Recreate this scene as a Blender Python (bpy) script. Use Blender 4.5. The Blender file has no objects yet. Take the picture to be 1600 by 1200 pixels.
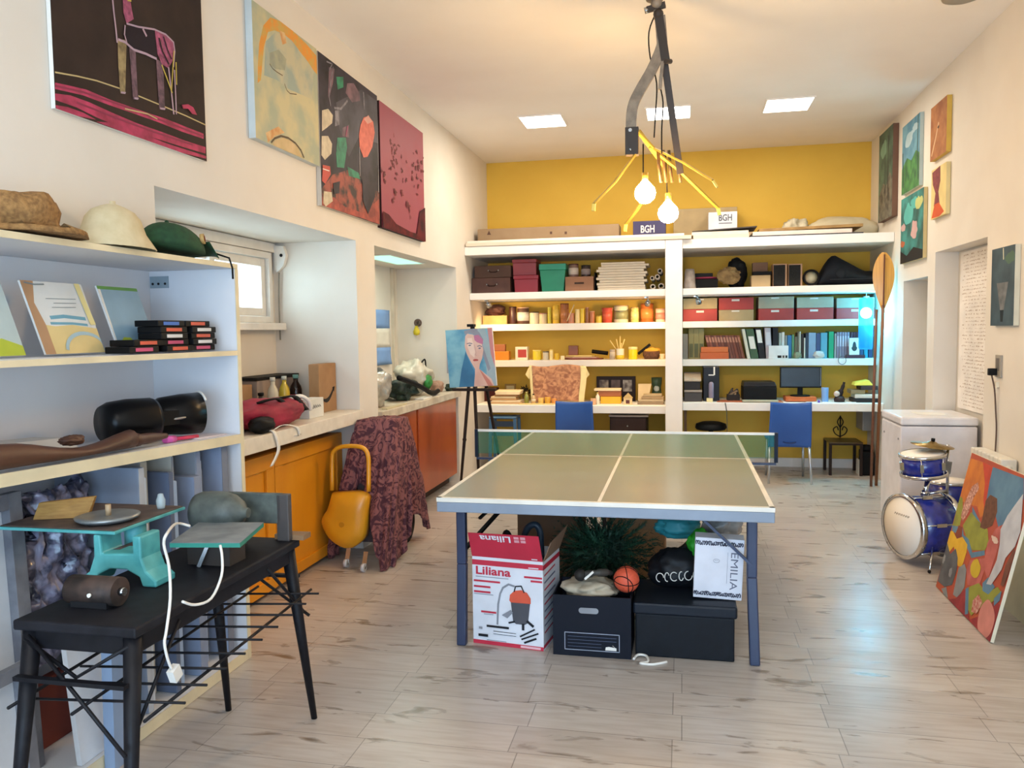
import bpy, bmesh, math, random
from mathutils import Vector as V, Matrix, noise, Euler
PI = math.pi
sc = bpy.context.scene
COL = sc.collection
rnd = random.Random(7)

# ------------------------------------------------------------------ camera
F_PX, YAW, PITCH, ROLL, CAM_H = 1261.46, 0.2079, 0.0653, 0.0133, 1.5409
cy, sy, cp, sp = math.cos(YAW), math.sin(YAW), math.cos(PITCH), math.sin(PITCH)
FW = V((-sy*cp, cy*cp, -sp)); RT = V((cy, sy, 0)); UP = RT.cross(FW)
cr, sr = math.cos(ROLL), math.sin(ROLL)
RT, UP = cr*RT - sr*UP, sr*RT + cr*UP
EYE = V((0, 0, CAM_H))
cd = bpy.data.cameras.new('camera'); cam = bpy.data.objects.new('camera', cd); COL.objects.link(cam)
cd.sensor_fit = 'HORIZONTAL'; cd.sensor_width = 36; cd.lens = F_PX/1600*36; cd.clip_start = 0.02
m3 = Matrix((RT, UP, -FW)).transposed()
cam.matrix_world = Matrix.Translation(EYE) @ m3.to_4x4()
sc.camera = cam

def A(px, py, X=None, Y=None, Z=None):
    """measured photo point -> world point on a plane of known depth"""
    d = FW + RT*((px-800)/F_PX) - UP*((py-600)/F_PX)
    i, v = (0, X) if X is not None else (1, Y) if Y is not None else (2, Z)
    return EYE + d*((v-EYE[i])/d[i])

# --------------------------------------------------------------- materials
MATS = {}
def lin(h):
    h = h.lstrip('#'); r = []
    for i in (0, 2, 4):
        c = int(h[i:i+2], 16)/255
        r.append(c/12.92 if c <= .04045 else ((c+.055)/1.055)**2.4)
    return (*r, 1)
def mat(col, rough=.6, metal=0, col2=None, scale=6, bump=0, emit=0, coat=0, alpha=1, trans=0, stretch=None, lo=.35, hi=.65, detail=6, dist=0):
    key = (col, rough, metal, col2, scale, bump, emit, coat, alpha, trans, stretch, lo, hi, detail, dist)
    if key in MATS: return MATS[key]
    m = bpy.data.materials.new('surface_'+col.strip('#')); m.use_nodes = True
    nt = m.node_tree; b = nt.nodes['Principled BSDF']; L = nt.links
    b.inputs['Base Color'].default_value = lin(col); b.inputs['Roughness'].default_value = rough
    b.inputs['Metallic'].default_value = metal
    q = lin(col)
    if .3*q[0]+.6*q[1]+.1*q[2] < .03 and not metal: b.inputs['Specular IOR Level'].default_value = .22
    if coat: b.inputs['Coat Weight'].default_value = coat; b.inputs['Coat Roughness'].default_value = .15
    if alpha < 1: b.inputs['Alpha'].default_value = alpha
    if trans: b.inputs['Transmission Weight'].default_value = trans
    if emit:
        b.inputs['Emission Color'].default_value = lin(col); b.inputs['Emission Strength'].default_value = emit
    if not emit and not trans:
        tc = nt.nodes.new('ShaderNodeTexCoord'); out = tc.outputs['Object']
        if stretch:
            mp = nt.nodes.new('ShaderNodeMapping'); mp.inputs['Scale'].default_value = stretch
            L.new(out, mp.inputs['Vector']); out = mp.outputs['Vector']
        n = nt.nodes.new('ShaderNodeTexNoise'); n.inputs['Scale'].default_value = scale
        n.inputs['Detail'].default_value = detail; n.inputs['Distortion'].default_value = dist
        L.new(out, n.inputs['Vector'])
        r = nt.nodes.new('ShaderNodeValToRGB')
        c1 = lin(col); c2 = lin(col2) if col2 else tuple(c*.86 for c in c1[:3])+(1,)
        r.color_ramp.elements[0].position = lo; r.color_ramp.elements[1].position = hi
        r.color_ramp.elements[0].color = c2; r.color_ramp.elements[1].color = c1
        L.new(n.outputs['Fac'], r.inputs['Fac']); L.new(r.outputs['Color'], b.inputs['Base Color'])
        if bump:
            bp = nt.nodes.new('ShaderNodeBump'); bp.inputs['Strength'].default_value = bump; bp.inputs['Distance'].default_value = .01
            L.new(n.outputs['Fac'], bp.inputs['Height']); L.new(bp.outputs['Normal'], b.inputs['Normal'])
    MATS[key] = m
    return m
def ramp_mat(name, stops, axis=2, lo=0., hi=1., nscale=6, namp=.25, rough=.6):
    """paint that changes colour along one of the object's own axes, broken up by noise"""
    m = bpy.data.materials.new(name); m.use_nodes = True; nt = m.node_tree; L = nt.links; b = nt.nodes['Principled BSDF']
    b.inputs['Roughness'].default_value = rough
    tc = nt.nodes.new('ShaderNodeTexCoord'); sx = nt.nodes.new('ShaderNodeSeparateXYZ'); L.new(tc.outputs['Object'], sx.inputs[0])
    mr = nt.nodes.new('ShaderNodeMapRange'); mr.inputs['From Min'].default_value = lo; mr.inputs['From Max'].default_value = hi
    L.new(sx.outputs[axis], mr.inputs['Value'])
    n = nt.nodes.new('ShaderNodeTexNoise'); n.inputs['Scale'].default_value = nscale; n.inputs['Detail'].default_value = 8
    L.new(tc.outputs['Object'], n.inputs['Vector'])
    s = nt.nodes.new('ShaderNodeMath'); s.operation = 'MULTIPLY_ADD'; s.inputs[1].default_value = namp*2; s.inputs[2].default_value = -namp
    L.new(n.outputs['Fac'], s.inputs[0])
    a = nt.nodes.new('ShaderNodeMath'); a.operation = 'ADD'; L.new(s.outputs[0], a.inputs[0]); L.new(mr.outputs[0], a.inputs[1])
    r = nt.nodes.new('ShaderNodeValToRGB'); e = r.color_ramp.elements
    e[0].position, e[0].color = stops[0][0], lin(stops[0][1]); e[1].position, e[1].color = stops[-1][0], lin(stops[-1][1])
    for p, c in stops[1:-1]: q = e.new(p); q.color = lin(c)
    L.new(a.outputs[0], r.inputs['Fac']); L.new(r.outputs['Color'], b.inputs['Base Color'])
    return m

# ------------------------------------------------------------ mesh builder
def frame(O, X, Y, Z=None):
    X, Y = V(X).normalized(), V(Y).normalized(); Z = V(Z).normalized() if Z else X.cross(Y)
    return Matrix.Translation(V(O)) @ Matrix((X, Y, Z)).transposed().to_4x4()
class MB:
    def __init__(s, xf=None): s.v, s.f, s.k, s.sm, s.mats, s.xf = [], [], [], [], [], xf
    def mi(s, m):
        if m not in s.mats: s.mats.append(m)
        return s.mats.index(m)
    def add(s, vs, fs, m, smooth=False, xf=None):
        b = len(s.v); k = s.mi(m)
        for p in vs:
            p = V(p)
            if xf is not None: p = xf @ p
            if s.xf is not None: p = s.xf @ p
            s.v.append(p)
        for f in fs: s.f.append([b+i for i in f]); s.k.append(k); s.sm.append(smooth)
        return s
    def box(s, a, b, m, xf=None):
        x0, y0, z0 = (min(a[i], b[i]) for i in range(3)); x1, y1, z1 = (max(a[i], b[i]) for i in range(3))
        return s.add([(x0,y0,z0),(x1,y0,z0),(x1,y1,z0),(x0,y1,z0),(x0,y0,z1),(x1,y0,z1),(x1,y1,z1),(x0,y1,z1)],
            [(3,2,1,0),(4,5,6,7),(0,1,5,4),(1,2,6,5),(2,3,7,6),(3,0,4,7)], m, False, xf)
    def hexa(s, p, m): return s.add(p, [(3,2,1,0),(4,5,6,7),(0,1,5,4),(1,2,6,5),(2,3,7,6),(3,0,4,7)], m)
    def ctr(s, c, size, m, rot=(0,0,0)):
        x, y, z = (q/2 for q in size)
        return s.box((-x,-y,-z), (x,y,z), m, Matrix.Translation(V(c)) @ Euler(rot).to_matrix().to_4x4())
    def bar(s, p, q, w, h, m, up=(0,0,1)):
        p, q = V(p), V(q); d = q-p; z = d.normalized(); u = V(up)
        if abs(z.dot(u)) > .98: u = V((0,1,0))
        x = u.cross(z).normalized(); y = z.cross(x)
        return s.box((-w/2,-h/2,0), (w/2,h/2,d.length), m, frame(p, x, y, z))
    def lathe(s, prof, m, n=20, xf=None, smooth=True, sx=1, sy=1, caps=True):
        vs, fs = [], []
        for r, z in prof:
            for i in range(n): t = 2*PI*i/n; vs.append((r*sx*math.cos(t), r*sy*math.sin(t), z))
        for j in range(len(prof)-1):
            for i in range(n):
                a, b = j*n+i, j*n+(i+1) % n; fs.append((a, b, b+n, a+n))
        s.add(vs, fs, m, smooth, xf)
        b0 = len(s.v)-len(vs); k = s.mi(m)
        if caps and prof[0][0] > 1e-6: s.f.append([b0+i for i in reversed(range(n))]); s.k.append(k); s.sm.append(False)
        if caps and prof[-1][0] > 1e-6: s.f.append([b0+(len(prof)-1)*n+i for i in range(n)]); s.k.append(k); s.sm.append(False)
        return s
    def cyl(s, p, q, r0, m, r1=None, n=16):
        p, q = V(p), V(q); d = q-p; z = d.normalized(); u = V((0,0,1)) if abs(z.z) < .95 else V((0,1,0))
        x = u.cross(z).normalized(); y = z.cross(x)
        return s.lathe([(r0,0),(r0 if r1 is None else r1,d.length)], m, n, frame(p, x, y, z))
    def tube(s, pts, r, m, n=8, closed=False):
        pts = [V(p) for p in pts]; N = len(pts); vs, fs = [], []; px = None
        for i, p in enumerate(pts):
            a = pts[i-1] if (i > 0 or closed) else p; b = pts[(i+1) % N] if (i < N-1 or closed) else p
            t = (b-a).normalized()
            if px is None:
                u = V((0,0,1)) if abs(t.z) < .9 else V((0,1,0)); px = u.cross(t).normalized()
            else:
                px = px - t*px.dot(t)
                px = px.normalized() if px.length > 1e-5 else V((1,0,0))
            py = t.cross(px); rr = r[i] if isinstance(r, (list, tuple)) else r
            for k in range(n): q = 2*PI*k/n; vs.append(p + rr*(math.cos(q)*px + math.sin(q)*py))
        for i in range(N if closed else N-1):
            for k in range(n):
                a, b = i*n+k, i*n+(k+1) % n; c, d = ((i+1) % N)*n+k, ((i+1) % N)*n+(k+1) % n
                fs.append((a, b, d, c))
        if not closed: fs.append(list(reversed(range(n)))); fs.append([(N-1)*n+k for k in range(n)])
        return s.add(vs, fs, m, True)
    def prism(s, poly, z0, z1, m, xf=None):
        n = len(poly); vs = [(x,y,z0) for x, y in poly]+[(x,y,z1) for x, y in poly]
        fs = [list(reversed(range(n))), list(range(n,2*n))]+[(i,(i+1) % n,(i+1) % n+n,i+n) for i in range(n)]
        return s.add(vs, fs, m, False, xf)
    def sphere(s, c, r, m, n=16, xf=None):
        if not isinstance(r, (tuple, list)): r = (r, r, r)
        h = max(6, n//2); pr = [(max(1e-4, math.sin(PI*j/h)), -math.cos(PI*j/h)) for j in range(h+1)]
        X = (xf or Matrix()) @ Matrix.Translation(V(c)) @ Matrix.Diagonal((*r, 1))
        return s.lathe(pr, m, n, X)
    def blob(s, c, r, m, seed=0, amp=.25, freq=3., sub=4, sharp=False, flat=None, xf=None):
        bm = bmesh.new(); bmesh.ops.create_icosphere(bm, subdivisions=sub, radius=1)
        o = V((seed*3.1, seed*1.7, seed*.9)); vs = []
        for v in bm.verts:
            p = v.co.copy(); k = noise.noise(p*freq/2+o) + .5*noise.noise(p*freq*1.7+o)
            if sharp: k = -abs(k)*1.6+.35
            p = p*(1+amp*k); q = V((p.x*r[0], p.y*r[1], p.z*r[2]))
            if flat is not None: q.z = max(q.z, flat)
            vs.append(q+V(c))
        fs = [[v.index for v in f.verts] for f in bm.faces]; bm.free()
        return s.add(vs, fs, m, True, xf)
    def loft(s, rings, m, cap0=True, cap1=True, smooth=True):
        n = len(rings[0]); vs = [p for r in rings for p in r]; fs = []
        for j in range(len(rings)-1):
            for i in range(n):
                a, b = j*n+i, j*n+(i+1) % n; fs.append((a, b, b+n, a+n))
        if cap0: fs.append(list(reversed(range(n))))
        if cap1: fs.append([(len(rings)-1)*n+i for i in range(n)])
        return s.add(vs, fs, m, smooth)
    def grid(s, fn, nu, nv, m, smooth=True, thick=0):
        P = [[V(fn(i/nu, j/nv)) for i in range(nu+1)] for j in range(nv+1)]
        vs = [p for r in P for p in r]; w = nu+1
        fs = [(j*w+i, j*w+i+1, (j+1)*w+i+1, (j+1)*w+i) for j in range(nv) for i in range(nu)]
        if thick:
            N = len(vs); nr = []
            for j in range(nv+1):
                for i in range(nu+1):
                    du = P[j][min(i+1,nu)]-P[j][max(i-1,0)]; dv = P[min(j+1,nv)][i]-P[max(j-1,0)][i]
                    q = du.cross(dv); nr.append(q.normalized() if q.length > 1e-9 else V((0,0,1)))
            vs = vs+[p-k*thick for p, k in zip(vs, nr)]
            fs = fs+[tuple(N+i for i in reversed(f)) for f in fs]
            ed = [j*w for j in range(nv, -1, -1)]+[i for i in range(1, w)]+[j*w+nu for j in range(1, nv+1)]+[nv*w+i for i in range(nu-1, 0, -1)]
            for a, b in zip(ed, ed[1:]+ed[:1]): fs.append((b, a, N+a, N+b))
        return s.add(vs, fs, m, smooth)
    def text(s, txt, O, U, Vv, m, lift=.0006, bold=0):
        """letters fitted into the rectangle O, O+U, O+Vv"""
        cu = bpy.data.curves.new('t', 'FONT'); cu.body = txt; cu.resolution_u = 3; cu.offset = bold
        ob = bpy.data.objects.new('t', cu); COL.objects.link(ob)
        me = ob.evaluated_get(bpy.context.evaluated_depsgraph_get()).to_mesh()
        vs = [v.co.copy() for v in me.vertices]; fs = [list(p.vertices) for p in me.polygons]
        bpy.data.objects.remove(ob); bpy.data.curves.remove(cu)
        x0, x1 = min(v.x for v in vs), max(v.x for v in vs); y0, y1 = min(v.y for v in vs), max(v.y for v in vs)
        O, U, Vv = V(O), V(U), V(Vv); N = U.cross(Vv).normalized()*lift
        return s.add([O+N+U*((v.x-x0)/(x1-x0))+Vv*((v.y-y0)/(y1-y0)) for v in vs], fs, m)
    def build(s, name, parent=None, loc=None, bevel=0, seg=2, solid=0):
        me = bpy.data.meshes.new(name); loc = V(loc) if loc is not None else V((0,0,0))
        me.from_pydata([v-loc for v in s.v], [], s.f)
        for m in s.mats: me.materials.append(m)
        me.polygons.foreach_set('material_index', s.k); me.polygons.foreach_set('use_smooth', s.sm)
        me.update()
        o = bpy.data.objects.new(name, me); COL.objects.link(o); o.location = loc
        if parent: o.parent = parent
        if solid: md = o.modifiers.new('s', 'SOLIDIFY'); md.thickness = solid; md.offset = 0
        if bevel:
            md = o.modifiers.new('b', 'BEVEL'); md.width = bevel; md.segments = seg; md.limit_method = 'ANGLE'; md.angle_limit = math.radians(50)
            md.use_clamp_overlap = True
        return o
    def base(s):
        xs = [v.x for v in s.v]; ys = [v.y for v in s.v]; zs = [v.z for v in s.v]
        return V(((min(xs)+max(xs))/2, (min(ys)+max(ys))/2, min(zs)))

def tag(o, label, cat, group=None, kind=None):
    if label: o['label'] = label
    if cat: o['category'] = cat
    if group: o['group'] = group
    if kind: o['kind'] = kind
    return o
def thing(name, label, cat, loc=(0,0,0), rz=0, group=None):
    o = bpy.data.objects.new(name, None); COL.objects.link(o); o.empty_display_size = .05
    o.location = loc; o.rotation_euler = (0, 0, rz); return tag(o, label, cat, group)
def solo(mb, name, label, cat, group=None, bevel=0, **k):
    return tag(mb.build(name, None, mb.base(), bevel, **k), label, cat, group)
def struct(mb, name, bevel=0): 
    o = mb.build(name, None, None, bevel); o['kind'] = 'structure'; return o
def dup(root, loc, rz=0, label=None, group=None):
    r = root.copy(); COL.objects.link(r); r.location = loc; r.rotation_euler = (0,0,rz)
    if label: r['label'] = label
    if group: r['group'] = group
    for ch in list(root.children):
        c = ch.copy(); COL.objects.link(c); c.parent = r
        for g in ch.children: d = g.copy(); COL.objects.link(d); d.parent = c
    return r
def part(mb, name, root, bevel=0, **k):
    """part built in world coordinates, parented to an unrotated thing"""
    o = mb.build(name, None, None, bevel, **k); o.parent = root; o.location = -V(root.location); return o
ORD = 'first second third fourth fifth sixth seventh eighth ninth tenth eleventh twelfth thirteenth fourteenth fifteenth sixteenth seventeenth eighteenth nineteenth twentieth'.split()

# palette
WHITE = mat('#e2dbd0', .75, col2='#ded6ca', scale=3)
SHELFW = mat('#f3efe9', .5, col2='#eeeae4', scale=4)
BLACK = mat('#0b0b0d', .6); BLACKG = mat('#0a0a0c', .3); DARK = mat('#1b1b1e', .65)
STEEL = mat('#b8bcc0', .25, 1); CHROME = mat('#d9dbde', .12, 1)
CARD = mat('#a9825b', .85, col2='#9c7650', scale=9); CARDL = mat('#b98f66', .85)
PAPER = mat('#efece4', .8); CREAM = mat('#e9dcc0', .7); NAVY = mat('#202c46', .45); 
# ================================================================== ROOM
XL, XR, YB, YF, ZC = -2.236, 1.97, 9.32, -2.5, 3.5
XN = -2.87                                     # back of the left niches
YEL = mat('#e3b945', .7, col2='#deb340', scale=2.5)
def floor_mat():
    m = bpy.data.materials.new('whitewashed_planks'); m.use_nodes = True; nt = m.node_tree; L = nt.links; b = nt.nodes['Principled BSDF']
    tc = nt.nodes.new('ShaderNodeTexCoord'); br = nt.nodes.new('ShaderNodeTexBrick')
    br.offset = .06; br.inputs['Scale'].default_value = 1; br.inputs['Brick Width'].default_value = .59; br.inputs['Row Height'].default_value = .2
    br.inputs['Mortar Size'].default_value = .0022; br.inputs['Mortar Smooth'].default_value = .3; br.inputs['Bias'].default_value = 0
    br.inputs['Color1'].default_value = lin('#c3bbb3'); br.inputs['Color2'].default_value = lin('#b5ada6'); br.inputs['Mortar'].default_value = lin('#8d867f')
    L.new(tc.outputs['Object'], br.inputs['Vector'])
    def nz(scale, st, det, dist):
        mp = nt.nodes.new('ShaderNodeMapping'); mp.inputs['Scale'].default_value = st; L.new(tc.outputs['Object'], mp.inputs['Vector'])
        n = nt.nodes.new('ShaderNodeTexNoise'); n.inputs['Scale'].default_value = scale; n.inputs['Detail'].default_value = det; n.inputs['Distortion'].default_value = dist
        L.new(mp.outputs['Vector'], n.inputs['Vector']); return n
    n1 = nz(3.0, (1.1, 4, 1), 8, .8); r1 = nt.nodes.new('ShaderNodeValToRGB')
    r1.color_ramp.elements[0].position = .27; r1.color_ramp.elements[0].color = lin('#a79c90'); r1.color_ramp.elements[1].position = .40; r1.color_ramp.elements[1].color = (1,1,1,1)
    L.new(n1.outputs['Fac'], r1.inputs['Fac'])
    n2 = nz(6, (.7, 6, 1), 5, .2); r2 = nt.nodes.new('ShaderNodeValToRGB')
    r2.color_ramp.elements[0].position = .25; r2.color_ramp.elements[0].color = lin('#e6e0da'); r2.color_ramp.elements[1].position = .6; r2.color_ramp.elements[1].color = (1,1,1,1)
    L.new(n2.outputs['Fac'], r2.inputs['Fac'])
    def mul(a, b_):
        x = nt.nodes.new('ShaderNodeMix'); x.data_type = 'RGBA'; x.blend_type = 'MULTIPLY'; x.inputs['Factor'].default_value = 1
        L.new(a, x.inputs['A']); L.new(b_, x.inputs['B']); return x.outputs['Result']
    L.new(mul(mul(br.outputs['Color'], r1.outputs['Color']), r2.outputs['Color']), b.inputs['Base Color'])
    b.inputs['Roughness'].default_value = .3
    rr = nt.nodes.new('ShaderNodeMapRange'); rr.inputs['To Min'].default_value = .2; rr.inputs['To Max'].default_value = .4
    L.new(n1.outputs['Fac'], rr.inputs['Value']); L.new(rr.outputs[0], b.inputs['Roughness'])
    bp = nt.nodes.new('ShaderNodeBump'); bp.inputs['Strength'].default_value = .15; bp.inputs['Distance'].default_value = .004; bp.invert = True
    L.new(br.outputs['Fac'], bp.inputs['Height']); L.new(bp.outputs['Normal'], b.inputs['Normal'])
    return m
struct(MB().box((-3.1,YF-.2,-.15), (2.6,YB+.2,0), floor_mat()), 'floor')
struct(MB().box((-3.1,YF-.2,ZC), (2.6,YB+.2,ZC+.15), mat('#f4efe8', .8, col2='#f1ebe3', scale=2)), 'ceiling')
struct(MB().box((-3.1,YB,0), (2.6,YB+.2,ZC), YEL), 'wall_back')
w = MB(); g = WHITE
w.box((-3.1,YF,1.885), (XL,3.15,ZC), g); w.box((-3.1,YF,0), (XL,1.25,1.885), g); w.box((-3.1,1.25,0), (-2.475,3.15,1.885), g)
w.box((-3.1,3.15,2.19), (XL,7.93,ZC), g); w.box((-3.1,5.36,0), (XL,5.71,2.19), g); w.box((-3.1,7.93,0), (XL,YB,ZC), g) 
WY0, WY1, WZ0, WZ1 = 3.72, 5.3, 1.62, 2.12
w.box((-3.1,3.15,0), (XN,5.36,WZ0), g); w.box((-3.1,3.15,WZ1), (XN,5.36,2.19), g); w.box((-3.1,3.15,WZ0), (XN,WY0,WZ1), g); w.box((-3.1,WY1,WZ0), (XN,5.36,WZ1), g)
w.box((-3.1,5.71,0), (XN,7.93,2.19), g)
struct(w, 'wall_left')
w = MB()
w.box((XR,YF,0), (2.6,5.9,ZC), g); w.box((XR,5.9,2.12), (2.6,7.02,ZC), g); w.box((2.14,5.9,0), (2.6,7.02,2.12), g)
w.box((XR,7.02,0), (2.6,7.21,ZC), g); w.box((XR,7.21,1.945), (2.6,7.95,ZC), g); w.box((2.32,7.21,0), (2.6,7.95,1.945), g); w.box((XR,7.95,0), (2.6,YB,ZC), g)
struct(w, 'wall_right')
w = MB(); w.box((-3.1,YF-.2,0), (-1.7,YF,ZC), g); w.box((1.75,YF-.2,0), (2.6,YF,ZC), g); w.box((-1.7,YF-.2,2.5), (1.75,YF,ZC), g)
struct(w, 'wall_front')
# glazed door behind the viewer
fr = mat('#e8e8e8', .4); gl = mat('#eef4f6', .05, alpha=.12)
d = MB()
for x in (-1.7, -.56, .58, 1.69): d.box((x,YF-.14,0), (x+.06,YF-.06,2.5), fr)
for z in (0, 2.44): d.box((-1.7,YF-.14,z), (1.75,YF-.06,z+.06), fr)
dr = struct(d, 'door_1'); q = MB().box((-1.66,YF-.105,.05), (1.72,YF-.095,2.45), gl).build('glass_pane', dr)
struct(MB().box((-2.2,YB-.018,.001), (1.96,YB-.001,.1), SHELFW), 'baseboard_back')
struct(MB().box((XR-.015,YF,.001), (XR-.001,5.89,.09), SHELFW), 'baseboard_right')
# window in the left niche
WF = mat('#e9e6e0', .35)
w = MB(); xa, xb = XN-.06, XN+.025
def rect_frame(mb, y0, y1, z0, z1, t, x0, x1, m):
    mb.box((x0,y0,z0), (x1,y0+t,z1), m); mb.box((x0,y1-t,z0), (x1,y1,z1), m); mb.box((x0,y0+t,z0), (x1,y1-t,z0+t), m); mb.box((x0,y0+t,z1-t), (x1,y1-t,z1), m)
rect_frame(w, WY0+.002, WY1-.002, WZ0+.002, WZ1-.002, .045, xa, xb, WF)
win = struct(w, 'window_1', .004)
for y0, y1, dx in ((WY0+.05, 4.63, -.03), (4.57, WY1-.05, .0)):
    s_ = MB(); rect_frame(s_, y0, y1, WZ0+.05, WZ1-.05, .055, xa+.02+dx, xb-.03+dx, WF); so = s_.build('sash', win, None, .003)
    MB().box((xa+.035+dx,y0+.05,WZ0+.1), (xa+.041+dx,y1-.05,WZ1-.1), gl).build('glass_pane', so)
MB().box((XN+.001,WY0-.05,WZ0-.05), (XN+.1,WY1+.04,WZ0+.0), WF).build('window_sill', win, None, .006)
rb = MB().box((XN+.001,WY0-.05,WZ1+.001), (XN+.03,WY1+.045,WZ1+.065), WF).build('shutter_box_trim', win)
# roller-strap coiler on the jamb side
c = MB(); c.prism([(XN+.05,1.98),(XN+.10,2.03),(XN+.12,2.10),(XN+.10,2.165),(XN+.03,2.175),(XN+.03,2.0)], 5.32, 5.357, WF, Matrix(((1,0,0,0),(0,0,1,0),(0,1,0,0),(0,0,0,1))))
t = thing('shutter_strap_winder', 'small white shutter strap winder in the top corner beside the window', 'winder', (XN+.07,5.34,2.0))
part(c, 'housing', t)
part(MB().cyl((XN+.085,5.318,2.1),(XN+.085,5.325,2.1), .012, DARK), 'hub', t)
part(MB().tube([(XN+.06,5.33,1.98),(XN+.05,5.335,1.8),(XN+.05,5.335,1.5)], .006, mat('#8f8a80', .8), 6), 'strap', t)
# worktops and cupboards in the niches
ST = mat('#e9e0d0', .5, col2='#ddd3c2', scale=14)
solo(MB().box((XN+.001,3.445,.915), (-2.205,5.356,1.0), ST), 'worktop', 'thick cream worktop in the window niche above the orange cupboard', 'worktop', bevel=.004)
solo(MB().box((XN+.001,5.713,.885), (-2.2,7.926,.95), mat('#d8ccb8', .6, col2='#bfb29d', scale=10, bump=.2)), 'worktop', 'rough stone worktop in the far niche above reddish doors', 'worktop', bevel=.006)
OR = mat('#e89a1a', .45, col2='#dd8d14', scale=3, stretch=(1,1,.15)); ORD_ = mat('#c97c12', .5, col2='#b06c10', scale=4)
t = thing('cupboard', 'orange painted panelled cupboard under the window niche worktop', 'cupboard', (-2.4,4.4,0))
part(MB().box((-2.83,3.45,.02), (-2.41,5.355,.835), ORD_), 'carcass', t)
for y0, y1 in ((3.46,4.36),(4.37,5.34)):
    p = MB(); q = -2.37; p.box((q-.04,y0,.03), (q-.018,y1,.84), OR); p.box((q-.018,y0,.75), (q,y1,.84), OR); p.box((q-.018,y0,.03), (q,y1,.10), OR)
    p.box((q-.018,y0,.10), (q,y0+.09,.75), OR); p.box((q-.018,y1-.09,.10), (q,y1,.75), OR)
    part(p, 'door', t, .003)
part(MB().box((-2.46,3.45,0), (-2.43,5.35,.03), mat('#6b4a1a', .7)), 'plinth', t)
RW = mat('#b4501c', .35, col2='#9c3f12', scale=2.5, coat=.4, stretch=(1,1,.5))
t = thing('cupboard', 'reddish brown varnished two door cupboard under the stone worktop', 'cupboard', (-2.4,6.8,0))
part(MB().box((-2.83,5.72,.08), (-2.29,7.92,.88), mat('#5a2a12', .6)), 'carcass', t)
for y0, y1 in ((5.74,6.6),(6.65,7.84)): part(MB().box((-2.288,y0,.11), (-2.236,y1,.878), RW), 'door', t, .004)
part(MB().box((-2.4,5.73,0), (-2.34,7.9,.08), mat('#4a3422', .7)), 'plinth', t)
# writing panel in right niche
t = thing('writing_panel', 'tall white panel covered in faint brown handwriting in the right wall recess', 'panel', (2.135,6.45,.9))
part(MB().box((2.118,5.93,.9), (2.138,6.9,2.1), mat('#efe8e0', .7)), 'board', t)
s_ = MB(); ink = mat('#b09a86', .8); r_ = random.Random(3)
for i in range(44):
    z = 2.07-i*.0265; y = 6.86-r_.random()*.12; y1 = 5.95+r_.random()*.25; pts = []
    while y > y1:
        h = r_.uniform(.003, .012); wd = r_.uniform(.008, .02)
        if r_.random() < .8: s_.add([(2.1175,y,z),(2.1175,y-wd,z+r_.uniform(-.004,.004)),(2.1175,y-wd,z+h),(2.1175,y,z+h*.6)], [(3,2,1,0)], ink)
        y -= wd+r_.uniform(.004, .016)
part(s_, 'handwriting', t)

# ------------------------------------------------------- ceiling lights etc
LED = bpy.data.materials.new('led_panel'); LED.use_nodes = True
b = LED.node_tree.nodes['Principled BSDF']; b.inputs['Emission Color'].default_value = (1,.95,.88,1); b.inputs['Emission Strength'].default_value = 9
t0 = None
for i, (x, lab) in enumerate(((-1.27,'left'), (-.12,'middle'), (.91,'right'))):
    lb = {'left':'square ceiling light panel nearest the left wall', 'middle':'square ceiling light panel in the middle, behind the hanging lamp', 'right':'square ceiling light panel nearest the right wall'}[lab]
    if t0 is None:
        t0 = thing('ceiling_light', lb, 'light', (x,7.59,ZC), 0, 'square ceiling light panels')
        f_ = MB(); z = -.012
        for a, b_ in (((-.205,-.225),(.205,-.205)),((-.205,.205),(.205,.225)),((-.205,-.205),(-.19,.205)),((.19,-.205),(.205,.205))): f_.box((*a,z), (*b_,-.001), SHELFW)
        f_.build('frame', t0); MB().box((-.188,-.204,-.009), (.188,.204,-.001), LED).build('diffuser', t0)
    else: dup(t0, (x,7.59,ZC), 0, lb)
# more of the same panels nearer the viewer, out of frame overhead
LAMPS = []
for x in (-1.27,-.12,.91):
    for y in (.4, -1.6): dup(t0, (x,y,ZC), 0, 'square ceiling light panel overhead near the viewer', 'ceiling light panels out of view overhead')
ND = mat('#9fe3c8', .4, emit=1.15)
t = thing('niche_light', 'pale green square light panel in the ceiling of the far niche', 'light', (-2.47,6.83,2.19))
MB().box((-.15,-.44,-.008), (.1,.44,-.001), ND).build('diffuser', t)
f_ = MB(); f_.box((-.165,-.455,-.01), (.115,-.442,-.001), SHELFW); f_.box((-.165,.442,-.01), (.115,.455,-.001), SHELFW); f_.box((-.165,-.442,-.01), (-.152,.442,-.001), SHELFW); f_.box((.102,-.442,-.01), (.115,.442,-.001), SHELFW); f_.build('frame', t)
t = thing('smoke_detector', 'round grey ceiling fitting at the top edge near right wall', 'detector', (1.62,5.35,ZC))
MB().lathe([(.001,-.05),(.06,-.048),(.11,-.03),(.12,-.001)], mat('#8f8a80', .5), 28).build('cover', t)

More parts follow.
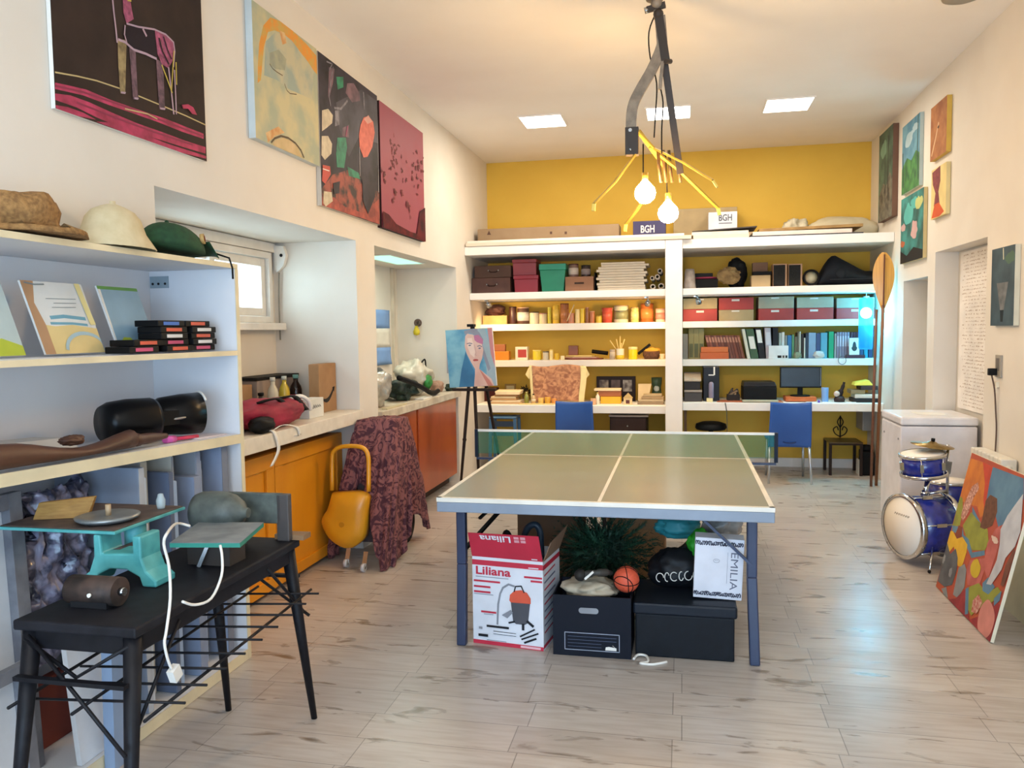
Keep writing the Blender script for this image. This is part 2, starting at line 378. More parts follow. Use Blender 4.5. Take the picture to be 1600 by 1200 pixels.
def light(kind, name, loc, energy, color, size=.1, size_y=None, rot=None, spot=None, blend=.5, spread=None):
    l = bpy.data.lights.new(name, kind); o = bpy.data.objects.new(name, l); COL.objects.link(o)
    o.location = loc; l.energy = energy; l.color = color
    if kind == 'AREA':
        l.size = size
        if size_y: l.shape = 'RECTANGLE'; l.size_y = size_y
        if spread: l.spread = spread
    else: l.shadow_soft_size = size
    if kind == 'SPOT': l.spot_size = spot; l.spot_blend = blend
    if rot is not None: o.rotation_euler = rot
    return o
DAY = (.40,.68,1)
light('AREA', 'daylight_door', (0,YF-.3,1.25), 240, DAY, 3.3, 2.4, (PI/2,0,0))            # through the glazed door
light('AREA', 'daylight_window', (-3.25,4.5,1.87), 22, (.55,.86,1), 1.5, .5, (PI/2,0,-PI/2))       # through the niche window
for i, x in enumerate((-1.27,-.12,.91)): light('AREA', 'ceiling_panel_light', (x,7.59,ZC-.03), 18, (1,.86,.68), .38, .4, (0,0,0))
for x in (-1.27,-.12,.91):
    for y in (.4,-1.6): light('AREA', 'ceiling_panel_light', (x,y,ZC-.03), 7, (1,.86,.70), .38, .4, (0,0,0))
light('AREA', 'niche_light_glow', (-2.49,6.83,2.17), 5, (.85,1,.9), .2, .8, (0,0,0))
wd = bpy.data.worlds.new('world'); sc.world = wd; wd.use_nodes = True
bg = wd.node_tree.nodes['Background']; bg.inputs['Color'].default_value = (.8,.9,1,1); bg.inputs['Strength'].default_value = 2.2
sc.view_settings.view_transform = 'Standard'; sc.view_settings.look = 'None'; sc.view_settings.gamma = 1; sc.view_settings.use_curve_mapping = False
sc.view_settings.exposure = .19

# ---------------------------------------------------------- back shelving
S1, S2, S3, S4, DL, DR = 2.43, 1.952, 1.62, 1.213, .735, .772     # top surfaces
colm = MB().box((-.163,8.27,0), (.005,YB-.002,S1), SHELFW)
struct(colm, 'trim_1', .003); 
def shelf(x0, x1, yf, z0, z1, lab):
    return solo(MB().box((x0,yf,z0), (x1,YB-.002,z1), SHELFW), 'shelf', lab, 'shelf', bevel=.004)
XA, XB = XL+.002, XR-.002
shelf(XA, -.165, 8.27, 2.34, S1, 'topmost deep white shelf left of the white post')
shelf(.007, XB, 8.30, 2.34, S1, 'topmost deep white shelf right of the white post')
shelf(XA, -.165, 8.44, 1.88, S2, 'white shelf carrying brown, red and green boxes, left bay')
shelf(.007, XB, 8.45, 1.885, S2, 'white shelf carrying speakers and black guitar bag, right bay')
shelf(XA, -.165, 8.89, 1.545, S3, 'white shelf lined with paint cans, left bay')
shelf(.007, XB, 8.9, 1.552, S3, 'white shelf carrying red and beige archive boxes, right bay')
shelf(XA, -.165, 8.91, 1.14, S4, 'white shelf with brushes and small paint pots, left bay')
shelf(.007, XB, 8.91, 1.14, S4, 'white shelf full of books and binders, right bay')
shelf(XA, -.165, 8.6, .652, DL, 'white desk shelf behind the left blue chair')
shelf(.007, XB, 8.6, .69, DR, 'white desk shelf carrying the computer monitor')
# ================================================= painting helper
def strokes(pts, w, a=1.):
    """polyline (u, v) of width w in v units; a = height/width of canvas"""
    out = []
    for (x0,y0),(x1,y1) in zip(pts, pts[1:]):
        dx, dy = (x1-x0)/a, y1-y0; l = math.hypot(dx,dy) or 1; nx, ny = -dy/l*w/2*a, dx/l*w/2
        ex, ey = dx/l*w*.25*a, dy/l*w*.25
        out.append([(x0+nx-ex,y0+ny-ey),(x0-nx-ex,y0-ny-ey),(x1-nx+ex,y1-ny+ey),(x1+nx+ex,y1+ny+ey)])
    return out
def arc(cx, cy, rx, ry, a0, a1, n=12): return [(cx+rx*math.cos(a0+(a1-a0)*i/n), cy+ry*math.sin(a0+(a1-a0)*i/n)) for i in range(n+1)]
def blotch(cx, cy, rx, ry, seed=0, n=14, j=.25):
    r = random.Random(seed); n = 34; p = [(r.uniform(0,6.28), r.uniform(.3,1)*j/(1+k*.35)) for k in range(7)]; out = []
    for i in range(n):
        a = 2*PI*i/n; f = 1+sum(q*math.sin((k+2)*a+ph)*.6 for k, (ph, q) in enumerate(p)); out.append((cx+rx*f*math.cos(a), cy+ry*f*math.sin(a)))
    return out
def on_plane(O, U, Vv, th=0):
    """photo outline -> (u, v) on a canvas standing at a known place"""
    O, U, Vv = V(O), V(U), V(Vv); N = U.cross(Vv).normalized(); O = O+N*th
    def f(pts):
        out = []
        for px, py in pts:
            d = FW + RT*((px-800)/F_PX) - UP*((py-600)/F_PX); p = EYE+d*((O-EYE).dot(N)/d.dot(N))-O; out.append((p.dot(U)/U.length_squared, p.dot(Vv)/Vv.length_squared))
        return out
    return f
def clampuv(p): return [(min(1,max(0,u)), min(1,max(0,v))) for u, v in p]
def canvas(name, label, cat, O, U, Vv, th, base, layers, edge=None, group=None):
    O, U, Vv = V(O), V(U), V(Vv); N = U.cross(Vv).normalized(); edge = edge or CREAM
    t = thing(name, label, cat, O+U/2, 0, group)
    mb = MB(); P = [O, O+U, O+U+Vv, O+Vv]; Q = [p+N*th for p in P]
    mb.add(P+Q, [(3,2,1,0),(0,1,5,4),(1,2,6,5),(2,3,7,6),(3,0,4,7)], edge); part(mb, 'stretcher_frame', t)
    mb = MB(); mb.add(Q, [(0,1,2,3)], base); k = 1
    for m, polys in layers:
        for p in polys:
            if len(p) < 3: continue
            lift = N*(th+.00012*k)
            mb.add([O+U*u+Vv*v+lift for u, v in clampuv(p)], [list(range(len(p)))], m); k += 1
    part(mb, 'painted_canvas', t)
    return t
# ---------------------------------------- four large canvases, left wall
def lw(y0, z0, y1, z1): return (XL+.002, y0, z0), (0, y1-y0, 0), (0, 0, z1-z0)
OLV = mat('#c9b27c', .7); PK = mat('#c23a62', .7, col2='#8e2340', scale=14); LIL = mat('#b79aa8', .7); BRN = mat('#3a2b25', .7, col2='#2b201c', scale=5)
def fw(th, bl, br, tl): a, b, c = A(*bl,X=XL+th+.002), A(*br,X=XL+th+.002), A(*tl,X=XL+th+.002); return lw(a.y, (a.z+b.z)/2, b.y, c.z if tl[1] > 0 else 3.30)
L1 = fw(.018,(87,175),(323,248),(82,0)); q = on_plane(*L1, .018); AS = 1.
def qs(pts, w_): return strokes(q(pts), w_, AS)
GOLDT = mat('#a38e62', .7, col2='#6c5a3c', scale=30); PUR = mat('#7c5a66', .7, col2='#4a3640', scale=30); PK2 = mat('#b5587a', .7, col2='#7a3a52', scale=40)
ly = [(PK, [q(p) for p in ([(86,129),(105,133),(135,140),(170,155),(215,171),(260,186),(290,198),(318,209),(318,217),(285,206),(250,192),(205,176),(170,164),(130,149),(86,139)],
   [(86,146),(110,149),(140,160),(175,176),(215,193),(255,207),(290,220),(321,230),(321,240),(290,231),(255,220),(225,211),(190,200),(150,183),(120,168),(86,156)],
   [(86,164),(105,167),(130,176),(150,187),(120,186),(88,172)], [(150,190),(185,192),(225,210),(260,224),(322,244),(322,248),(285,240),(240,226),(195,210)])]),
  (mat('#8e2a48', .7), qs([(86,134),(130,144),(200,168),(318,213)], .008)+qs([(120,160),(175,182),(240,206),(300,226)], .008)),
  (OLV, qs([(86,113),(120,119),(150,126),(186,138)], .006)+qs([(216,150),(250,164),(290,181),(320,195)], .006)+qs([(195,170),(230,178),(245,186)], .006)),
  (GOLDT, [q([(183,62),(197,62),(195,147),(187,146),(184,100)])]), (PUR, [q([(201,74),(211,79),(215,156),(207,155)]), q([(243,92),(254,98),(257,172),(248,171)])]),
  (mat('#241a22', .7), [q([(193,42),(210,40),(240,48),(245,90),(208,76),(194,62)])]),
  (PK2, [q([(190,-20),(200,-18),(205,15),(208,30),(197,37),(192,20)]), q([(241,47),(255,51),(266,60),(272,72),(269,95),(262,107),(252,100),(245,84)])]),
  (LIL, qs([(174,-10),(177,20),(180,45),(182,66)], .009)+qs([(197,37),(215,42),(240,46),(258,54),(270,66),(272,80),(270,104)], .008)+qs([(184,62),(194,66),(208,78),(226,84),(243,92)], .011)+qs([(194,40),(193,54),(197,68)], .007)+qs([(262,106),(267,150),(270,178)], .010)+qs([(271,110),(273,150),(274,178)], .008)+qs([(222,46),(227,56)], .012)+[q([(187,143),(195,144),(194,147),(187,146)]), q([(248,168),(257,169),(256,172),(249,171)]), q([(208,152),(215,153),(214,156),(208,155)])]),
  (mat('#2b2020', .7), qs([(247,60),(252,80),(262,100)], .009)+qs([(254,58),(260,78),(266,92)], .008)),
  (mat('#c8b04a', .7), qs([(251,102),(258,120),(267,145)], .008)+qs([(270,80),(268,110),(266,140)], .007)+qs([(273,98),(274,132)], .007)+[q([(196,-6),(202,-6),(203,3),(197,2)])]),
  (PK, [q([(282,164),(292,163),(300,168),(306,180),(298,178),(292,170),(284,170)])])]
canvas('painting', 'large dark brown painting of an outlined striped animal over magenta bands', 'painting', *L1, .018, BRN, ly, PAPER, 'large canvases on the left wall')
SAGE = mat('#c7bd94', .7, col2='#a7ad95', scale=5, lo=.4, hi=.6, detail=9); ORG = mat('#dd9438', .7, col2='#c7a355', scale=18, lo=.4, hi=.55); 
L2 = fw(.04,(400,215),(499.5,260),(401,5)); q = on_plane(*L2, .04); z2 = lambda pts: q([(370+x/4, y/4) for x, y in pts]); AS = .725/.78
ly = [(mat('#9aa79c', .7, col2='#bdb798', scale=7, lo=.4, hi=.6), [z2([(180,260),(240,200),(330,230),(420,330),(480,440),(470,620),(330,560),(250,500),(170,470)])]),
      (ORG, [z2([(130,520),(132,400),(140,270),(165,160),(210,108),(270,125),(350,185),(430,270),(498,350),(504,470),(480,440),(440,380),(400,330),(345,255),(290,210),(235,190),(195,200),(170,290),(160,390),(150,500)])]), (mat('#d9b884', .7, col2='#c98f54', scale=20), [z2([(265,190),(300,205),(310,270),(285,280)]), z2([(180,830),(260,790),(300,830),(240,850),(195,890)])]),
      (mat('#8f9484', .7, col2='#a8a88c', scale=14), [z2([(205,330),(260,310),(310,370),(300,440),(240,430),(205,400)])]),
      (mat('#5b4a34', .7), strokes(z2([(205,400),(225,430),(250,450),(285,472)]), .007, AS)+strokes(z2([(298,525),(312,565),(332,585),(372,590)]), .007, AS)+strokes(z2([(215,890),(235,865),(275,850),(320,862),(365,895),(400,940),(418,985)]), .016, AS)),
      (mat('#d4b88c', .7, col2='#bfa878', scale=9), [z2([(225,892),(250,868),(290,860),(335,880),(375,915),(408,985),(320,950),(230,910)])])]
canvas('painting', 'pale sage and cream abstract painting with an orange arch', 'painting', *L2, .04, SAGE, ly, mat('#cfd8d8', .6), 'large canvases on the left wall')
BLK = mat('#231f22', .55, col2='#3c3640', scale=5, lo=.4, hi=.65, detail=9); COR = mat('#e0735c', .6, col2='#c95c48', scale=20)
L3 = fw(.03,(503,323),(593.7,350),(508,88)); q = on_plane(*L3, .03); z2 = lambda pts: q([(370+x/4, y/4) for x, y in pts]); z6 = lambda pts: q([(240+x*.3125, 280+y*.3125) for x, y in pts]); AS = .96/.975
MIX = mat('#9c4a3a', .6, col2='#33221f', scale=11, lo=.40, hi=.58, detail=9)
ly = [(MIX, [z2([(600,1090),(640,1080),(700,1060),(760,1110),(800,1180),(900,1200),(900,1405),(520,1300),(530,1180)])]), (mat('#b5503e', .6, col2='#7c3028', scale=12), [z6([(850,110),(900,90),(960,140),(1050,170),(1125,100),(1130,225),(1000,180),(850,145)])]),
      (mat('#4d4a56', .6, col2='#2c2930', scale=6, detail=9), [z2([(620,640),(700,600),(780,560),(885,640),(890,900),(760,860),(700,980),(640,800)])]), (mat('#80606c', .6, col2='#5c4650', scale=14), [z2([(690,520),(730,520),(765,580),(770,630),(720,640),(680,580)]), z2([(660,800),(700,780),(700,860),(660,850)]), z2([(575,420),(610,430),(600,520),(580,600),(590,680),(570,600)])]),
      (mat('#d5c8ae', .6, col2='#b9ab90', scale=20), [z2([(532,690),(570,680),(600,720),(595,770),(560,800),(532,820)]), z2([(530,850),(570,850),(595,900),(590,960),(550,1000),(528,970)]), z6([(850,60),(890,65),(895,110),(860,140),(848,120)])]),
      (mat('#2f8a68', .6, col2='#1f5f49', scale=18), [z2([(628,860),(680,860),(688,920),(670,1050),(625,1045),(620,960)]), z2([(620,480),(665,480),(665,545),(630,560)]), z2([(690,1040),(760,1080),(770,1120),(700,1100)])]),
      (mat('#8f8c96', .6, col2='#5a5862', scale=20), [z2([(612,690),(640,690),(640,780),(612,790)])]+strokes(z2([(610,675),(650,680),(690,630)]), .016, AS)+strokes(z2([(600,420),(585,520),(575,600),(585,660)]), .01, AS)+strokes(z2([(790,580),(795,680)]), .02, AS)+strokes(z2([(560,385),(595,400),(575,440)]), .01, AS)),
      (COR, [z2([(790,735),(820,725),(850,760),(860,830),(845,920),(815,980),(790,985),(765,920),(762,840),(772,780)])]), (mat('#e3a596', .6), [z2([(792,745),(820,720),(845,760),(815,775)])]), (mat('#bdb6b8', .6), strokes(z2([(765,920),(768,1100)]), .007, AS)+strokes(z2([(890,720),(885,1200)]), .010, AS)), (mat('#c24a3c', .6), [z2([(535,1030),(580,1040),(585,1090),(550,1150),(530,1130)])]), (PAPER, strokes(z2([(535,1055),(575,1068)]), .006, AS)), (mat('#a84a72', .6), strokes(z2([(690,790),(680,850)]), .012, AS)),
      (BLK, [z6([(1040,0),(1110,5),(1105,90),(1070,175),(1045,110)]), z6([(895,20),(930,10),(925,70),(900,75)])])]
canvas('painting', 'black abstract painting with a coral oval and a green stripe', 'painting', *L3, .03, BLK, ly, mat('#cfc4b4', .6), 'large canvases on the left wall')
REDP = ramp_mat('red_paint', [(0,'#8a1f26'),(.35,'#a72a2e'),(.7,'#a13441'),(1,'#9c4656')], 2, 0, .95, 5, .22)
L4 = fw(.035,(597,355),(664,378),(597,160)); q = on_plane(*L4, .035); r_ = random.Random(5); ly = []; pl_ = []
for cx, cy_, n_ in ((616,232,10),(612,255,7),(624,262,6),(652,268,10),(655,250,6),(604,262,4),(622,285,4),(650,290,5),(640,320,6),(615,310,4)):
    for k in range(n_): (u, v), = q([(cx+r_.gauss(0,5), cy_+r_.gauss(0,9))]); pl_.append(blotch(u, v, r_.uniform(.008,.03), r_.uniform(.008,.022), 40+k+int(cx), 9, .6))
ly = [(mat('#54161c', .7, col2='#7a2228', scale=20), pl_), (mat('#3a1216', .7, col2='#6a1c20', scale=9), [q([(597,330),(606,335),(618,350),(640,362),(664,370),(664,379),(597,356)]), q([(655,330),(664,325),(664,378),(650,365)])])]
canvas('painting', 'plain red painting with dark blotches, last canvas before the shelves', 'painting', *L4, .035, REDP, ly, mat('#2a1416', .6), 'large canvases on the left wall')
# ---------------------------------------- canvases on the right wall
def rw(yfar, z0, ynear, z1): return (XR-.002, yfar, z0), (0, ynear-yfar, 0), (0, 0, z1-z0)
GR = 'small canvases on the right wall'
canvas('painting', 'tall dark green and grey painting highest beside the yellow wall', 'painting', *rw(8.74,2.57,8.2,3.42), .05, mat('#5f7c68', .7, col2='#3a4640', scale=6, detail=9), [(mat('#7d7a6c', .7, col2='#4a4642', scale=16), [[(.05,0),(1,0),(1,.42),(.8,.5),(.55,.38),(.35,.42),(.05,.3)]]), (mat('#3a3d3a', .7), strokes([(.7,.9),(.66,.5),(.72,.2)], .05)+strokes([(.45,.7),(.5,.3)], .03)), (mat('#7fa58c', .7), [blotch(.35,.8,.2,.1,1)])], mat('#6a4a38', .7), GR)
canvas('painting', 'blue and green landscape painting in the middle column, upper one', 'painting', *rw(7.95,2.715,7.4,3.315), .03, mat('#6f9fb0', .7, col2='#4f7f98', scale=7), [(mat('#4f8a4c', .7, col2='#2f5a3c', scale=12), [[(0,0),(1,0),(1,.45),(.8,.52),(.55,.42),(.3,.5),(0,.38)]]), (mat('#a9c3cc', .7), [blotch(.4,.75,.22,.1,2), blotch(.75,.85,.15,.06,3)]), (mat('#2c4a48', .7), strokes([(.9,1),(.88,.5),(.95,.1)], .04)+strokes([(.05,.6),(.12,.1)], .04))], mat('#b9c9c6', .7), GR)
canvas('painting', 'teal and pink abstract painting in the middle column, lower one', 'painting', *rw(7.95,2.10,7.25,2.675), .03, mat('#3f8f8a', .7, col2='#24504c', scale=6), [(mat('#57b3ac', .7), [blotch(.35,.72,.2,.16,4), blotch(.6,.85,.16,.08,5)]), (mat('#c9a3a0', .7), [blotch(.62,.45,.15,.12,6), blotch(.12,.55,.1,.06,7)]), (mat('#c0c47c', .7), [blotch(.8,.82,.14,.1,8)]), (mat('#2b2a2a', .7), [[(0,0),(1,0),(1,.12),(.6,.2),(.3,.1),(0,.2)]]), (mat('#b5633c', .7), [blotch(.1,.3,.1,.05,9)])], mat('#d9c48c', .7), GR)
canvas('painting', 'small orange brown painting with one pale diagonal streak', 'painting', *rw(7.08,2.84,6.68,3.255), .035, mat('#b57846', .7, col2='#94562f', scale=9), [(mat('#dcb488', .7), strokes([(.1,.1),(.35,.4),(.5,.62)], .06)), (mat('#4a2a1a', .7), [blotch(.5,.55,.05,.03,1)])], mat('#d8b04c', .7), GR)
canvas('painting', 'small cream painting of a dark red leg shape with orange foot', 'painting', *rw(7.05,2.38,6.68,2.765), .03, mat('#e6cf8c', .7), [(mat('#8f3f44', .7, col2='#6a2c36', scale=30), [[(.05,.95),(.6,1),(.62,.7),(.5,.5),(.6,.25),(.2,.25),(.3,.5),(.1,.7)]]), (mat('#d4582c', .7), [[(.25,.28),(.55,.28),(.9,.06),(.6,.0),(.05,.02)]])], mat('#e3cf94', .7), GR)
canvas('painting', 'dark blue grey painting with a pale wedge above the wall socket', 'painting', *rw(5.72,1.535,5.35,2.018), .03, mat('#3f5560', .7, col2='#2c3f4a', scale=6), [(mat('#7c7e80', .7, col2='#55595c', scale=14), [[(.25,.55),(.75,.55),(.58,.2),(.42,.2)]]), (mat('#20282c', .7), [[(.42,.2),(.58,.2),(.55,.05),(.45,.05)]]), (mat('#d8d8c0', .7), strokes([(.5,.98),(.52,.85)], .035)), (mat('#4c6a58', .7), [blotch(.8,.85,.18,.08,1)])], mat('#d9d2ba', .7), GR)

# ================================================= left shelf unit
UX = -2.02; LB = mat('#e4e4e6', .6, col2='#dedee2', scale=3); EDG = mat('#e8d9b4', .6)
t = thing('shelf_unit', 'pale open shelf unit built into the left wall, holding hats and stored canvases', 'shelf unit', (-2.24,2.6,0))
def board(y0, y1, za, zb, th, name, xb=-2.47, xf=UX):
    mb = MB(); p = lambda x, y, z: (x, y, z)
    mb.hexa([p(xb,y0,za-th),p(xf,y0,za-th),p(xf,y1,zb-th),p(xb,y1,zb-th),p(xb,y0,za),p(xf,y0,za),p(xf,y1,zb),p(xb,y1,zb)], LB)
    mb.hexa([p(xf,y0,za-th),p(xf+.004,y0,za-th),p(xf+.004,y1,zb-th),p(xf,y1,zb-th),p(xf,y0,za),p(xf+.004,y0,za),p(xf+.004,y1,zb),p(xf,y1,zb)], EDG)
    return part(mb, name, t)
board(1.27, 3.43, 1.868, 1.868, .022, 'top_board'); board(1.27, 3.403, 1.475, 1.468, .022, 'shelf'); board(1.27, 3.403, 1.16, 1.078, .042, 'shelf'); board(1.27, 3.403, .05, .05, .048, 'bottom_board')
part(MB().box((-2.465,3.405,.001), (UX,3.432,1.845), LB).box((UX,3.405,.001), (UX+.004,3.432,1.845), EDG), 'end_panel', t)
part(MB().box((-2.473,1.27,.05), (-2.462,3.404,1.845), LB), 'back_panel', t)
br = MB(); br.box((-2.455,3.398,1.765), (-2.36,3.4045,1.82), mat('#9fb0ba', .5, .3))
for y in (-2.44,-2.41,-2.375): br.cyl((y,3.3985,1.785),(y,3.396,1.785), .006, DARK, n=8)
part(br, 'metal_bracket', t)
# hats
STR = mat('#a37a48', .9, col2='#7d5a33', scale=60, bump=.6); HX = -2.095
mb = MB(); k = 34
mb.lathe([(.17,.012),(.165,.03),(.10,.03),(.115,.05),(.125,.09),(.11,.125),(.06,.14),(.001,.128)], STR, k, Matrix.Translation((HX,2.325,1.868)) @ Matrix.Diagonal((.8,1.05,1,1)))
for q in range(len(mb.v)):
    v = mb.v[q]; v.z += .018*noise.noise(V((v.x*14,v.y*14,v.z*9)))*(1 if v.z > 1.9 else .4); v.z = max(v.z, 1.8685)
    if v.z > 1.9: v.y -= .06; v.z += .01*math.sin((v.y-2.25)*40)
solo(mb, 'straw_hat', 'brown shaggy straw hat with wide brim at left end of top shelf', 'hat', 'hats on the top shelf')
RIB = mat('#d6c8a4', .85, col2='#cbbb94', scale=20); mb = MB(); n = 64; prof = [(.185,.004),(.165,.03),(.14,.06),(.13,.085),(.118,.115),(.092,.142),(.05,.160),(.013,.170),(.013,.180),(.001,.182)]
vs = []; fs = []
for j, (r, z) in enumerate(prof):
    for i in range(n):
        a = 2*PI*i/n; rr = r*(1+(.018 if i % 2 else -.018)*(r > .02)); x = .125*rr/.205*1.25 if 0 else rr*.66*math.cos(a)
        vs.append((HX+x, 2.70+rr*math.sin(a), 1.868+z))
for j in range(len(prof)-1):
    for i in range(n): fs.append((j*n+i, j*n+(i+1) % n, (j+1)*n+(i+1) % n, (j+1)*n+i))
mb.add(vs, fs, RIB, True); solo(mb, 'sun_hat', 'cream ribbed dome sun hat in the middle of the hats', 'hat', 'hats on the top shelf')
t = thing('cap', 'dark green cap with round badge and hanging chin strap', 'hat', (HX,3.075,1.872), 0, 'hats on the top shelf')
GRN = mat('#1f4a2b', .85, col2='#183a22', scale=40); mb = MB(); n = 28; rings = []
for j in range(10):
    f = j/9; z = .012+.125*math.sin(f*PI/2); r = math.cos(f*PI/2); ring = []
    for i in range(n):
        a = 2*PI*i/n; yy = .165*r*math.sin(a); xx = .115*r*math.cos(a); ring.append((xx, yy-.02-.03*(1-r), z+(.035-.16*(yy))*(1-f)*(.5 if yy < 0 else .35)))
    rings.append(ring)
mb.loft(rings, GRN); mb.sphere((0,-.05,.139), .009, GRN, 8)
for v in mb.v: v.z = max(v.z, .001)
mb.build('crown', t)
mb = MB(); mb.grid(lambda u, v: (-.10+.20*u, .10+.14*v*(1-.9*(2*u-1)**2*.55), .072-.045*v-.02*(2*u-1)**2*v+.0), 10, 6, GRN, thick=.004); mb.build('visor', t)
MB().cyl((.085,.055,.078),(.1,.062,.080), .022, mat('#c9a262', .5), n=14).cyl((.1005,.0622,.080),(.1015,.063,.0802), .014, mat('#b5533c', .5), n=14).build('badge', t)
MB().tube([(.07,.19,.03),(.115,.225,.012),(.120,.24,-.03),(.118,.245,-.08)], .0045, BLACK, 6).build('chin_strap', t)
# picture cards leaning on the second shelf
def leaner(name, label, cat, y0, y1, h, base, layers, tw=.03, group='picture cards on the left shelf', x0=-2.22, z=1.478, th=.008, yl=-.012):
    return canvas(name, label, cat, (x0,y0,z), (0,y1-y0,0), (-.085,yl,h), th, base, layers, PAPER, group)
SKY = mat('#c9d9df', .6); SAND = mat('#e3cd8f', .6); YG = mat('#b8c83a', .6); SEA = mat('#6ba7bf', .6)
leaner('picture_card', 'pale blue and yellow green picture card cut by the left edge', 'picture', 2.12, 2.38, .27, mat('#bcd0d2', .6), [(YG, [[(0,0),(1,0),(1,.12),(.7,.22),(.4,.12),(0,.25)]])])
leaner('picture_card', 'picture card of a seashore with handwriting over pale sky', 'picture', 2.47, 2.77, .265, mat('#dfe3e2', .6), [(SAND, [[(0,0),(1,0),(1,.35),(.6,.4),(.3,.38),(0,.42)]]), (SEA, strokes([(.28,.50),(.5,.52),(.85,.49)], .05)+strokes([(.25,.42),(.6,.42),(.85,.40)], .035)), (mat('#b88f6a', .6), [[(0,0),(.16,0),(.16,.4),(.1,.7),(.2,1),(0,1)]]), (mat('#a9c7d3', .6), strokes(arc(.72,.02,.36,.26,PI*.15,PI*.95,12), .05)), (mat('#7c8a8f', .6), strokes([(.05,.97),(.2,.95),(.35,.96)], .02)+strokes([(.3,.76),(.8,.77)], .008)+strokes([(.4,.70),(.78,.71)], .008)+strokes([(.35,.64),(.75,.65)], .008)), (mat('#e9dc9a', .6), [[(.86,1),(.95,1),(1,.4),(.9,.4)]])])
leaner('picture_card', 'blue picture card with green top edge behind the black cassettes', 'picture', 2.855, 3.10, .265, mat('#8fb0c4', .6), [(mat('#5f9a4c', .6), [[(0,.95),(1,.95),(1,1),(0,1)]]), (YG, [blotch(.3,.1,.2,.12,3)]), (mat('#9fae9a', .6), [[(.4,0),(1,0),(1,.2),(.5,.18)]]), (PAPER, [[(0,0),(.02,0),(.06,.95),(0,.95)]])])
# cassettes
BB = ['black cassette case with orange label', 'black cassette case with pink label', 'black cassette case with blue label', 'black cassette case with white label']
lc = [mat('#d8593c', .5), mat('#cf4a78', .5), mat('#3a6fc4', .5), mat('#d9d9d9', .5)]
CS = [(2.74,0,0,1,'lowest at the left end'),(2.775,0,1,0,'second layer at the left end'),(2.96,0,0,0,'lowest in the middle'),(2.955,0,1,1,'second layer in the middle'),(2.93,0,2,3,'third layer in the middle'),(2.935,0,3,0,'fourth layer in the middle'),
      (3.155,0,0,1,'lowest beside the end panel'),(3.15,0,1,3,'second layer beside the end panel'),(3.16,0,2,0,'third layer beside the end panel'),(3.15,0,3,3,'fourth layer beside the end panel'),(3.12,0,4,0,'topmost at the right'),(2.93,0,4,2,'topmost at the left')]
for (y, _, lv, ci, lab) in CS:
    z = 1.4745+lv*.0262; t = thing('cassette_case', BB[ci]+', '+lab, 'case', (-2.13,y+.09,z), 0, 'black cassette cases stacked on the left shelf')
    dx = rnd.uniform(-.015,.015); MB().box((-.055+dx,-.09,0), (.055+dx,.09,.0255), BLACK).build('case', t, None, .003)
    MB().box((.0555+dx,-.055,.006), (.0562+dx,.05,.02), lc[ci]).build('label', t)
# third shelf: sloping a little, z at y
def z3(y): return 1.16+(1.078-1.16)*(y-1.27)/(3.403-1.27)+.001
t = thing('bongo_drums', 'pair of black drums lying on their sides on the third shelf', 'drums', (-2.20,3.02,z3(2.77)))
for nm, c, ax in (('drum', V((.0,-.13,.092)), V((.45,.9,0)).normalized()), ('drum', V((.04,.14,.092)), V((.55,.83,0)).normalized())):
    o = MB(); p = c-ax*.12; 
    if c.y < 0:
        o.lathe([(.001,0),(.07,.0),(.085,.03),(.092,.10),(.09,.2),(.084,.215),(.08,.205),(.001,.203)], BLACKG, 28, frame(p, ax.cross(V((0,0,1))), V((0,0,1)), ax))
        o.sphere(p+ax*.206, .016, mat('#6a6a6a', .4), 10)
    else: o.lathe([(.001,0),(.06,.0),(.08,.03),(.09,.12),(.092,.2),(.086,.2),(.08,.12),(.06,.03),(.001,.02)], BLACKG, 28, frame(p, ax.cross(V((0,0,1))), V((0,0,1)), ax))
    o.build(nm, t)
o = MB(); 
c = V((.04,.14,.092)); ax = V((.55,.83,0)).normalized(); p = c+ax*.085; sx_ = ax.cross(V((0,0,1)))
o.tube([p+sx_*(.094*math.cos(a))+V((0,0,.094*math.sin(a))) for a in [math.radians(q) for q in range(40,170,10)]], .005, PAPER, 6); o.build('white_rim', t)
MB().bar((.05,-.02,.09),(.07,.06,.09), .05, .06, BLACK).build('bridge', t); MB().tube([(.05,-.03,.08),(.10,.06,.085),(.11,.16,.09)], .006, STEEL, 6).build('tension_rod', t)
WD = mat('#5a3826', .55, col2='#40261a', scale=14, stretch=(1,.2,1)); 
t = thing('wooden_instrument', 'dark carved wooden instrument with turned handle lying on the third shelf', 'instrument', (-2.065,2.5,z3(2.5)+.006))
ya = math.atan2(1.078-1.16, 3.403-1.27)
o = MB(); rings = []
for q in range(14):
    f = q/13; y = -.62+f*.82; w_ = .06+.035*math.sin(f*PI)+.02*(f > .85); h_ = .030+.012*math.sin(f*7); ring = []
    for i in range(12): a = 2*PI*i/12; ring.append((w_*.5*math.cos(a)+.04*(1-f), y, h_+h_*math.sin(a)*.95+.0+y*math.tan(ya)))
    rings.append(ring)
o.loft(rings, WD).build('body', t)
o = MB(); rings = []
for q in range(12):
    f = q/11; y = .20+f*.22; r = .015+.007*math.sin(f*PI*1.1+.3)+(.006 if q in (1,2) else 0); ring = [(r*math.cos(2*PI*i/12), y, .030+r*math.sin(2*PI*i/12)+y*math.tan(ya)) for i in range(12)]; rings.append(ring)
o.loft(rings, mat('#4a2c20', .5)).build('handle', t)
MB().blob((.0,-.10,.066), (.03,.05,.018), WD, 4, .3).build('carved_knob', t)
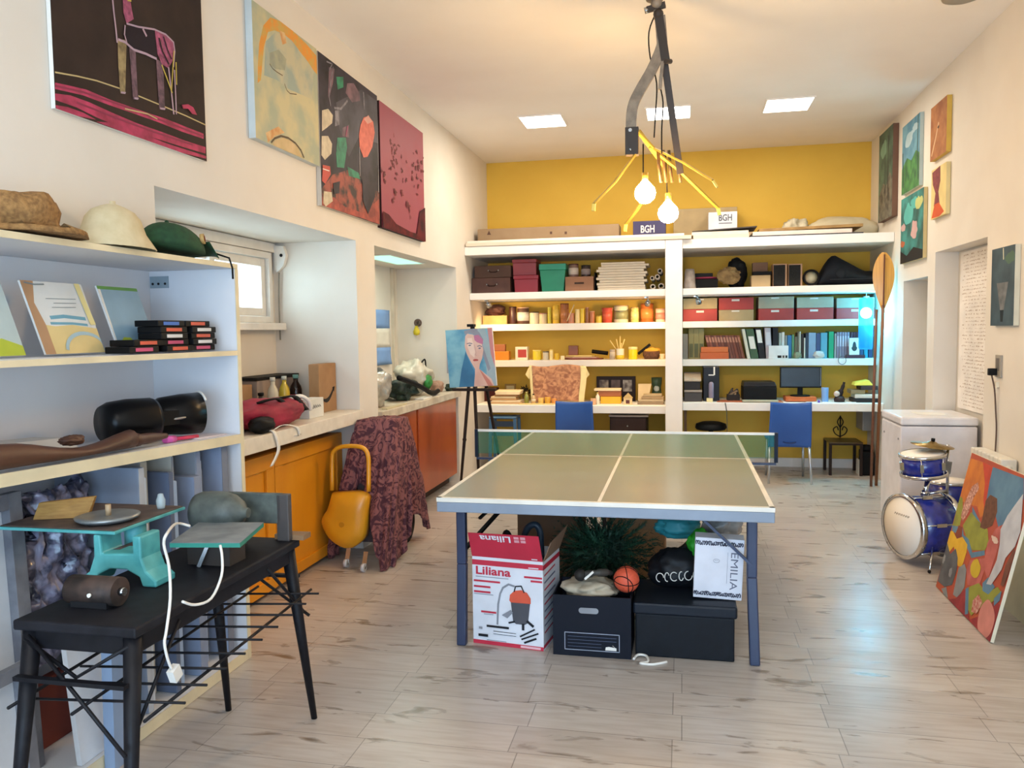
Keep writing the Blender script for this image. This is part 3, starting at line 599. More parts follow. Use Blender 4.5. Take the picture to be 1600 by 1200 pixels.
solo(MB().hexa([(-2.43,2.18,z3(2.18)),(-2.21,2.18,z3(2.18)),(-2.2,2.62,z3(2.62)),(-2.43,2.62,z3(2.62)),(-2.40,2.2,z3(2.2)+.06),(-2.27,2.2,z3(2.2)+.06),(-2.26,2.6,z3(2.6)+.055),(-2.40,2.6,z3(2.6)+.055)], mat('#c9c6c0', .7)), 'paper_stack', 'low heap of pale papers behind the wooden instrument', 'papers')
t = thing('marker_pen', 'pink marker pen with magenta cap on the third shelf', 'pen', (-2.08,3.0,z3(3.0)))
MB().cyl((-.01,.01,.012),(.0,.16,.011-.006), .008, mat('#d6305c', .4)).build('barrel', t); MB().cyl((-.013,-.05,.018),(-.01,.01,.013), .015, mat('#d95fb0', .4), n=10).build('cap', t)
solo(MB().hexa([(-2.2,3.13,z3(3.13)),(-2.06,3.13,z3(3.13)),(-2.06,3.36,z3(3.36)),(-2.2,3.36,z3(3.36)),(-2.2,3.13,z3(3.13)+.006),(-2.06,3.13,z3(3.13)+.006),(-2.06,3.36,z3(3.36)+.006),(-2.2,3.36,z3(3.36)+.006)], mat('#d9cfd4', .7)), 'paper_sheets', 'thin pink white paper sheets under the drums', 'papers')
# canvases stored on edge in the lower bay
cc = ['#8e97a8','#cfdbe8','#7d8494','#b9bec6','#5f6b84','#a8c2e4','#d8d2c4','#6f7686','#8a96ae','#9a9ea6','#b4c8e4','#787e8c','#8f9cb6']
cn = ['slate grey','whitish','dark grey','light grey','dark blue grey','pale blue','cream','charcoal grey','dusty blue','mid grey','ice blue','iron grey','lavender grey']
yy = 2.73
for i, c in enumerate(cc):
    w_ = (.035,.04,.022,.045,.03,.055,.016,.026,.055,.035,.04,.045,.05)[i]; h_ = .98-.05*((i*7) % 3)-.0*i; xf = -2.06-.03*((i*5) % 4)
    m_ = mat(c, .7); o = MB(); t = thing('stored_canvas', '%s canvas edge standing on the bottom board, %s from the left' % (cn[i], ORD[i]), 'canvas', (-2.25,yy+w_/2,.051), 0, 'canvases stored on edge in the lower bay')
    MB().box((-.19,-w_/2+.001,0), (xf+2.25-.001,w_/2-.001,h_), m_).build('stretcher', t, None, .003)
    MB().box((xf+2.25,-w_/2+.002,.003), (xf+2.252,w_/2-.002,h_-.003), mat(cc[(i+3) % 13] if i % 3 == 0 else c, .7)).build('canvas_edge', t)
    yy += w_+.011
PL = mat('#8f8aa0', .3, col2='#3a3c52', scale=16, lo=.42, hi=.56, coat=.3)
o = MB(); o.grid(lambda u, v: (-2.24+.045*noise.noise(V((u*7,v*9,2)))+.02*noise.noise(V((u*19,v*21,5))), 2.40+.27*u, .37+.62*v), 40, 60, PL, thick=.05)
solo(o, 'wrapped_canvas', 'large canvas wrapped in crumpled grey plastic behind the machine', 'canvas')
solo(MB().box((-2.30,2.35,.052), (-2.26,2.66,.30), mat('#7c3a30', .8)), 'board', 'dark red board low behind the black metal table', 'board')
solo(MB().hexa([(-2.06,2.345,.052),(-2.04,2.345,.052),(-2.04,2.62,.052),(-2.06,2.62,.052),(-2.11,2.345,.55),(-2.09,2.345,.55),(-2.09,2.62,.53),(-2.11,2.62,.53)], mat('#e4e8ee', .6)), 'white_sheet', 'white board leaning low inside the shelf unit under the metal table', 'board')
solo(MB().hexa([(-2.015,2.40,.001),(-1.965,2.40,.001),(-1.965,2.46,.001),(-2.015,2.46,.001),(-2.035,2.42,.56),(-1.99,2.42,.56),(-1.99,2.49,.56),(-2.035,2.49,.56)], mat('#8ea2be', .6)), 'plank', 'blue grey plank leaning in front of the low white board', 'plank') if 0 else solo(MB().hexa([(-2.012,2.42,.001),(-1.97,2.42,.001),(-1.97,2.48,.001),(-2.012,2.48,.001),(-2.012,2.43,.56),(-1.97,2.43,.56),(-1.97,2.49,.56),(-2.012,2.49,.56)], mat('#8ea2be', .6)), 'plank', 'blue grey plank standing in front of the low white board', 'plank')
# stretched canvases seen from behind, bottom left corner
FRM = mat('#77777c', .7, col2='#5d5d64', scale=12); BKC = mat('#cfd0d2', .8)
def back_frame(label, O, U, Vv, th=.035, bw=.055):
    O, U, Vv = V(O), V(U), V(Vv); N = U.cross(Vv).normalized(); u, v = U.normalized(), Vv.normalized(); X = frame(O, u, v, N); W, H = U.length, Vv.length
    t = thing('stretched_canvas', label, 'canvas', O+U/2, 0, 'canvases leaning in the bottom left corner')
    for a, b in (((0,0,0),(bw,H,th)),((W-bw,0,0),(W,H,th)),((bw,0,0),(W-bw,bw,th)),((bw,H-bw,0),(W-bw,H,th))): part(MB().box(a, b, FRM, X), 'stretcher_bar', t, .002)
    part(MB().box((.002,.002,-.004), (W-.002,H-.002,-.0005), BKC, X), 'canvas_back', t)
back_frame('tall canvas seen from behind leaning at the bottom left corner', (-2.21,1.50,.052), (0,.83,0), (-.04,0,.965))
back_frame('shorter canvas seen from behind in front at the bottom left', (-1.96,1.46,.001), (0,.60,0), (-.03,0,.55), .03, .04)
# ================================================= black metal table
TX0, TX1, TY0, TY1, TZ = -1.83, -1.44, 1.87, 2.83, .755
t = thing('metal_table', 'black welded metal table with tapered legs carrying the old machines', 'table', (-1.635,2.35,0))
MT = mat('#101015', .5, col2='#18181d', scale=30)
o = MB().box((TX0,TY0,TZ-.03), (TX1,TY1,TZ), mat('#141419', .6, col2='#1e1e24', scale=20)); part(o, 'tabletop', t, .006)
o = MB()
for a, b in (((TX0+.02,TY0+.02),(TX1-.02,TY0+.045)),((TX0+.02,TY1-.045),(TX1-.02,TY1-.02)),((TX0+.02,TY0+.045),(TX0+.045,TY1-.045)),((TX1-.045,TY0+.045),(TX1-.02,TY1-.045))): o.box((*a,TZ-.085), (*b,TZ-.031), MT)
part(o, 'apron', t, .003)
for x, sx in ((TX0+.035,-.03),(TX1-.035,.03)):
    for y, sy_ in ((TY0+.035,-.10),(TY1-.035,.12)): part(MB().cyl((x+sx,y+sy_,0),(x,y,TZ-.031), .012, MT, .026, 14), 'leg', t)
o = MB()                                        # wire shelf under the top
for k in range(9):
    y = TY0+.06+k*.105; o.tube([(TX0-.02,y,.50+.014*k*.3),(TX1+.10,y,.53+.014*k*.3)], .004, MT, 6)
for x in (TX0-.01,(TX0+TX1)/2,TX1+.03): o.tube([(x,TY0-.02,.51),(x,TY1+.02,.55)], .005, MT, 6)
part(o, 'wire_shelf', t)
for y0, s_ in ((TY0+.01,1),(TY1-.01,-1)):
    part(MB().tube([(TX0+.03,y0,.70),(-1.64,y0,.60),(TX1-.03,y0,.70)], .006, MT, 6), 'brace', t); part(MB().bar((TX0+.02,y0-.03*s_,.60),(TX1-.02,y0-.03*s_,.60), .02, .012, MT), 'stretcher', t)
    part(MB().tube([(TX0+.04,y0,.71),(TX1+.0,y0-.07*s_,.43)], .006, MT, 6), 'brace', t)
part(MB().tube([(TX1-.02,TY0+.0,.45),(TX1-.02,TY0+.22,.70)], .006, MT, 6), 'brace', t); part(MB().tube([(TX1-.02,TY1+.05,.45),(TX1-.02,TY1-.22,.70)], .006, MT, 6), 'brace', t)
# teal cast-iron saw
TEAL = mat('#5aaeae', .45, col2='#3f8f90', scale=12); RUST = mat('#5b4a42', .6, col2='#3d3430', scale=16)
t = thing('table_saw', 'old teal cast iron table saw with rusty top plate', 'machine', (-1.74,2.22,TZ))
XZ = lambda y: Matrix(((1,0,0,-1.74),(0,0,1,y),(0,1,0,TZ),(0,0,0,1)))
ol = [(-.14,0),(-.09,0),(-.075,.03),(-.03,.052),(.03,.052),(.075,.03),(.085,0),(.135,0),(.135,.02),(.10,.05),(.085,.09),(.085,.16),(.055,.16),(.055,.105),(-.055,.10),(-.06,.16),(-.085,.16),(-.085,.09),(-.105,.04),(-.14,.015)]
o = MB(); o.prism(ol, 2.19, 2.29, TEAL, Matrix(((1,0,0,-1.74),(0,0,1,0),(0,1,0,TZ+.001),(0,0,0,1))))
part(o, 'base', t, .006)
o = MB(); o.hexa([(-2.18,2.19,.918),(-1.745,2.19,.918),(-1.745,2.56,.918),(-2.16,2.56,.918),(-2.18,2.19,.928),(-1.745,2.19,.928),(-1.745,2.56,.928),(-2.16,2.56,.928)], TEAL); o.box((-2.175,2.195,.928), (-1.75,2.555,.932), RUST)
part(o, 'top_plate', t, .002)
part(MB().cyl((-1.80,2.36,.925),(-1.80,2.36,.84), .035, TEAL).cyl((-1.78,2.24,.83),(-1.78,2.4,.83), .03, RUST), 'arbor', t)
o = MB(); o.cyl((-1.76,2.02,.80),(-1.60,2.02,.80), .042, mat('#2b2624', .5, col2='#4b3c36', scale=18), n=20); o.box((-1.74,1.985,.757), (-1.62,2.055,.775), DARK); o.cyl((-1.60,2.02,.80),(-1.585,2.02,.80), .012, STEEL); o.cyl((-1.665,1.976,.80),(-1.665,1.97,.80), .006, PAPER, n=8)
solo(o, 'electric_motor', 'small dark rusty electric motor under the saw', 'motor')
solo(MB().hexa([(-2.12,2.27,.933),(-1.96,2.33,.933),(-1.97,2.36,.933),(-2.13,2.30,.933),(-2.12,2.30,.985),(-1.95,2.36,1.0),(-1.955,2.378,1.0),(-2.125,2.318,.985)], mat('#a07a3e', .7, col2='#8a6530', scale=20, stretch=(1,1,6))), 'wood_block', 'yellowish wooden block leaning on the saw plate', 'wood', bevel=.003)
o = MB(); o.lathe([(.001,.0),(.085,.004),(.098,.012),(.10,.018),(.085,.022),(.06,.016),(.001,.016)], mat('#8d9294', .35, .6), 36, Matrix.Translation((-1.86,2.305,.933))); o.cyl((-1.865,2.315,.949),(-1.865,2.315,.985), .009, mat('#b59a78', .5))
solo(o, 'grinding_disc', 'round grey disc with wooden peg lying on the saw plate', 'disc')
solo(MB().lathe([(.001,0),(.013,.0),(.015,.012),(.016,.03),(.011,.042),(.009,.052),(.001,.054)], mat('#c8d8dc', .08, alpha=.55), 18, Matrix.Translation((-1.80,2.50,.933))), 'glass_bulb', 'small clear glass bulb standing at right end of the saw plate', 'bulb')
# disc sander
GM = mat('#5f6660', .5, col2='#454b48', scale=20); t = thing('disc_sander', 'grey green motorised disc sander with a flat work plate', 'machine', (-1.62,2.6,TZ))
m0 = A(352,800,Y=2.68); o = MB(); X = frame((m0.x-.12,2.68,m0.z), (0,1,0), (0,0,1), (1,0,0))
o.lathe([(.03,0),(.065,.006),(.074,.03),(.074,.12),(.068,.15),(.045,.185),(.02,.20),(.018,.215)], GM, 28, X); part(o, 'motor', t)
part(MB().box((m0.x-.09,2.64,TZ+.001), (m0.x+.06,2.72,m0.z-.06), mat('#3c423e', .6)), 'foot', t)
a0 = A(265,848,Z=.86); a1 = A(375,848,Z=.86); a2 = A(412,816,Z=.86); a3 = A(310,816,Z=.86)
o = MB(); dn = V((0,0,.016)); GP = mat('#8a8f92', .45, col2='#6f7578', scale=14)
o.hexa([a0-dn,a1-dn,a2-dn,a3-dn,a0-V((0,0,.002)),a1-V((0,0,.002)),a2-V((0,0,.002)),a3-V((0,0,.002))], mat('#2f8a78', .5)); o.hexa([a0-V((0,0,.0015)),a1-V((0,0,.0015)),a2-V((0,0,.0015)),a3-V((0,0,.0015)),a0,a1,a2,a3], GP); part(o, 'work_plate', t)
c_ = (a0+a1+a2+a3)/4; part(MB().box((c_.x-.09,c_.y-.05,TZ+.001), (c_.x+.07,c_.y+.05,.843), mat('#3a302a', .6)).bar((c_.x-.03,c_.y-.08,.76),(c_.x,c_.y-.06,.842), .012, .012, STEEL), 'support', t)
h0 = A(330,812,Y=2.80); h1 = A(445,770,Y=2.80)
o = MB().box((h0.x,2.775,h0.z), (h1.x-.005,2.80,h1.z), GM); o.bar((h1.x,2.79,TZ+.001),(h1.x,2.79,h1.z-.002), .05, .03, mat('#4c4644', .6)); part(o, 'guard', t, .004)
solo(MB().box((TX1-.09,2.80,TZ+.001), (TX1+.03,2.86,TZ+.02), mat('#8a6a4a', .7)), 'wood_offcut', 'small pale wood offcut on the far right table corner', 'wood')
WC = mat('#e6e2da', .5); t = thing('cable', 'white power cord hanging down in front of the black table', 'cord', (-1.42,2.1,.4))
pts = [A(297,822,Y=2.36), A(276,818,Y=2.3), A(262,832,X=-1.425), A(256,850,X=-1.422), A(264,885,X=-1.42), A(266,935,X=-1.42), A(260,985,X=-1.42), A(257,1005,X=-1.42), A(262,1030,X=-1.42), A(268,1045,X=-1.42)]
def smooth(pts, k=4):
    pts = [V(p) for p in pts]; out = []
    for i in range(len(pts)-1):
        p0 = pts[max(0,i-1)]; p1 = pts[i]; p2 = pts[i+1]; p3 = pts[min(len(pts)-1,i+2)]
        for j in range(k):
            u = j/k; out.append(.5*((2*p1)+(p2-p0)*u+(2*p0-5*p1+4*p2-p3)*u*u+(3*p1-p0-3*p2+p3)*u**3))
    return out+[pts[-1]]
part(MB().tube(smooth(pts), .0042, WC, 8), 'cable', t)
pl = A(273,1052,X=-1.42); part(MB().ctr(pl, (.022,.034,.04), WC, (.4,0,0)).cyl(pl+V((0,.015,-.02)), pl+V((0,.022,-.035)), .003, STEEL, n=6), 'plug', t)
o = MB().tube(smooth([A(344,852,X=-1.425), A(347,870,X=-1.41), A(346,900,X=-1.405), A(330,935,X=-1.405), A(305,945,X=-1.41), A(285,940,X=-1.415)]), .0042, WC, 8)
solo(o, 'cable', 'second white cord looping under the right side of the table', 'cord')

# ================================================= things in the window niche
t = thing('backpack', 'maroon backpack with black straps lying on the window niche worktop', 'bag', (-2.36,4.3,1.0))
MAR = mat('#a3213c', .7, col2='#7e182e', scale=10, bump=.3)
MB().blob((0,0,.085), (.14,.36,.09), MAR, 3, .22, 2.6, 4, flat=-.08).build('body', t)
o = MB()
for s_, dy in ((1,-.12),(1,.07)):
    o.grid(lambda u, v: (.04+.10*u+.02*math.sin(u*5), dy+.24*u-.09+.055*v, .165+.03*math.sin(u*3)-.09*u*u), 12, 2, BLACK, thick=.012)
o.build('strap', t)
MB().blob((.10,-.27,.045), (.06,.10,.045), BLACK, 9, .3, 3, 3, flat=-.044).build('side_pocket', t)
MB().tube(smooth([(.05,.16,.15),(.09,.22,.165),(.11,.29,.13),(.10,.33,.07)]), .012, mat('#e9e3dc', .6), 8).build('reflective_piping', t)
t = thing('hanging_strap', 'loose white strap hanging over the niche worktop edge', 'strap', (-2.2,4.2,1.0))
part(MB().grid(lambda u, v: (lambda p: (p.x, p.y+.028*(v-.5)*1.2, p.z))(smooth([(-2.222,4.05,1.012),(-2.212,4.06,1.014),(-2.195,4.07,.985),(-2.197,4.1,.9),(-2.2,4.02,.82)], 4)[round(u*16)]), 16, 1, PAPER, thick=.003), 'band', t)
part(MB().grid(lambda u, v: (lambda p: (p.x, p.y+.03*(v-.5), p.z))(smooth([(-2.222,4.1,1.012),(-2.208,4.18,1.03),(-2.196,4.32,1.0),(-2.197,4.36,.95),(-2.198,4.3,.955)], 4)[round(u*16)]), 16, 1, PAPER, thick=.003), 'loop', t)
def bottle(name, label, p, r, h, body, cap, lab=None, group=None, neck=.4):
    t = thing(name, label, 'bottle', p, 0, group)
    MB().lathe([(.001,0),(r*.9,0),(r,r*.2),(r,h*.6),(r*.85,h*.70),(r*neck,h*.82),(r*neck,h*.92)], body, 16).build('body', t)
    MB().lathe([(r*neck*1.2,h*.9),(r*neck*1.2,h),(.001,h)], cap, 12).build('cap', t)
    if lab: MB().lathe([(r*1.012,h*.2),(r*1.012,h*.48)], lab, 16).build('label', t)
    return t
GB = 'bottles on the niche worktop'; OIL = mat('#c9b23a', .15, coat=.5); DKB = mat('#2a1a18', .15, coat=.5)
for i, (px, r, bc, cap, lb, lab) in enumerate(((408,.04,mat('#3b2f28',.3),BLACK,None,'dark jar with black lid beside the small cardboard box'),(427,.036,mat('#cfc8b4',.2),mat('#d8d8d0',.4),None,'cloudy pale bottle between the dark jar and oil bottle'),(445,.036,OIL,mat('#cdd4cc',.4),mat('#d8cf9a',.6),'yellow oil bottle with pale cap on the niche worktop'),(463,.042,DKB,mat('#7fb0a4',.4),mat('#c9405a',.6),'dark bottle with red label beside the white carton'))):
    p = A(px,630,X=-2.62); bottle('bottle', lab, (-2.62,p.y,1.001), r, .26 if i else .17, bc, cap, lb, GB)
p0 = A(497,600,X=-2.44); 
t = thing('cardboard_box', 'tall narrow brown cardboard carton with a dark curved arrow mark', 'box', (-2.52,5.2,1.001))
part(MB().box((-2.475,5.06,1.001), (-2.40,5.335,1.335), CARD), 'carton', t, .003)
o = MB(); DKA = mat('#2a2622', .7)
yy = lambda f: 5.09+.20*f; zz = lambda f: 1.10+.05*math.sin(0)+.06*f-.045*math.sin(f*PI)
o.grid(lambda u, v: (-2.3985, yy(u), zz(u)+(.004+.012*math.sin(u*PI*.8))*(v-.5)*2), 12, 1, DKA); o.add([(-2.3985,5.265,1.165),(-2.3985,5.305,1.172),(-2.3985,5.295,1.13)], [(0,1,2)], DKA); part(o, 'printed_arrow', t)
t = thing('carton', 'white carton with faint grey lettering beside the tall cardboard box', 'box', (-2.3,4.9,1.001))
part(MB().box((-2.40,4.72,1.001), (-2.31,4.93,1.125), mat('#dcdcd6', .6)), 'carton', t, .003)
part(MB().tube([(-2.3085,4.77+.014*k,1.075+(.012 if k % 2 else -.012)*(1-.06*k)) for k in range(9)], .003, mat('#8d9196', .7), 5), 'script_mark', t)
solo(MB().box((-2.86,4.05,1.001), (-2.72,4.75,1.22), CARD), 'cardboard_box', 'brown cardboard box at the back of the window niche', 'box', bevel=.003)
solo(MB().box((-2.865,4.78,1.001), (-2.70,5.33,1.24), mat('#9a8a80', .7)).box((-2.865,4.76,1.242), (-2.69,5.35,1.262), BLACK), 'crate', 'low pale crate with black lid behind the bottles', 'box', bevel=.003)
solo(MB().grid(lambda u, v: (-2.56-.10*v, 3.92+.24*u*(1-.35*v), 1.002+.30*v), 6, 6, mat('#d9cf7a', .7), thick=.006), 'paper_sheet', 'pale yellow sheet leaning beside the shelf unit end panel', 'paper')
# ================================================= things in the far niche
N2 = .951
def bag(name, label, p, r, m, seed, amp=.3, cat='bag', extra=None, sharp=False):
    t = thing(name, label, cat, p); MB().blob((0,0,r[2]*.92), r, m, seed, amp, 3.2, 4, sharp, flat=-r[2]*.9).build('body', t)
    if extra: extra(t)
    return t
bag('plastic_bag', 'crumpled translucent whitish plastic bag nearest the pillar in far niche', (-2.42,6.05,N2), (.13,.2,.15), mat('#b9b4a8', .25, col2='#8f8a80', scale=10, coat=.4), 5, .35)
bag('rubbish_bag', 'black plastic bag at the back of the far niche', (-2.68,6.75,N2), (.14,.3,.14), mat('#25282a', .3, col2='#3a3f40', scale=9, coat=.4), 8, .35)
bag('leafy_bag', 'dark green leafy bundle behind the black handle in far niche', (-2.40,6.72,N2), (.11,.2,.10), mat('#22382a', .6, col2='#101c16', scale=25), 11, .5)
solo(MB().tube(smooth([(-2.28,6.30,1.17),(-2.27,6.55,1.12),(-2.26,6.85,1.05),(-2.26,7.05,.995),(-2.26,7.2,.976),(-2.27,7.35,.985)]), .022, BLACK, 10), 'umbrella', 'long black rolled umbrella lying across the far niche bags', 'umbrella')
def grn(t): MB().blob((.145,-.02,.13), (.035,.10,.07), mat('#2f8a3c', .5), 2, .4, 4, 3).build('green_print', t); MB().tube(smooth([(.02,.12,.27),(.05,.2,.33),(.04,.26,.25)]), .008, BLACK, 6).build('handle', t)
bag('shopping_bag', 'white and green plastic shopping bag in the far niche', (-2.48,7.25,N2), (.16,.25,.17), mat('#d6d0c0', .4, col2='#b5af9d', scale=8, coat=.3), 14, .4, extra=grn)
bag('cloth_bundle', 'small pinkish brown bundle right of the shopping bag', (-2.38,7.66,N2), (.07,.08,.06), mat('#b08a72', .8), 21, .3, 'bundle')
bag('leafy_bundle', 'small dark green bundle at right end of the stone worktop', (-2.28,7.8,N2), (.05,.06,.035), mat('#2c3a2a', .8), 22, .4, 'bundle')
solo(MB().box((-2.30,6.75,N2), (-2.215,7.0,N2+.010), PAPER), 'paper_sheet', 'white folded paper at the front of the stone worktop', 'paper', bevel=.003)
solo(MB().box((-2.262,5.85,N2), (-2.215,6.3,N2+.01), mat('#cdbf9a', .8)), 'paper_sheet', 'beige paper near the pillar on the stone worktop', 'paper')
# flag on the back wall
FB = mat('#7fa3d8', .8); FWH = mat('#e8e0d2', .8); t = thing('flag', 'light blue and white striped flag hanging on the far niche wall', 'flag', (-2.85,7.42,1.2))
o = MB(); wv = lambda u, z: -2.845+.012*math.sin(u*9+z*5)
for a, b, m in ((1.23,1.40,FB),(1.40,1.585,FWH),(1.585,1.765,FB)): o.grid(lambda u, v: (wv(u,a+(b-a)*v), 7.12+.54*u-.02*math.sin(v*3)*(a < 1.3), a+(b-a)*v), 12, 4, m, thick=.003)
part(o, 'cloth', t)
t = struct(MB().box((XN+.001,7.74,.952), (XN+.03,7.80,2.188), mat('#d8cbb8', .6)), 'trim_2')
t = thing('wall_hook', 'wall hook with yellow bulb shaped object on the far niche side wall', 'hook', (-2.65,7.9,1.55))
p = A(652,512,Y=7.9); part(MB().cyl((p.x,7.929,p.z+.05),(p.x,7.915,p.z+.05), .04, mat('#6a5548', .5)).tube([(p.x,7.915,p.z+.05),(p.x+.03,7.87,p.z+.06),(p.x+.04,7.86,p.z+.02)], .012, mat('#4a4038', .5)), 'hook', t)
part(MB().lathe([(.001,-.07),(.03,-.06),(.035,-.03),(.02,.01),(.012,.03),(.001,.03)], mat('#d9c42a', .5), 14, Matrix.Translation((p.x+.0,7.875,p.z-.01))), 'yellow_holder', t)
solo(MB().box((-2.35,7.9275,1.12), (-2.24,7.9295,1.45), mat('#a9a6b0', .6)), 'grey_panel', 'grey rectangular panel on the far niche side wall behind easel', 'panel')

# ================================================= covered trolley
YL = mat('#e8a01e', .35, coat=.3); t = thing('trolley', 'trolley with yellow tubular handle and rounded yellow front panel', 'trolley', (-2.1,5.2,0))
h = [A(519,766,Y=4.955), A(519,715,Y=4.97), A(522,705,Y=4.97), A(530,699,Y=4.97), A(545,697,Y=4.97), A(562,698,Y=4.97), A(571,703,Y=4.97), A(575,712,Y=4.97), A(576,725,Y=4.97), A(576,768,Y=4.955)]
part(MB().tube(smooth(h,3), .0145, YL, 12), 'handle', t)
pp = [A(x,y,Y=4.96) for x, y in ((519,770),(572,770),(575,800),(572,835),(563,848),(548,857),(532,854),(514,840),(503,818),(505,806),(512,795))]
pp = [p for p in smooth(pp+[pp[0]], 3)][:-1]; o = MB(); n = len(pp); c_ = sum(pp, V())/n; o.loft([[p+V((0,.05,0)) for p in pp],[p for p in pp],[c_+(p-c_)*.93+V((0,-.025,0)) for p in pp],[c_+(p-c_)*.5+V((0,-.04,0)) for p in pp]], YL)
o.cyl(c_+V((0,-.04,.0)), c_+V((0,-.045,0)), .018, mat('#c98512', .4)); part(o, 'front_panel', t)
part(MB().box((-2.16,5.10,.12), (-1.98,5.34,.70), mat('#4a3a3a', .7)).box((-2.12,5.34,.2), (-2.03,5.56,.5), mat('#4a3a3a', .7)), 'frame', t)
for px, py in ((541,880),(568,887)):
    p = A(px,py,Z=.028); o = MB().cyl(p+V((-.012,0,0)), p+V((.012,0,0)), .028, mat('#c4c4c4', .4), n=18); o.cyl(p+V((-.0135,0,0)), p+V((.0135,0,0)), .01, STEEL, n=10); o.bar(p+V((0,.01,0)), (p.x,p.y+.05,.12), .03, .008, STEEL); part(o, 'caster', t)
o = MB(); X = frame((-1.985,5.56,.15), (0,1,0), (0,0,1), (1,0,0)); o.lathe([(.06,-.03),(.12,-.03),(.145,-.02),(.149,0),(.145,.02),(.12,.03),(.06,.03)], BLACK, 28, X); o.lathe([(.001,-.015),(.07,-.015),(.07,.015),(.001,.015)], mat('#3a3a3c', .5), 20, X); part(o, 'wheel', t)
# cloth
CL = mat('#8a5553', .9, col2='#4a2530', scale=13, lo=.44, hi=.56, detail=3, dist=3.2)
TOPC = [(-2.185,5.19,.945),(-2.06,5.165,.955),(-1.905,5.17,.955),(-1.885,5.27,.955),(-1.89,5.36,.95),(-1.91,5.42,.945),(-2.05,5.44,.945),(-2.18,5.34,.94)]
MIDC = [(-2.24,5.08,.62),(-2.09,5.06,.66),(-1.885,5.04,.60),(-1.86,5.22,.60),(-1.865,5.40,.60),(-1.89,5.58,.58),(-2.05,5.66,.6),(-2.195,5.36,.6)]
HEMC = [(-2.345,5.05,.006),(-2.12,5.06,.52),(-1.905,4.84,.006),(-1.855,5.15,.06),(-1.862,5.45,.27),(-1.875,5.74,.06),(-2.05,5.78,.25),(-2.195,5.40,.3)]
def around(C_, u):
    n = len(C_); k = u*n; i = int(k) % n; f = k-int(k); p0, p1, p2, p3 = (V(C_[(i+d) % n]) for d in (-1,0,1,2))
    return .5*((2*p1)+(p2-p0)*f+(2*p0-5*p1+4*p2-p3)*f*f+(3*p1-p0-3*p2+p3)*f**3)
rings = []; NA = 224; ctr_ = V((-2.04,5.30,.962))
for j in range(5): rings.append([ctr_.lerp(around(TOPC, i/NA), .02+.98*j/5)+V((0,0,.010*noise.noise(V((i*.08,j,2))))) for i in range(NA)])
for j in range(41):
    v = j/40; ring = []
    for i in range(NA):
        u = i/NA; a, m_, h_ = around(TOPC,u), around(MIDC,u), around(HEMC,u); p = a*(1-v)**2+(m_*2-(a+h_)*.5)*2*v*(1-v)+h_*v*v
        out = V((p.x+2.04, (p.y-5.32), 0)); out = out.normalized() if out.length > 1e-6 else V((1,0,0))
        fold = .020*v*math.sin(2*PI*u*17+2.2*noise.noise(V((u*9,v*1.6,0)))*3)+.014*v*math.sin(2*PI*u*31+v*3)+.016*noise.noise(V((p.x*9,p.y*9,p.z*7)))
        p = p+out*fold; p.z += .035*v*v*noise.noise(V((u*40,5,0)))
        p.x = max(p.x, -2.182 if p.y > 5.3 else (-2.19 if p.z > .86 else -2.36)); p.z = max(p.z, .004); ring.append(p)
    rings.append(ring)
o = MB(); o.loft(rings, CL, True, False)
solo(o, 'patterned_cloth', 'maroon patterned cloth draped over the trolley down to the floor', 'cloth', solid=.003)

# ================================================= easel and portrait
EB = mat('#2a1d18', .5); t = thing('easel', 'dark wooden tripod easel holding the blue portrait', 'easel', (-1.86,7.2,0))
for (x0, x1), y0, y1 in (((-1.905,-1.985),7.1,7.02),((-1.845,-1.80),7.1,7.05)): part(MB().tube([(x0,y0+.02,1.05),(x0,y0,1.0),(x0+(x1-x0)*.5,(y0+y1)/2,.5),(x1,y1,.001)], [.016,.016,.015,.010], EB, 8).sphere((x0+(x1-x0)*.45,y0-.03,.56), .02, EB, 10), 'leg', t)
part(MB().tube([(-1.79,7.16,1.3),(-1.76,7.25,.95),(-1.66,7.5,.001)], [.016,.016,.011], EB, 8), 'leg', t)
part(MB().bar((-1.85,7.14,1.0),(-1.88,7.19,1.60), .04, .02, EB), 'mast', t, .003); part(MB().box((-2.04,7.04,1.005), (-1.64,7.115,1.028), EB), 'ledge', t, .003); part(MB().box((-1.91,7.10,1.585), (-1.85,7.2,1.61), BLACK), 'top_clamp', t, .003)
O, U, Vv = (-2.067,7.08,1.033), (.439,0,.02), (-.051,.06,.52)
SKN = mat('#dcbdb6', .7, col2='#cfa79f', scale=6); BLU = mat('#4f8fb8', .7, col2='#7fb4cc', scale=5, lo=.4, hi=.6)
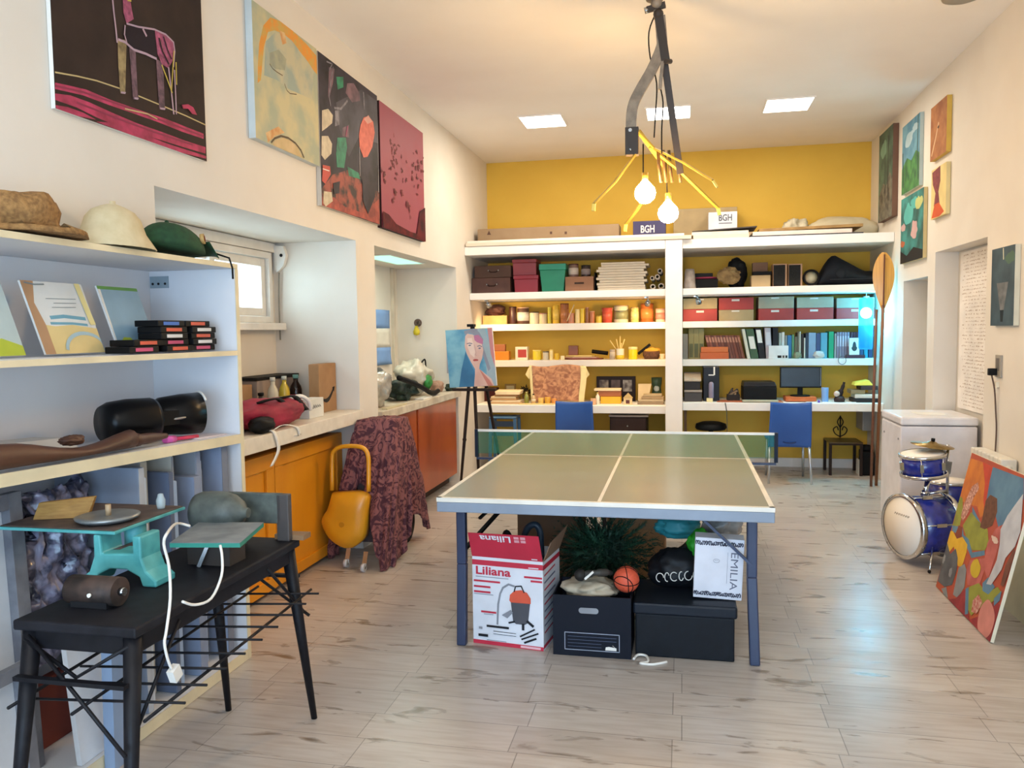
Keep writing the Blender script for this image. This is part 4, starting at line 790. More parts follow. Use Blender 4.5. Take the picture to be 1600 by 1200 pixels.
ly = [(mat('#3d7fae', .7, col2='#2f6a98', scale=6), [[(.20,0),(.52,0),(.56,.25),(.46,.45),(.40,.62),(.36,.5),(.28,.3)]]), (mat('#9db4c4', .7), [[(.55,1),(.85,1),(1,.4),(1,0),(.8,0),(.82,.5),(.7,.8)]]), (mat('#c98a90', .7), [[(.9,1),(1,1),(1,.3),(.93,.55)]]), (mat('#8d93a8', .7), [[(.62,1),(.68,1),(.9,.3),(.85,.25),(.74,.6)], [(.40,.97),(.58,1),(.72,.94),(.80,.8),(.74,.7),(.68,.86),(.52,.93),(.42,.9)]]),
      (SKN, [[(.42,.88),(.47,.92),(.58,.9),(.66,.85),(.75,.78),(.78,.62),(.74,.48),(.68,.38),(.66,.30),(.9,.12),(.95,0),(.52,0),(.56,.2),(.57,.30),(.50,.42),(.42,.58),(.39,.70)]]),
      (mat('#b9749c', .7), [[(.60,.88),(.70,.89),(.79,.80),(.78,.72),(.66,.76),(.61,.80)]]), (mat('#e9d3cc', .7), [[(.46,.84),(.56,.84),(.60,.60),(.58,.50),(.50,.56),(.45,.68)]]), (mat('#c98278', .7), [[(.66,.30),(.86,.10),(.92,.0),(.82,0),(.72,.18)]]),
      (mat('#5f6a86', .7), strokes([(.44,.745),(.50,.755),(.555,.74)], .014)+strokes([(.66,.69),(.71,.70),(.755,.68)], .014)+[blotch(.50,.715,.028,.012,1,10,.1), blotch(.705,.655,.028,.012,2,10,.1)]), (mat('#b89a98', .7), strokes([(.60,.72),(.625,.58),(.595,.545),(.63,.535)], .008)), (mat('#b5524e', .7), [blotch(.60,.455,.055,.02,3,12,.15)])]
canvas('portrait_painting', 'blue portrait of a pale face standing on the easel', 'painting', O, U, Vv, .025, BLU, ly, PAPER)
# ================================================= table tennis table
HX0, HX1, HY0, HY1, HZ = -1.136, .396, 3.62, 6.24, .76
t = thing('table_tennis_table', 'grey green table tennis table with white lines on navy legs', 'table', (-.37,4.93,0))
TG = mat('#96947f', .22, col2='#93917c', scale=1); TW = mat('#efe9dc', .3); BLG = mat('#8b97a8', .45); LEGM = mat('#2a3554', .4)
NY = 4.985
for y0, y1, nm in ((HY0,NY-.003,'near'),(NY+.003,HY1,'far')):
    o = MB(); o.box((HX0,y0,HZ-.02), (HX1,y1,HZ), TG); z = HZ+.0006; l = .022
    def strip(a, b, lo=.001): o.box((*a,HZ-lo), (*b,z), TW)
    strip((HX0,y0),(HX0+l,y1)); strip((HX1-l,y0),(HX1,y1)); e0 = (y0-.0008,y0+l) if nm == 'near' else (y1-l,y1); strip((HX0-.0004,e0[0]),(HX1+.0004,e0[1]),.0195); strip((-.378,y0+(l if nm == 'near' else 0)),(-.362,y1-(l if nm != 'near' else 0)))
    if nm == 'near': strip((HX0+l,y1-.012),(HX1-l,y1))
    part(o, 'tabletop', t)
o = MB()
for a, b in (((HX0,HY0),(HX1,HY0+.03)),((HX0,HY1-.03),(HX1,HY1)),((HX0,HY0+.03),(HX0+.03,HY1-.03)),((HX1-.03,HY0+.03),(HX1,HY1-.03)),((HX0+.03,NY-.02),(HX1-.03,NY+.02))): o.box((*a,HZ-.068), (*b,HZ-.0205), BLG)
part(o, 'apron', t, .004)
for (x, s_) in ((-1.062,-.0),(.314,.014)):
    for y, f_ in ((3.79,-.03),(6.05,.03)):
        o = MB(); o.bar((x,y,HZ-.069),(x,y,.40), .046, .046, LEGM); o.bar((x,y,.40),(x+s_,y+f_,.0), .046, .046, LEGM); part(o, 'leg', t, .006)
for a, b_, w_, m_ in (((.312,3.772,.46),(.07,3.772,HZ-.07),.022,LEGM),((-1.058,3.83,.46),(-.86,4.3,HZ-.07),.022,BLACK),((-1.0,3.9,.60),(-.90,4.1,HZ-.07),.014,BLACK),((-1.037,6.05,.35),(.288,6.05,.35),.03,LEGM)): part(MB().bar(a, b_, w_, .012, m_), 'brace', t)
t = thing('table_tennis_net', 'green net with white top tape clamped across the table tennis table', 'net', (-.37,NY,HZ))
NETM = mat('#2a8a68', .8, alpha=.28); o = MB(); nx0, nx1 = -1.288, .548
o.box((nx0+.01,NY-.001,HZ+.003), (nx1-.01,NY+.001,HZ+.143), NETM); part(o, 'mesh', t)
part(MB().box((nx0+.01,NY-.004,HZ+.143), (nx1-.01,NY+.004,HZ+.158), TW), 'top_tape', t)
for x, s_ in ((nx0,1),(nx1,-1)):
    o = MB(); o.box((x-.010,NY-.012,HZ-.02), (x+.010,NY+.012,HZ+.158), mat('#161d30', .5)); o.bar((x,NY,HZ-.012),(x+s_*.145,NY,HZ-.012+.0), .02, .016, LEGM) if 0 else o.box((min(x,x+s_*.148),NY-.012,HZ-.035), (max(x,x+s_*.148),NY+.012,HZ-.022), LEGM); part(o, 'post', t)

# ---- vacuum cleaner carton
t = thing('carton', 'white and red vacuum cleaner carton with open flap under the table', 'box', (-.83,3.9,0))
P0, PD, PN = V((-1.012,3.79,.001)), V((.99,-.136,0)), V((.136,.99,0)); W_, D_, H_ = .365, .28, .437
X = frame(P0, PD, PN, (0,0,1)); CW = mat('#dfe2ea', .5); CR = mat('#c42b44', .45); INS = mat('#4a3a30', .9)
o = MB(); o.box((0,0,0), (W_,.004,H_), CW, X); o.box((0,D_-.004,0), (W_,D_,H_), CW, X); o.box((0,.004,0), (.004,D_-.004,H_), CW, X); o.box((W_-.004,.004,0), (W_,D_-.004,H_), CW, X); o.box((.004,.004,0), (W_-.004,D_-.004,.004), INS, X); part(o, 'carton', t)
def FP(u, v, lift=.0006): return X @ V((u*W_, -lift, v*H_))
class FaceDraw:
    def __init__(s): s.o = MB(); s.k = 0
    def poly(s, p, m): s.k += 1; s.o.add([FP(u,v,.0005+.00015*s.k) for u, v in p], [list(range(len(p)))], m)
    def rect(s, u0, v0, u1, v1, m): s.poly([(u0,v0),(u1,v0),(u1,v1),(u0,v1)], m)
fd = FaceDraw(); DG = mat('#4a4c54', .5); GY = mat('#8a8e98', .5); OR2 = mat('#d9583c', .5); BK = mat('#202228', .5)
fd.rect(0,.905,1,.965,CR); fd.rect(0,0,1,.045,CR); fd.rect(.80,.915,.94,.925,CW); fd.rect(.68,.01,.96,.035,mat('#e8b8c0', .5))
for u0, u1, v in ((.02,.40,.725),(.02,.26,.66),(.02,.26,.60),(.74,.99,.815),(.83,.99,.775),(.12,.34,.375)): fd.rect(u0,v-.011,u1,v+.011,CR)
for u0, u1, v in ((.05,.52,.775),(.02,.30,.575),(.16,.30,.35),(.2,.48,.055)): fd.rect(u0,v-.004,u1,v+.004,GY)
for q in strokes([(.60,.70),(.52,.715),(.44,.67),(.40,.60),(.37,.48),(.355,.25)], .022, H_/W_): fd.poly(q, GY)
fd.poly([(.55,.52),(.82,.52),(.79,.30),(.74,.275),(.62,.275),(.58,.30)], DG); fd.poly([(.53,.535),(.54,.60),(.60,.65),(.70,.665),(.78,.64),(.83,.58),(.83,.52),(.55,.515)], OR2)
for q in strokes([(.60,.64),(.62,.70),(.70,.71),(.74,.64)], .014, H_/W_)+strokes([(.52,.28),(.60,.30)], .02, H_/W_)+strokes([(.72,.22),(.72,.28)], .03, H_/W_)+strokes([(.86,.27),(.78,.32)], .03, H_/W_): fd.poly(q, BK)
fd.poly([(.42,.36),(.55,.43),(.58,.40),(.50,.33)], GY)
fd.rect(.20,.205,.52,.23,BK); fd.rect(.30,.135,.62,.165,CW); 
for q in strokes([(.30,.135),(.62,.135)], .006, H_/W_)+strokes([(.30,.165),(.62,.165)], .006, H_/W_)+strokes([(.68,.14),(.88,.235)], .018, H_/W_)+strokes([(.70,.11),(.93,.195)], .018, H_/W_)+strokes([(.74,.075),(.90,.135)], .022, H_/W_): fd.poly(q, BK)
fd.rect(.08,.09,.22,.12,BK); fd.rect(.09,.175,.14,.20,GY)
part(fd.o, 'printed_picture', t)
part(MB().text('Liliana', FP(.055,.80,.0028), FP(.555,.80)-FP(.055,.80), FP(0,.88)-FP(0,.785), CR, bold=.025), 'lettering', t)
F0, F1 = FP(0,1,0), FP(1,1,0); F2 = F0+V((-.008,-.045,.128)); F3 = F1+V((-.012,-.045,.135)); n_ = V((0,.003,0))
part(MB().hexa([F0,F1,F1+n_,F0+n_,F2,F3,F3+n_,F2+n_], CR), 'front_flap', t)
fu = lambda u, v: (F0*(1-u)+F1*u)*(1-v)+(F2*(1-u)+F3*u)*v
o = MB().text('Liliana', fu(.60,.93), fu(.16,.93)-fu(.60,.93), fu(.60,.68)-fu(.60,.93), CW, .0015, .02)
for a in (.65,.74):
    for b_ in (.70,.83): o.add([fu(a,b_)+V((0,-.002,0)),fu(a+.07,b_)+V((0,-.002,0)),fu(a+.07,b_+.1)+V((0,-.002,0)),fu(a,b_+.1)+V((0,-.002,0))], [(0,1,2,3)], mat('#e0a0aa', .5))
o.add([fu(.85,.05)+V((0,-.002,0)),fu(.93,.05)+V((0,-.002,0)),fu(.93,.09)+V((0,-.002,0)),fu(.85,.09)+V((0,-.002,0))], [(0,1,2,3)], CW)
part(o, 'flap_lettering', t)
sp0, sp1 = X @ V((W_,.0,H_)), X @ V((W_,D_,H_)); part(MB().hexa([sp0,sp0+V((.003,0,0)),sp1+V((.003,0,0)),sp1,sp0+V((.035,.02,.09)),sp0+V((.038,.02,.09)),sp1+V((.045,0,.12)),sp1+V((.042,0,.12))], mat('#8a6e58', .8)), 'side_flap', t)
o = MB()
for i, (v0, v1) in enumerate(((.90,.955),(.02,.06))): o.add([X @ V((W_+.0006,a,b_)) for a, b_ in ((.0,v0*H_),(D_,v0*H_),(D_,v1*H_),(0,v1*H_))], [(0,1,2,3)], CR)
for k in range(9): o.add([X @ V((W_+.0006,a,b_)) for a, b_ in ((.02,(.82-.08*k)*H_),(.20,(.84-.08*k)*H_),(.20,(.86-.08*k)*H_),(.02,(.84-.08*k)*H_))], [(0,1,2,3)], mat('#6a6c8a', .5) if k % 2 else CR)
part(o, 'side_print', t)
h_ = X @ V((.27,.14,.43)); solo(MB().tube(smooth([h_+V((-.05,0,-.1)), h_+V((-.05,0,.05)), h_+V((-.03,0,.125)), h_+V((.01,0,.15)), h_+V((.035,0,.12)), h_+V((.04,0,.03)), h_+V((.04,0,-.1))]), .017, mat('#25303c', .35), 12), 'vacuum_hose', 'dark looped hose sticking out of the open vacuum carton', 'hose')
solo(MB().tube(smooth([h_+V((-.16,.03,-.05)), h_+V((-.155,.03,.06)), h_+V((-.14,.03,.10)), h_+V((-.12,.03,.06)), h_+V((-.115,.03,-.05))]), .013, BLACK, 10), 'vacuum_tube', 'short black bent tube peeking out of the vacuum carton', 'tube')
# ---- black crate with cloth
t = thing('storage_box', 'black cardboard storage box with hand hole and white label outline', 'box', (-.417,3.85,0)); KB = mat('#0e1320', .6)
x0, x1, y0, y1, hz = -.60, -.232, 3.715, 4.0, .292; o = MB(); th = .006
o.box((x0,y0,.001),(x1,y0+th,hz),KB); o.box((x0,y1-th,.001),(x1,y1,hz),KB); o.box((x0,y0+th,.001),(x0+th,y1-th,hz),KB); o.box((x1-th,y0+th,.001),(x1,y1-th,hz),KB); o.box((x0+th,y0+th,.001),(x1-th,y1-th,.01),KB); part(o, 'box', t)
rr = [(math.copysign(.033,math.cos(a))+.014*math.cos(a), .014*math.sin(a)) for a in [2*PI*(i+.5)/20 for i in range(20)]]
part(MB().add([(-.43+u,y0-.0008,.222+v) for u, v in rr], [list(range(20))], mat('#8f9298', .6)), 'hand_hole', t)
o = MB(); LN = mat('#aab2c4', .6)
for a, b_ in (((-.545,.03),(-.285,.033)),((-.545,.112),(-.285,.115)),((-.545,.03),(-.542,.115)),((-.288,.03),(-.285,.115))): o.box((a[0],y0-.001,a[1]), (b_[0],y0-.0003,b_[1]), LN)
for k in range(4): o.box((-.53,y0-.001,.047+.016*k), (-.37 if k < 2 else -.30,y0-.0003,.0485+.016*k), mat('#5a6684', .6))
o.add([(-.352,y0-.0006,.037),(-.300,y0-.0006,.037),(-.300,y0-.0006,.050),(-.318,y0-.0006,.053),(-.335,y0-.0006,.055),(-.350,y0-.0006,.052)], [list(range(6))], PAPER); o.bar((-.302,y0-.0006,.048),(-.318,y0-.0006,.062), .006, .0005, PAPER)
part(o, 'label_print', t)
solo(MB().blob((-.44,3.86,.29), (.125,.10,.05), mat('#bfb39d', .9, col2='#a99c86', scale=12), 31, .35, 4, 4), 'cloth', 'crumpled beige cloth stuffed in the black storage box', 'cloth')
o = MB().tube(smooth([(-.46,3.78,.372),(-.42,3.77,.385),(-.40,3.76,.392),(-.375,3.77,.392),(-.345,3.80,.385),(-.335,3.84,.37)]), [.018]*5+[.014]*5+[.018]*6+[.012]*5, mat('#3a3834', .6), 10); o.sphere((-.475,3.775,.374), (.03,.028,.03), mat('#2a2826', .6), 12); o.bar((-.45,3.755,.362),(-.41,3.752,.40), .014, .01, PAPER)
solo(o, 'toy', 'dark and white toy lying on the beige cloth in the box', 'toy')
# ---- chest
t = thing('storage_chest', 'black lidded storage chest on the floor under the table', 'chest', (.01,3.93,0)); KC = mat('#0c0f15', .5, col2='#10141b', scale=40)
part(MB().box((-.215,3.765,.001), (.238,4.12,.205), KC), 'body', t, .006); part(MB().box((-.225,3.752,.206), (.25,4.13,.262), mat('#171c26', .4)), 'lid', t, .01)
# ball
bc = V((-.258,3.80,.356)); t = thing('ball', 'small orange ball with black seams on the box corner', 'ball', bc-V((0,0,.062)))
part(MB().sphere(bc, .062, mat('#d9583a', .6, bump=.2, scale=80), 24), 'ball', t); o = MB()
for ax in ((1,.2,.1),(0,1,.2),(.1,-.2,1)):
    n_ = V(ax).normalized(); u = n_.orthogonal().normalized(); v = n_.cross(u); o.tube([bc+.0615*(math.cos(a)*u+math.sin(a)*v) for a in [2*PI*i/28 for i in range(28)]], .0025, BLACK, 5, True)
for s_ in (1,-1):
    n_ = V((.3,.9,.4)).normalized(); u = n_.orthogonal().normalized(); v = n_.cross(u); c_ = bc+n_*.04*s_; o.tube([c_+.0475*(math.cos(a)*u+math.sin(a)*v) for a in [2*PI*i/24 for i in range(24)]], .0025, BLACK, 5, True)
part(o, 'seams', t)
# artificial tree
r_ = random.Random(12); o = MB(); NG = mat('#1b4a30', .7, col2='#0f2c1e', scale=9); tc_ = V((-.42,4.42,.30)); fs = []; vs = []
for k in range(330):
    d = V((r_.gauss(0,1), r_.gauss(0,1), r_.gauss(.15,.9))).normalized(); L_ = r_.uniform(.6, 1.0); e_ = V((d.x*.34*L_, d.y*.22*L_, d.z*.36*L_)); s0 = tc_+e_*.25; e1 = tc_+e_+V((0,0,-.03))
    ax = (e1-s0); n_ = 26
    for q in range(n_):
        p = s0+ax*(q/n_); u = V((r_.gauss(0,1),r_.gauss(0,1),r_.gauss(0,1))).normalized(); tip = p+(u*.8+ax.normalized()*.6)*.038; w_ = u.cross(ax).normalized()*.0045
        b0 = len(vs); vs += [p-w_, p+w_, tip]; fs.append((b0,b0+1,b0+2))
for i, v in enumerate(vs):
    if v.z < .004: v.z = .004
o.add(vs, fs, NG); t = thing('artificial_tree', 'dark green artificial fir tree bundled under the table', 'tree', (-.42,4.42,0)); part(o, 'needles', t); part(MB().cyl((-.42,4.42,.001),(-.42,4.42,.62), .012, mat('#3a2a20', .8)), 'trunk', t)
# boxes behind
solo(MB().box((-.98,4.75,.001), (-.60,5.10,.60), mat('#6b5644', .9)), 'cardboard_box', 'dull brown cardboard box behind the vacuum carton', 'box', bevel=.004)
t = thing('cardboard_box', 'brown cardboard box wrapped in shiny plastic behind the tree', 'box', (-.28,5.15,0)); part(MB().box((-.46,5.0,.001), (-.10,5.32,.62), CARD), 'carton', t, .004); part(MB().grid(lambda u, v: (-.465+.37*u, 4.985+.012*noise.noise(V((u*8,v*8,1))), .30+.33*v), 20, 20, mat('#cdb79a', .1, alpha=.25)), 'plastic_wrap', t)
# bags on the chest
t = thing('bag', 'black bag with white script lettering lying on the chest', 'bag', (-.02,4.045,.263)); o = MB().blob((0,0,.085), (.145,.085,.10), mat('#15171c', .5), 41, .25, 3, 4, flat=-.084); o.build('body', t)
o = MB()
for k in range(6): cx = -.085+.034*k; o.tube([(cx+.018*math.cos(a)*(.6 if k % 2 else 1), -.10+.0, .065+.022*math.sin(a)+.004*k) for a in [2*PI*i/12+.4*k for i in range(10)]], .0025, PAPER, 5)
o.build('script_lettering', t)
bag('bag', 'dark grey bundle of bags behind the chest', (.06,4.33,.001), (.13,.10,.225), mat('#4a4038', .8, col2='#23211f', scale=12), 43, .25)
bag('bag', 'bright green bag beside the white carton', (.085,4.03,.42), (.055,.04,.07), mat('#2fae2f', .5), 45, .3)
bag('glove', 'teal padded glove on top of the grey bundle', (-.02,4.30,.44), (.12,.07,.06), mat('#2f8f98', .5), 47, .3, 'glove')
bag('plastic_bag', 'clear grey plastic bag just under the table top behind the white carton', (.19,4.13,.47), (.085,.07,.09), mat('#9fa0a0', .25, col2='#6f7070', scale=10, coat=.4), 49, .4)
# EMILIA carton
t = thing('carton', 'white carton with ornament bands and sideways grey lettering on the chest', 'box', (.18,3.84,.264)); c0 = V((.052,3.85,.272)); X = frame(c0, (1,.0,-.03), (0,1,.12)); X = frame(c0, (1,0,-.035), X.to_3x3() @ V((0,1,0)))
o = MB(); W2, H2, D2 = .222, .30, .07
o.box((0,0,0), (W2,D2,H2), mat('#e6e8f2', .5), X); part(o, 'carton', t, .002)
o = MB(); r_ = random.Random(4); OK_ = mat('#3a3c50', .6)
for v0 in (.012,.262):
    o = MB()
    for k in range(25):
        u = .006+k*.0085; o.tube([X @ V((u+.004*math.cos(a)+.002*r_.random(), -.0012, v0+.013+.011*math.sin(a)*r_.uniform(.6,1))) for a in [2*PI*i/7+k for i in range(6)]], .0028, OK_, 4)
    part(o, 'ornament_band', t)
def XP(u, v): return X @ V((u, -.0006, v))
o = MB().text('EMILIA', XP(.165,.235), XP(.165,.05)-XP(.165,.235), XP(.198,.235)-XP(.165,.235), mat('#6a6e82', .6)); o.tube([X @ V((.150,-.001,.08)), X @ V((.150,-.001,.235))], .0006, mat('#9a9eb0', .6), 4); o.tube([XP(.10+.014*math.cos(a), .19+.009*math.sin(a)) for a in [2*PI*i/14 for i in range(14)]], .0008, mat('#8a8ea0', .6), 4, True); o.tube([XP(.092+.004*k,.190+.003*(k % 2)) for k in range(5)], .0007, mat('#8a8ea0', .6), 4)
part(o, 'lettering', t)
o = MB().tube(smooth([A(990,1030,Z=.008),A(997,1023,Z=.012),A(1010,1025,Z=.01),A(1012,1034,Z=.006),A(1000,1036,Z=.006),A(1020,1038,Z=.005),A(1042,1034,Z=.005)]), .006, PAPER, 8)
solo(o, 'cable', 'short white tangled cable on the floor in front of the chest', 'cable')

# ================================================= hanging lamp
LY = 4.9; B = lambda px, py, dy=0: A(px, py, Y=LY+dy)
IRON = mat('#9a8a76', .5, .2, col2='#7c6e5e', scale=20); BRASS = mat('#d8b24c', .35, .4); BKI = mat('#3a3028', .55)
top = B(1023,6); t = thing('hanging_lamp', 'hanging lamp made from an old iron plough with two glowing bulbs', 'lamp', (top.x,LY,top.z))
part(MB().cyl((top.x,LY,ZC-.001),(top.x,LY,ZC-.05), .05, IRON).tube([(top.x,LY,ZC-.05), B(1025,30)], .012, IRON, 8), 'ceiling_mount', t)
o = MB(); a = B(1026,14); o.bar(a+V((-.055,0,0)), a+V((.05,0,.02)), .03, .03, BKI); o.cyl(a+V((-.07,0,-.005)), a+V((-.05,0,0)), .018, STEEL); o.sphere(a+V((0,0,.03)), .035, IRON, 12); o.sphere(a+V((.01,0,-.03)), .03, BKI, 12); part(o, 'clamp', t)
o = MB(); pts = smooth([B(1031,25),B(1034,60),B(1033,75),B(1018,110),B(998,145),B(988,170),B(986,205),B(987,240)]); 
for p, q in zip(pts, pts[1:]): o.bar(p, q+(q-p)*.12, .062, .022, IRON, (0,1,0))
part(o, 'curved_beam', t, .002)
o = MB(); o.bar(B(1029,22), B(1040,95), .05, .03, BKI, (0,1,0)); o.bar(B(1036,80,.05), B(1063,272,.15), .04, .03, BKI, (0,1,0)); o.bar(B(1038,70), B(1031,140), .02, .02, IRON, (0,1,0)); o.cyl(B(1040,96,-.03), B(1048,96,.02), .014, BKI); part(o, 'straight_beam', t, .002)
a, b_ = B(977,200), B(998,242); part(MB().box((a.x,LY-.02,b_.z), (b_.x,LY+.04,a.z), BKI).cyl((a.x+.03,LY-.03,a.z-.02),(a.x+.03,LY-.02,a.z-.02), .012, STEEL).cyl((a.x+.03,LY-.03,b_.z+.03),(a.x+.03,LY-.02,b_.z+.03), .006, STEEL), 'iron_block', t, .003)
for p in ([B(992,242,-.02),B(960,285,-.12),B(928,318,-.22),B(927,330,-.22)], [B(997,205),B(1022,232,.05),B(1070,255,-.05),B(1114,282,-.15),B(1121,293,-.15)], [B(1015,230,.05),B(1060,265,.2),B(1122,325,.42),B(1124,336,.42)], [B(1012,300,.25),B(995,328,.40),B(978,350,.52),B(977,362,.52)]):
    o = MB()
    for i, (u, v) in enumerate(zip(p, p[1:])): o.bar(u, v, .022, .012, BRASS)
    part(o, 'hooked_arm', t, .001)
o = MB(); o.bar(B(998,205), B(1040,262,.3), .02, .02, BRASS)
for px, dy in ((1028,.05),(1036,.15),(1045,.22),(1058,.28)): o.tube([B(px,235,dy),B(px+2,262,dy),B(px+5,285,dy)], .010, mat('#6a5438', .5, .4), 6)
part(o, 'cross_bar', t)
o = MB(); o.tube(smooth([B(1025,20),B(1014,50),B(1016,90),B(1026,130),B(1024,180),B(1022,215)]), .004, BLACK, 6); o.tube(smooth([B(1030,130),B(1036,160),B(1034,200),B(1034,240)]), .004, BLACK, 6); o.tube([B(1005,225),B(1005,285)], .004, BLACK, 6); o.tube([B(1040,240,.2),B(1043,318,.2)], .004, BLACK, 6); part(o, 'cable', t)
BULB = bpy.data.materials.new('glowing_bulb'); BULB.use_nodes = True; bb = BULB.node_tree.nodes['Principled BSDF']; bb.inputs['Emission Color'].default_value = (1,.62,.25,1); bb.inputs['Emission Strength'].default_value = 190
for px, py, dy in ((1008,302,0),(1044,333,.2)):
    c_ = B(px,py,dy); o = MB().lathe([(.001,-.062),(.03,-.055),(.055,-.03),(.0625,0),(.055,.03),(.03,.058),(.016,.075),(.001,.075)], BULB, 20, Matrix.Translation(c_)); part(o, 'bulb', t); part(MB().cyl(c_+V((0,0,.0755)), c_+V((0,0,.12)), .018, BRASS), 'socket', t)

# ================================================= right side
t = thing('chest_freezer', 'white chest freezer standing in the right wall recess', 'freezer', (1.85,6.7,0)); FW_ = mat('#e9e7ec', .35)
part(MB().box((1.588,6.415,.03), (2.11,7.0,.80), FW_), 'body', t, .012); part(MB().box((1.585,6.41,.806), (2.115,7.005,.868), mat('#efedef', .3)), 'lid', t, .015); part(MB().box((1.60,6.43,.001), (2.10,6.99,.03), DARK), 'base', t)
o = MB(); 
for y in (6.47,6.9): o.cyl((1.5875,y,.70),(1.582,y,.70), .008, mat('#8a8a90', .4), n=10)
part(o, 'screw_cap', t)
solo(MB().hexa([(1.75,6.6,.869),(1.95,6.55,.869),(1.95,6.75,.869),(1.75,6.8,.869),(1.75,6.6,.871),(1.95,6.55,.871),(1.95,6.75,.871),(1.75,6.8,.871)], PAPER), 'paper_sheet', 'thin white sheet lying on the chest freezer lid', 'paper')
# radiator
RADM = mat('#ece6d8', .45); t = thing('radiator', 'white finned radiator on the right wall behind the large leaning painting', 'radiator', (1.92,5.55,.1))
for k in range(8): part(MB().box((1.872,5.30+.0665*k,.12), (1.962,5.30+.0665*k+.056,.735), RADM), 'fin', t, .008)
part(MB().tube([(1.915,5.29,.17),(1.915,5.84,.17)], .018, RADM, 10).tube([(1.915,5.29,.68),(1.915,5.84,.68)], .018, RADM, 10), 'header_pipe', t)
# socket + plug
sp_ = A(1560,572,X=XR-.008); t = thing('wall_socket', 'grey wall socket plate with a plugged in black lead on right wall', 'socket', (XR-.01,sp_.y,sp_.z)); part(MB().box((XR-.012,sp_.y-.045,sp_.z-.07), (XR-.001,sp_.y+.045,sp_.z+.07), mat('#a39a8c', .5)).box((XR-.014,sp_.y-.025,sp_.z-.03), (XR-.012,sp_.y+.025,sp_.z+.05), mat('#6a645c', .5)), 'plate', t, .003)
t = thing('power_lead', 'black plug and lead hanging down from the wall socket', 'cord', (XR-.03,sp_.y,sp_.z-.5)); part(MB().box((XR-.06,sp_.y-.0,sp_.z-.06), (XR-.0145,sp_.y+.035,sp_.z-.015), BLACK), 'plug', t, .004)
part(MB().tube(smooth([(XR-.04,sp_.y+.015,sp_.z-.06),(XR-.02,sp_.y+.02,sp_.z-.15),(XR-.012,sp_.y+.015,sp_.z-.28),(XR-.010,sp_.y+.0,sp_.z-.40),(XR-.010,sp_.y+.01,sp_.z-.56)]), .005, mat('#5a4438', .6), 6), 'cable', t); part(MB().box((XR-.02,sp_.y,sp_.z-.135), (XR-.001,sp_.y+.03,sp_.z-.10), CREAM), 'clip', t)
# big leaning painting
O, U, Vv = V((1.482,5.085,.003)), V((-.004,-.872,0)), V((.177,0,.797)); C = lambda c, c2=None, s_=12: mat(c, .65, col2=c2, scale=s_)
q = on_plane(O, U, Vv, .016); z2 = lambda pts: q([(1440+x*.3, 680+y*.3) for x, y in pts])
ly = [(C('#cf7a2c','#b9662a'), [z2([(238,112),(320,140),(330,180),(335,260),(330,330),(320,420),(305,430),(290,370),(262,365),(200,340),(192,300)])]), (C('#c8452e','#b03c2a'), [z2([(320,140),(372,165),(360,230),(350,300),(330,420),(322,340),(330,250)])]),
      (C('#5f86a0','#476c8c',7), [z2([(372,165),(533,225),(533,330),(480,400),(430,460),(400,480),(370,350),(340,330),(355,240)]), z2([(265,370),(290,420),(315,470),(290,470),(265,420)])]),
      (C('#94963a','#7f8232'), [z2([(190,310),(215,330),(215,400),(200,470),(160,480)]), z2([(215,470),(260,400),(290,440),(345,490),(350,560),(330,600),(265,600),(235,540)])]), (C('#5d84a0','#4f7590'), [z2([(160,470),(215,480),(220,520),(245,540),(265,610),(330,600),(330,625),(260,640),(235,580),(215,530),(160,500)])]),
      (C('#8a4a34','#e0b0a0',70), [z2([(265,265),(295,245),(300,280),(270,330),(245,400),(215,450),(205,420),(225,350)])]), (C('#6f4632','#5a3626',40), [z2([(335,340),(360,310),(395,330),(395,400),(370,470),(330,490),(305,480),(320,420)])]), (C('#84402e'), [z2([(195,470),(215,480),(210,530),(190,550),(175,520)])]),
      (C('#c46a62','#a8544e'), [z2([(385,490),(412,470),(415,520),(400,590),(380,650),(345,760),(330,700),(300,790),(240,780),(235,700),(255,650),(330,640),(345,560)])]),
      (C('#e0b52c','#d0a020'), [z2([(140,490),(165,500),(185,540),(215,530),(240,570),(235,610),(210,690),(190,680),(170,580),(145,610),(118,570)])]), (C('#474a50','#5c6066'), [z2([(120,580),(135,560),(150,620),(180,590),(190,640),(185,700),(160,780),(120,790),(85,760)])]), (C('#8d9094','#7c8084'), [z2([(195,690),(225,670),(235,700),(225,790),(190,850),(165,830)]), blotch(*z2([(118,645)])[0],.025,.03,6), blotch(*z2([(152,715)])[0],.025,.035,7), z2([(105,800),(130,790),(140,850),(115,840)])]),
      (C('#a3343a','#84262e'), [z2([(78,790),(140,860),(180,850),(230,800),(250,960),(310,940),(390,870),(420,890),(400,960),(350,1098),(300,1055),(180,920),(75,802)])]), (C('#94983c'), [z2([(250,790),(300,770),(340,820),(400,790),(420,820),(360,880),(300,900),(260,940),(240,900)])]), (C('#5d84a0'), [z2([(320,770),(350,740),(385,790),(350,830),(320,810)]), z2([(232,800),(248,790),(245,930),(228,935)]), z2([(380,850),(420,810),(410,860),(380,890)])]), (C('#cdb02c'), [blotch(*z2([(283,695)])[0],.075,.06,4,14,.08)]), (C('#cfa898','#b04a44',60), [z2([(270,860),(300,830),(320,870),(290,930),(262,920)])]),
      (C('#c4c6cc','#b2b4bc'), [z2([(533,305),(500,350),(450,420),(415,490),(410,570),(395,650),(340,775),(365,780),(420,700),(440,640),(490,580),(533,510)])]), (C('#d58a80'), [blotch(*z2([(338,960)])[0],.11,.115,9,16,.06)]), (C('#7a4a3a','#5c3428'), [z2([(485,590),(500,610),(470,690),(430,790),(415,780),(440,680)])]), (C('#e2c8b8'), [blotch(*z2([(385,545)])[0],.05,.02,11)])]
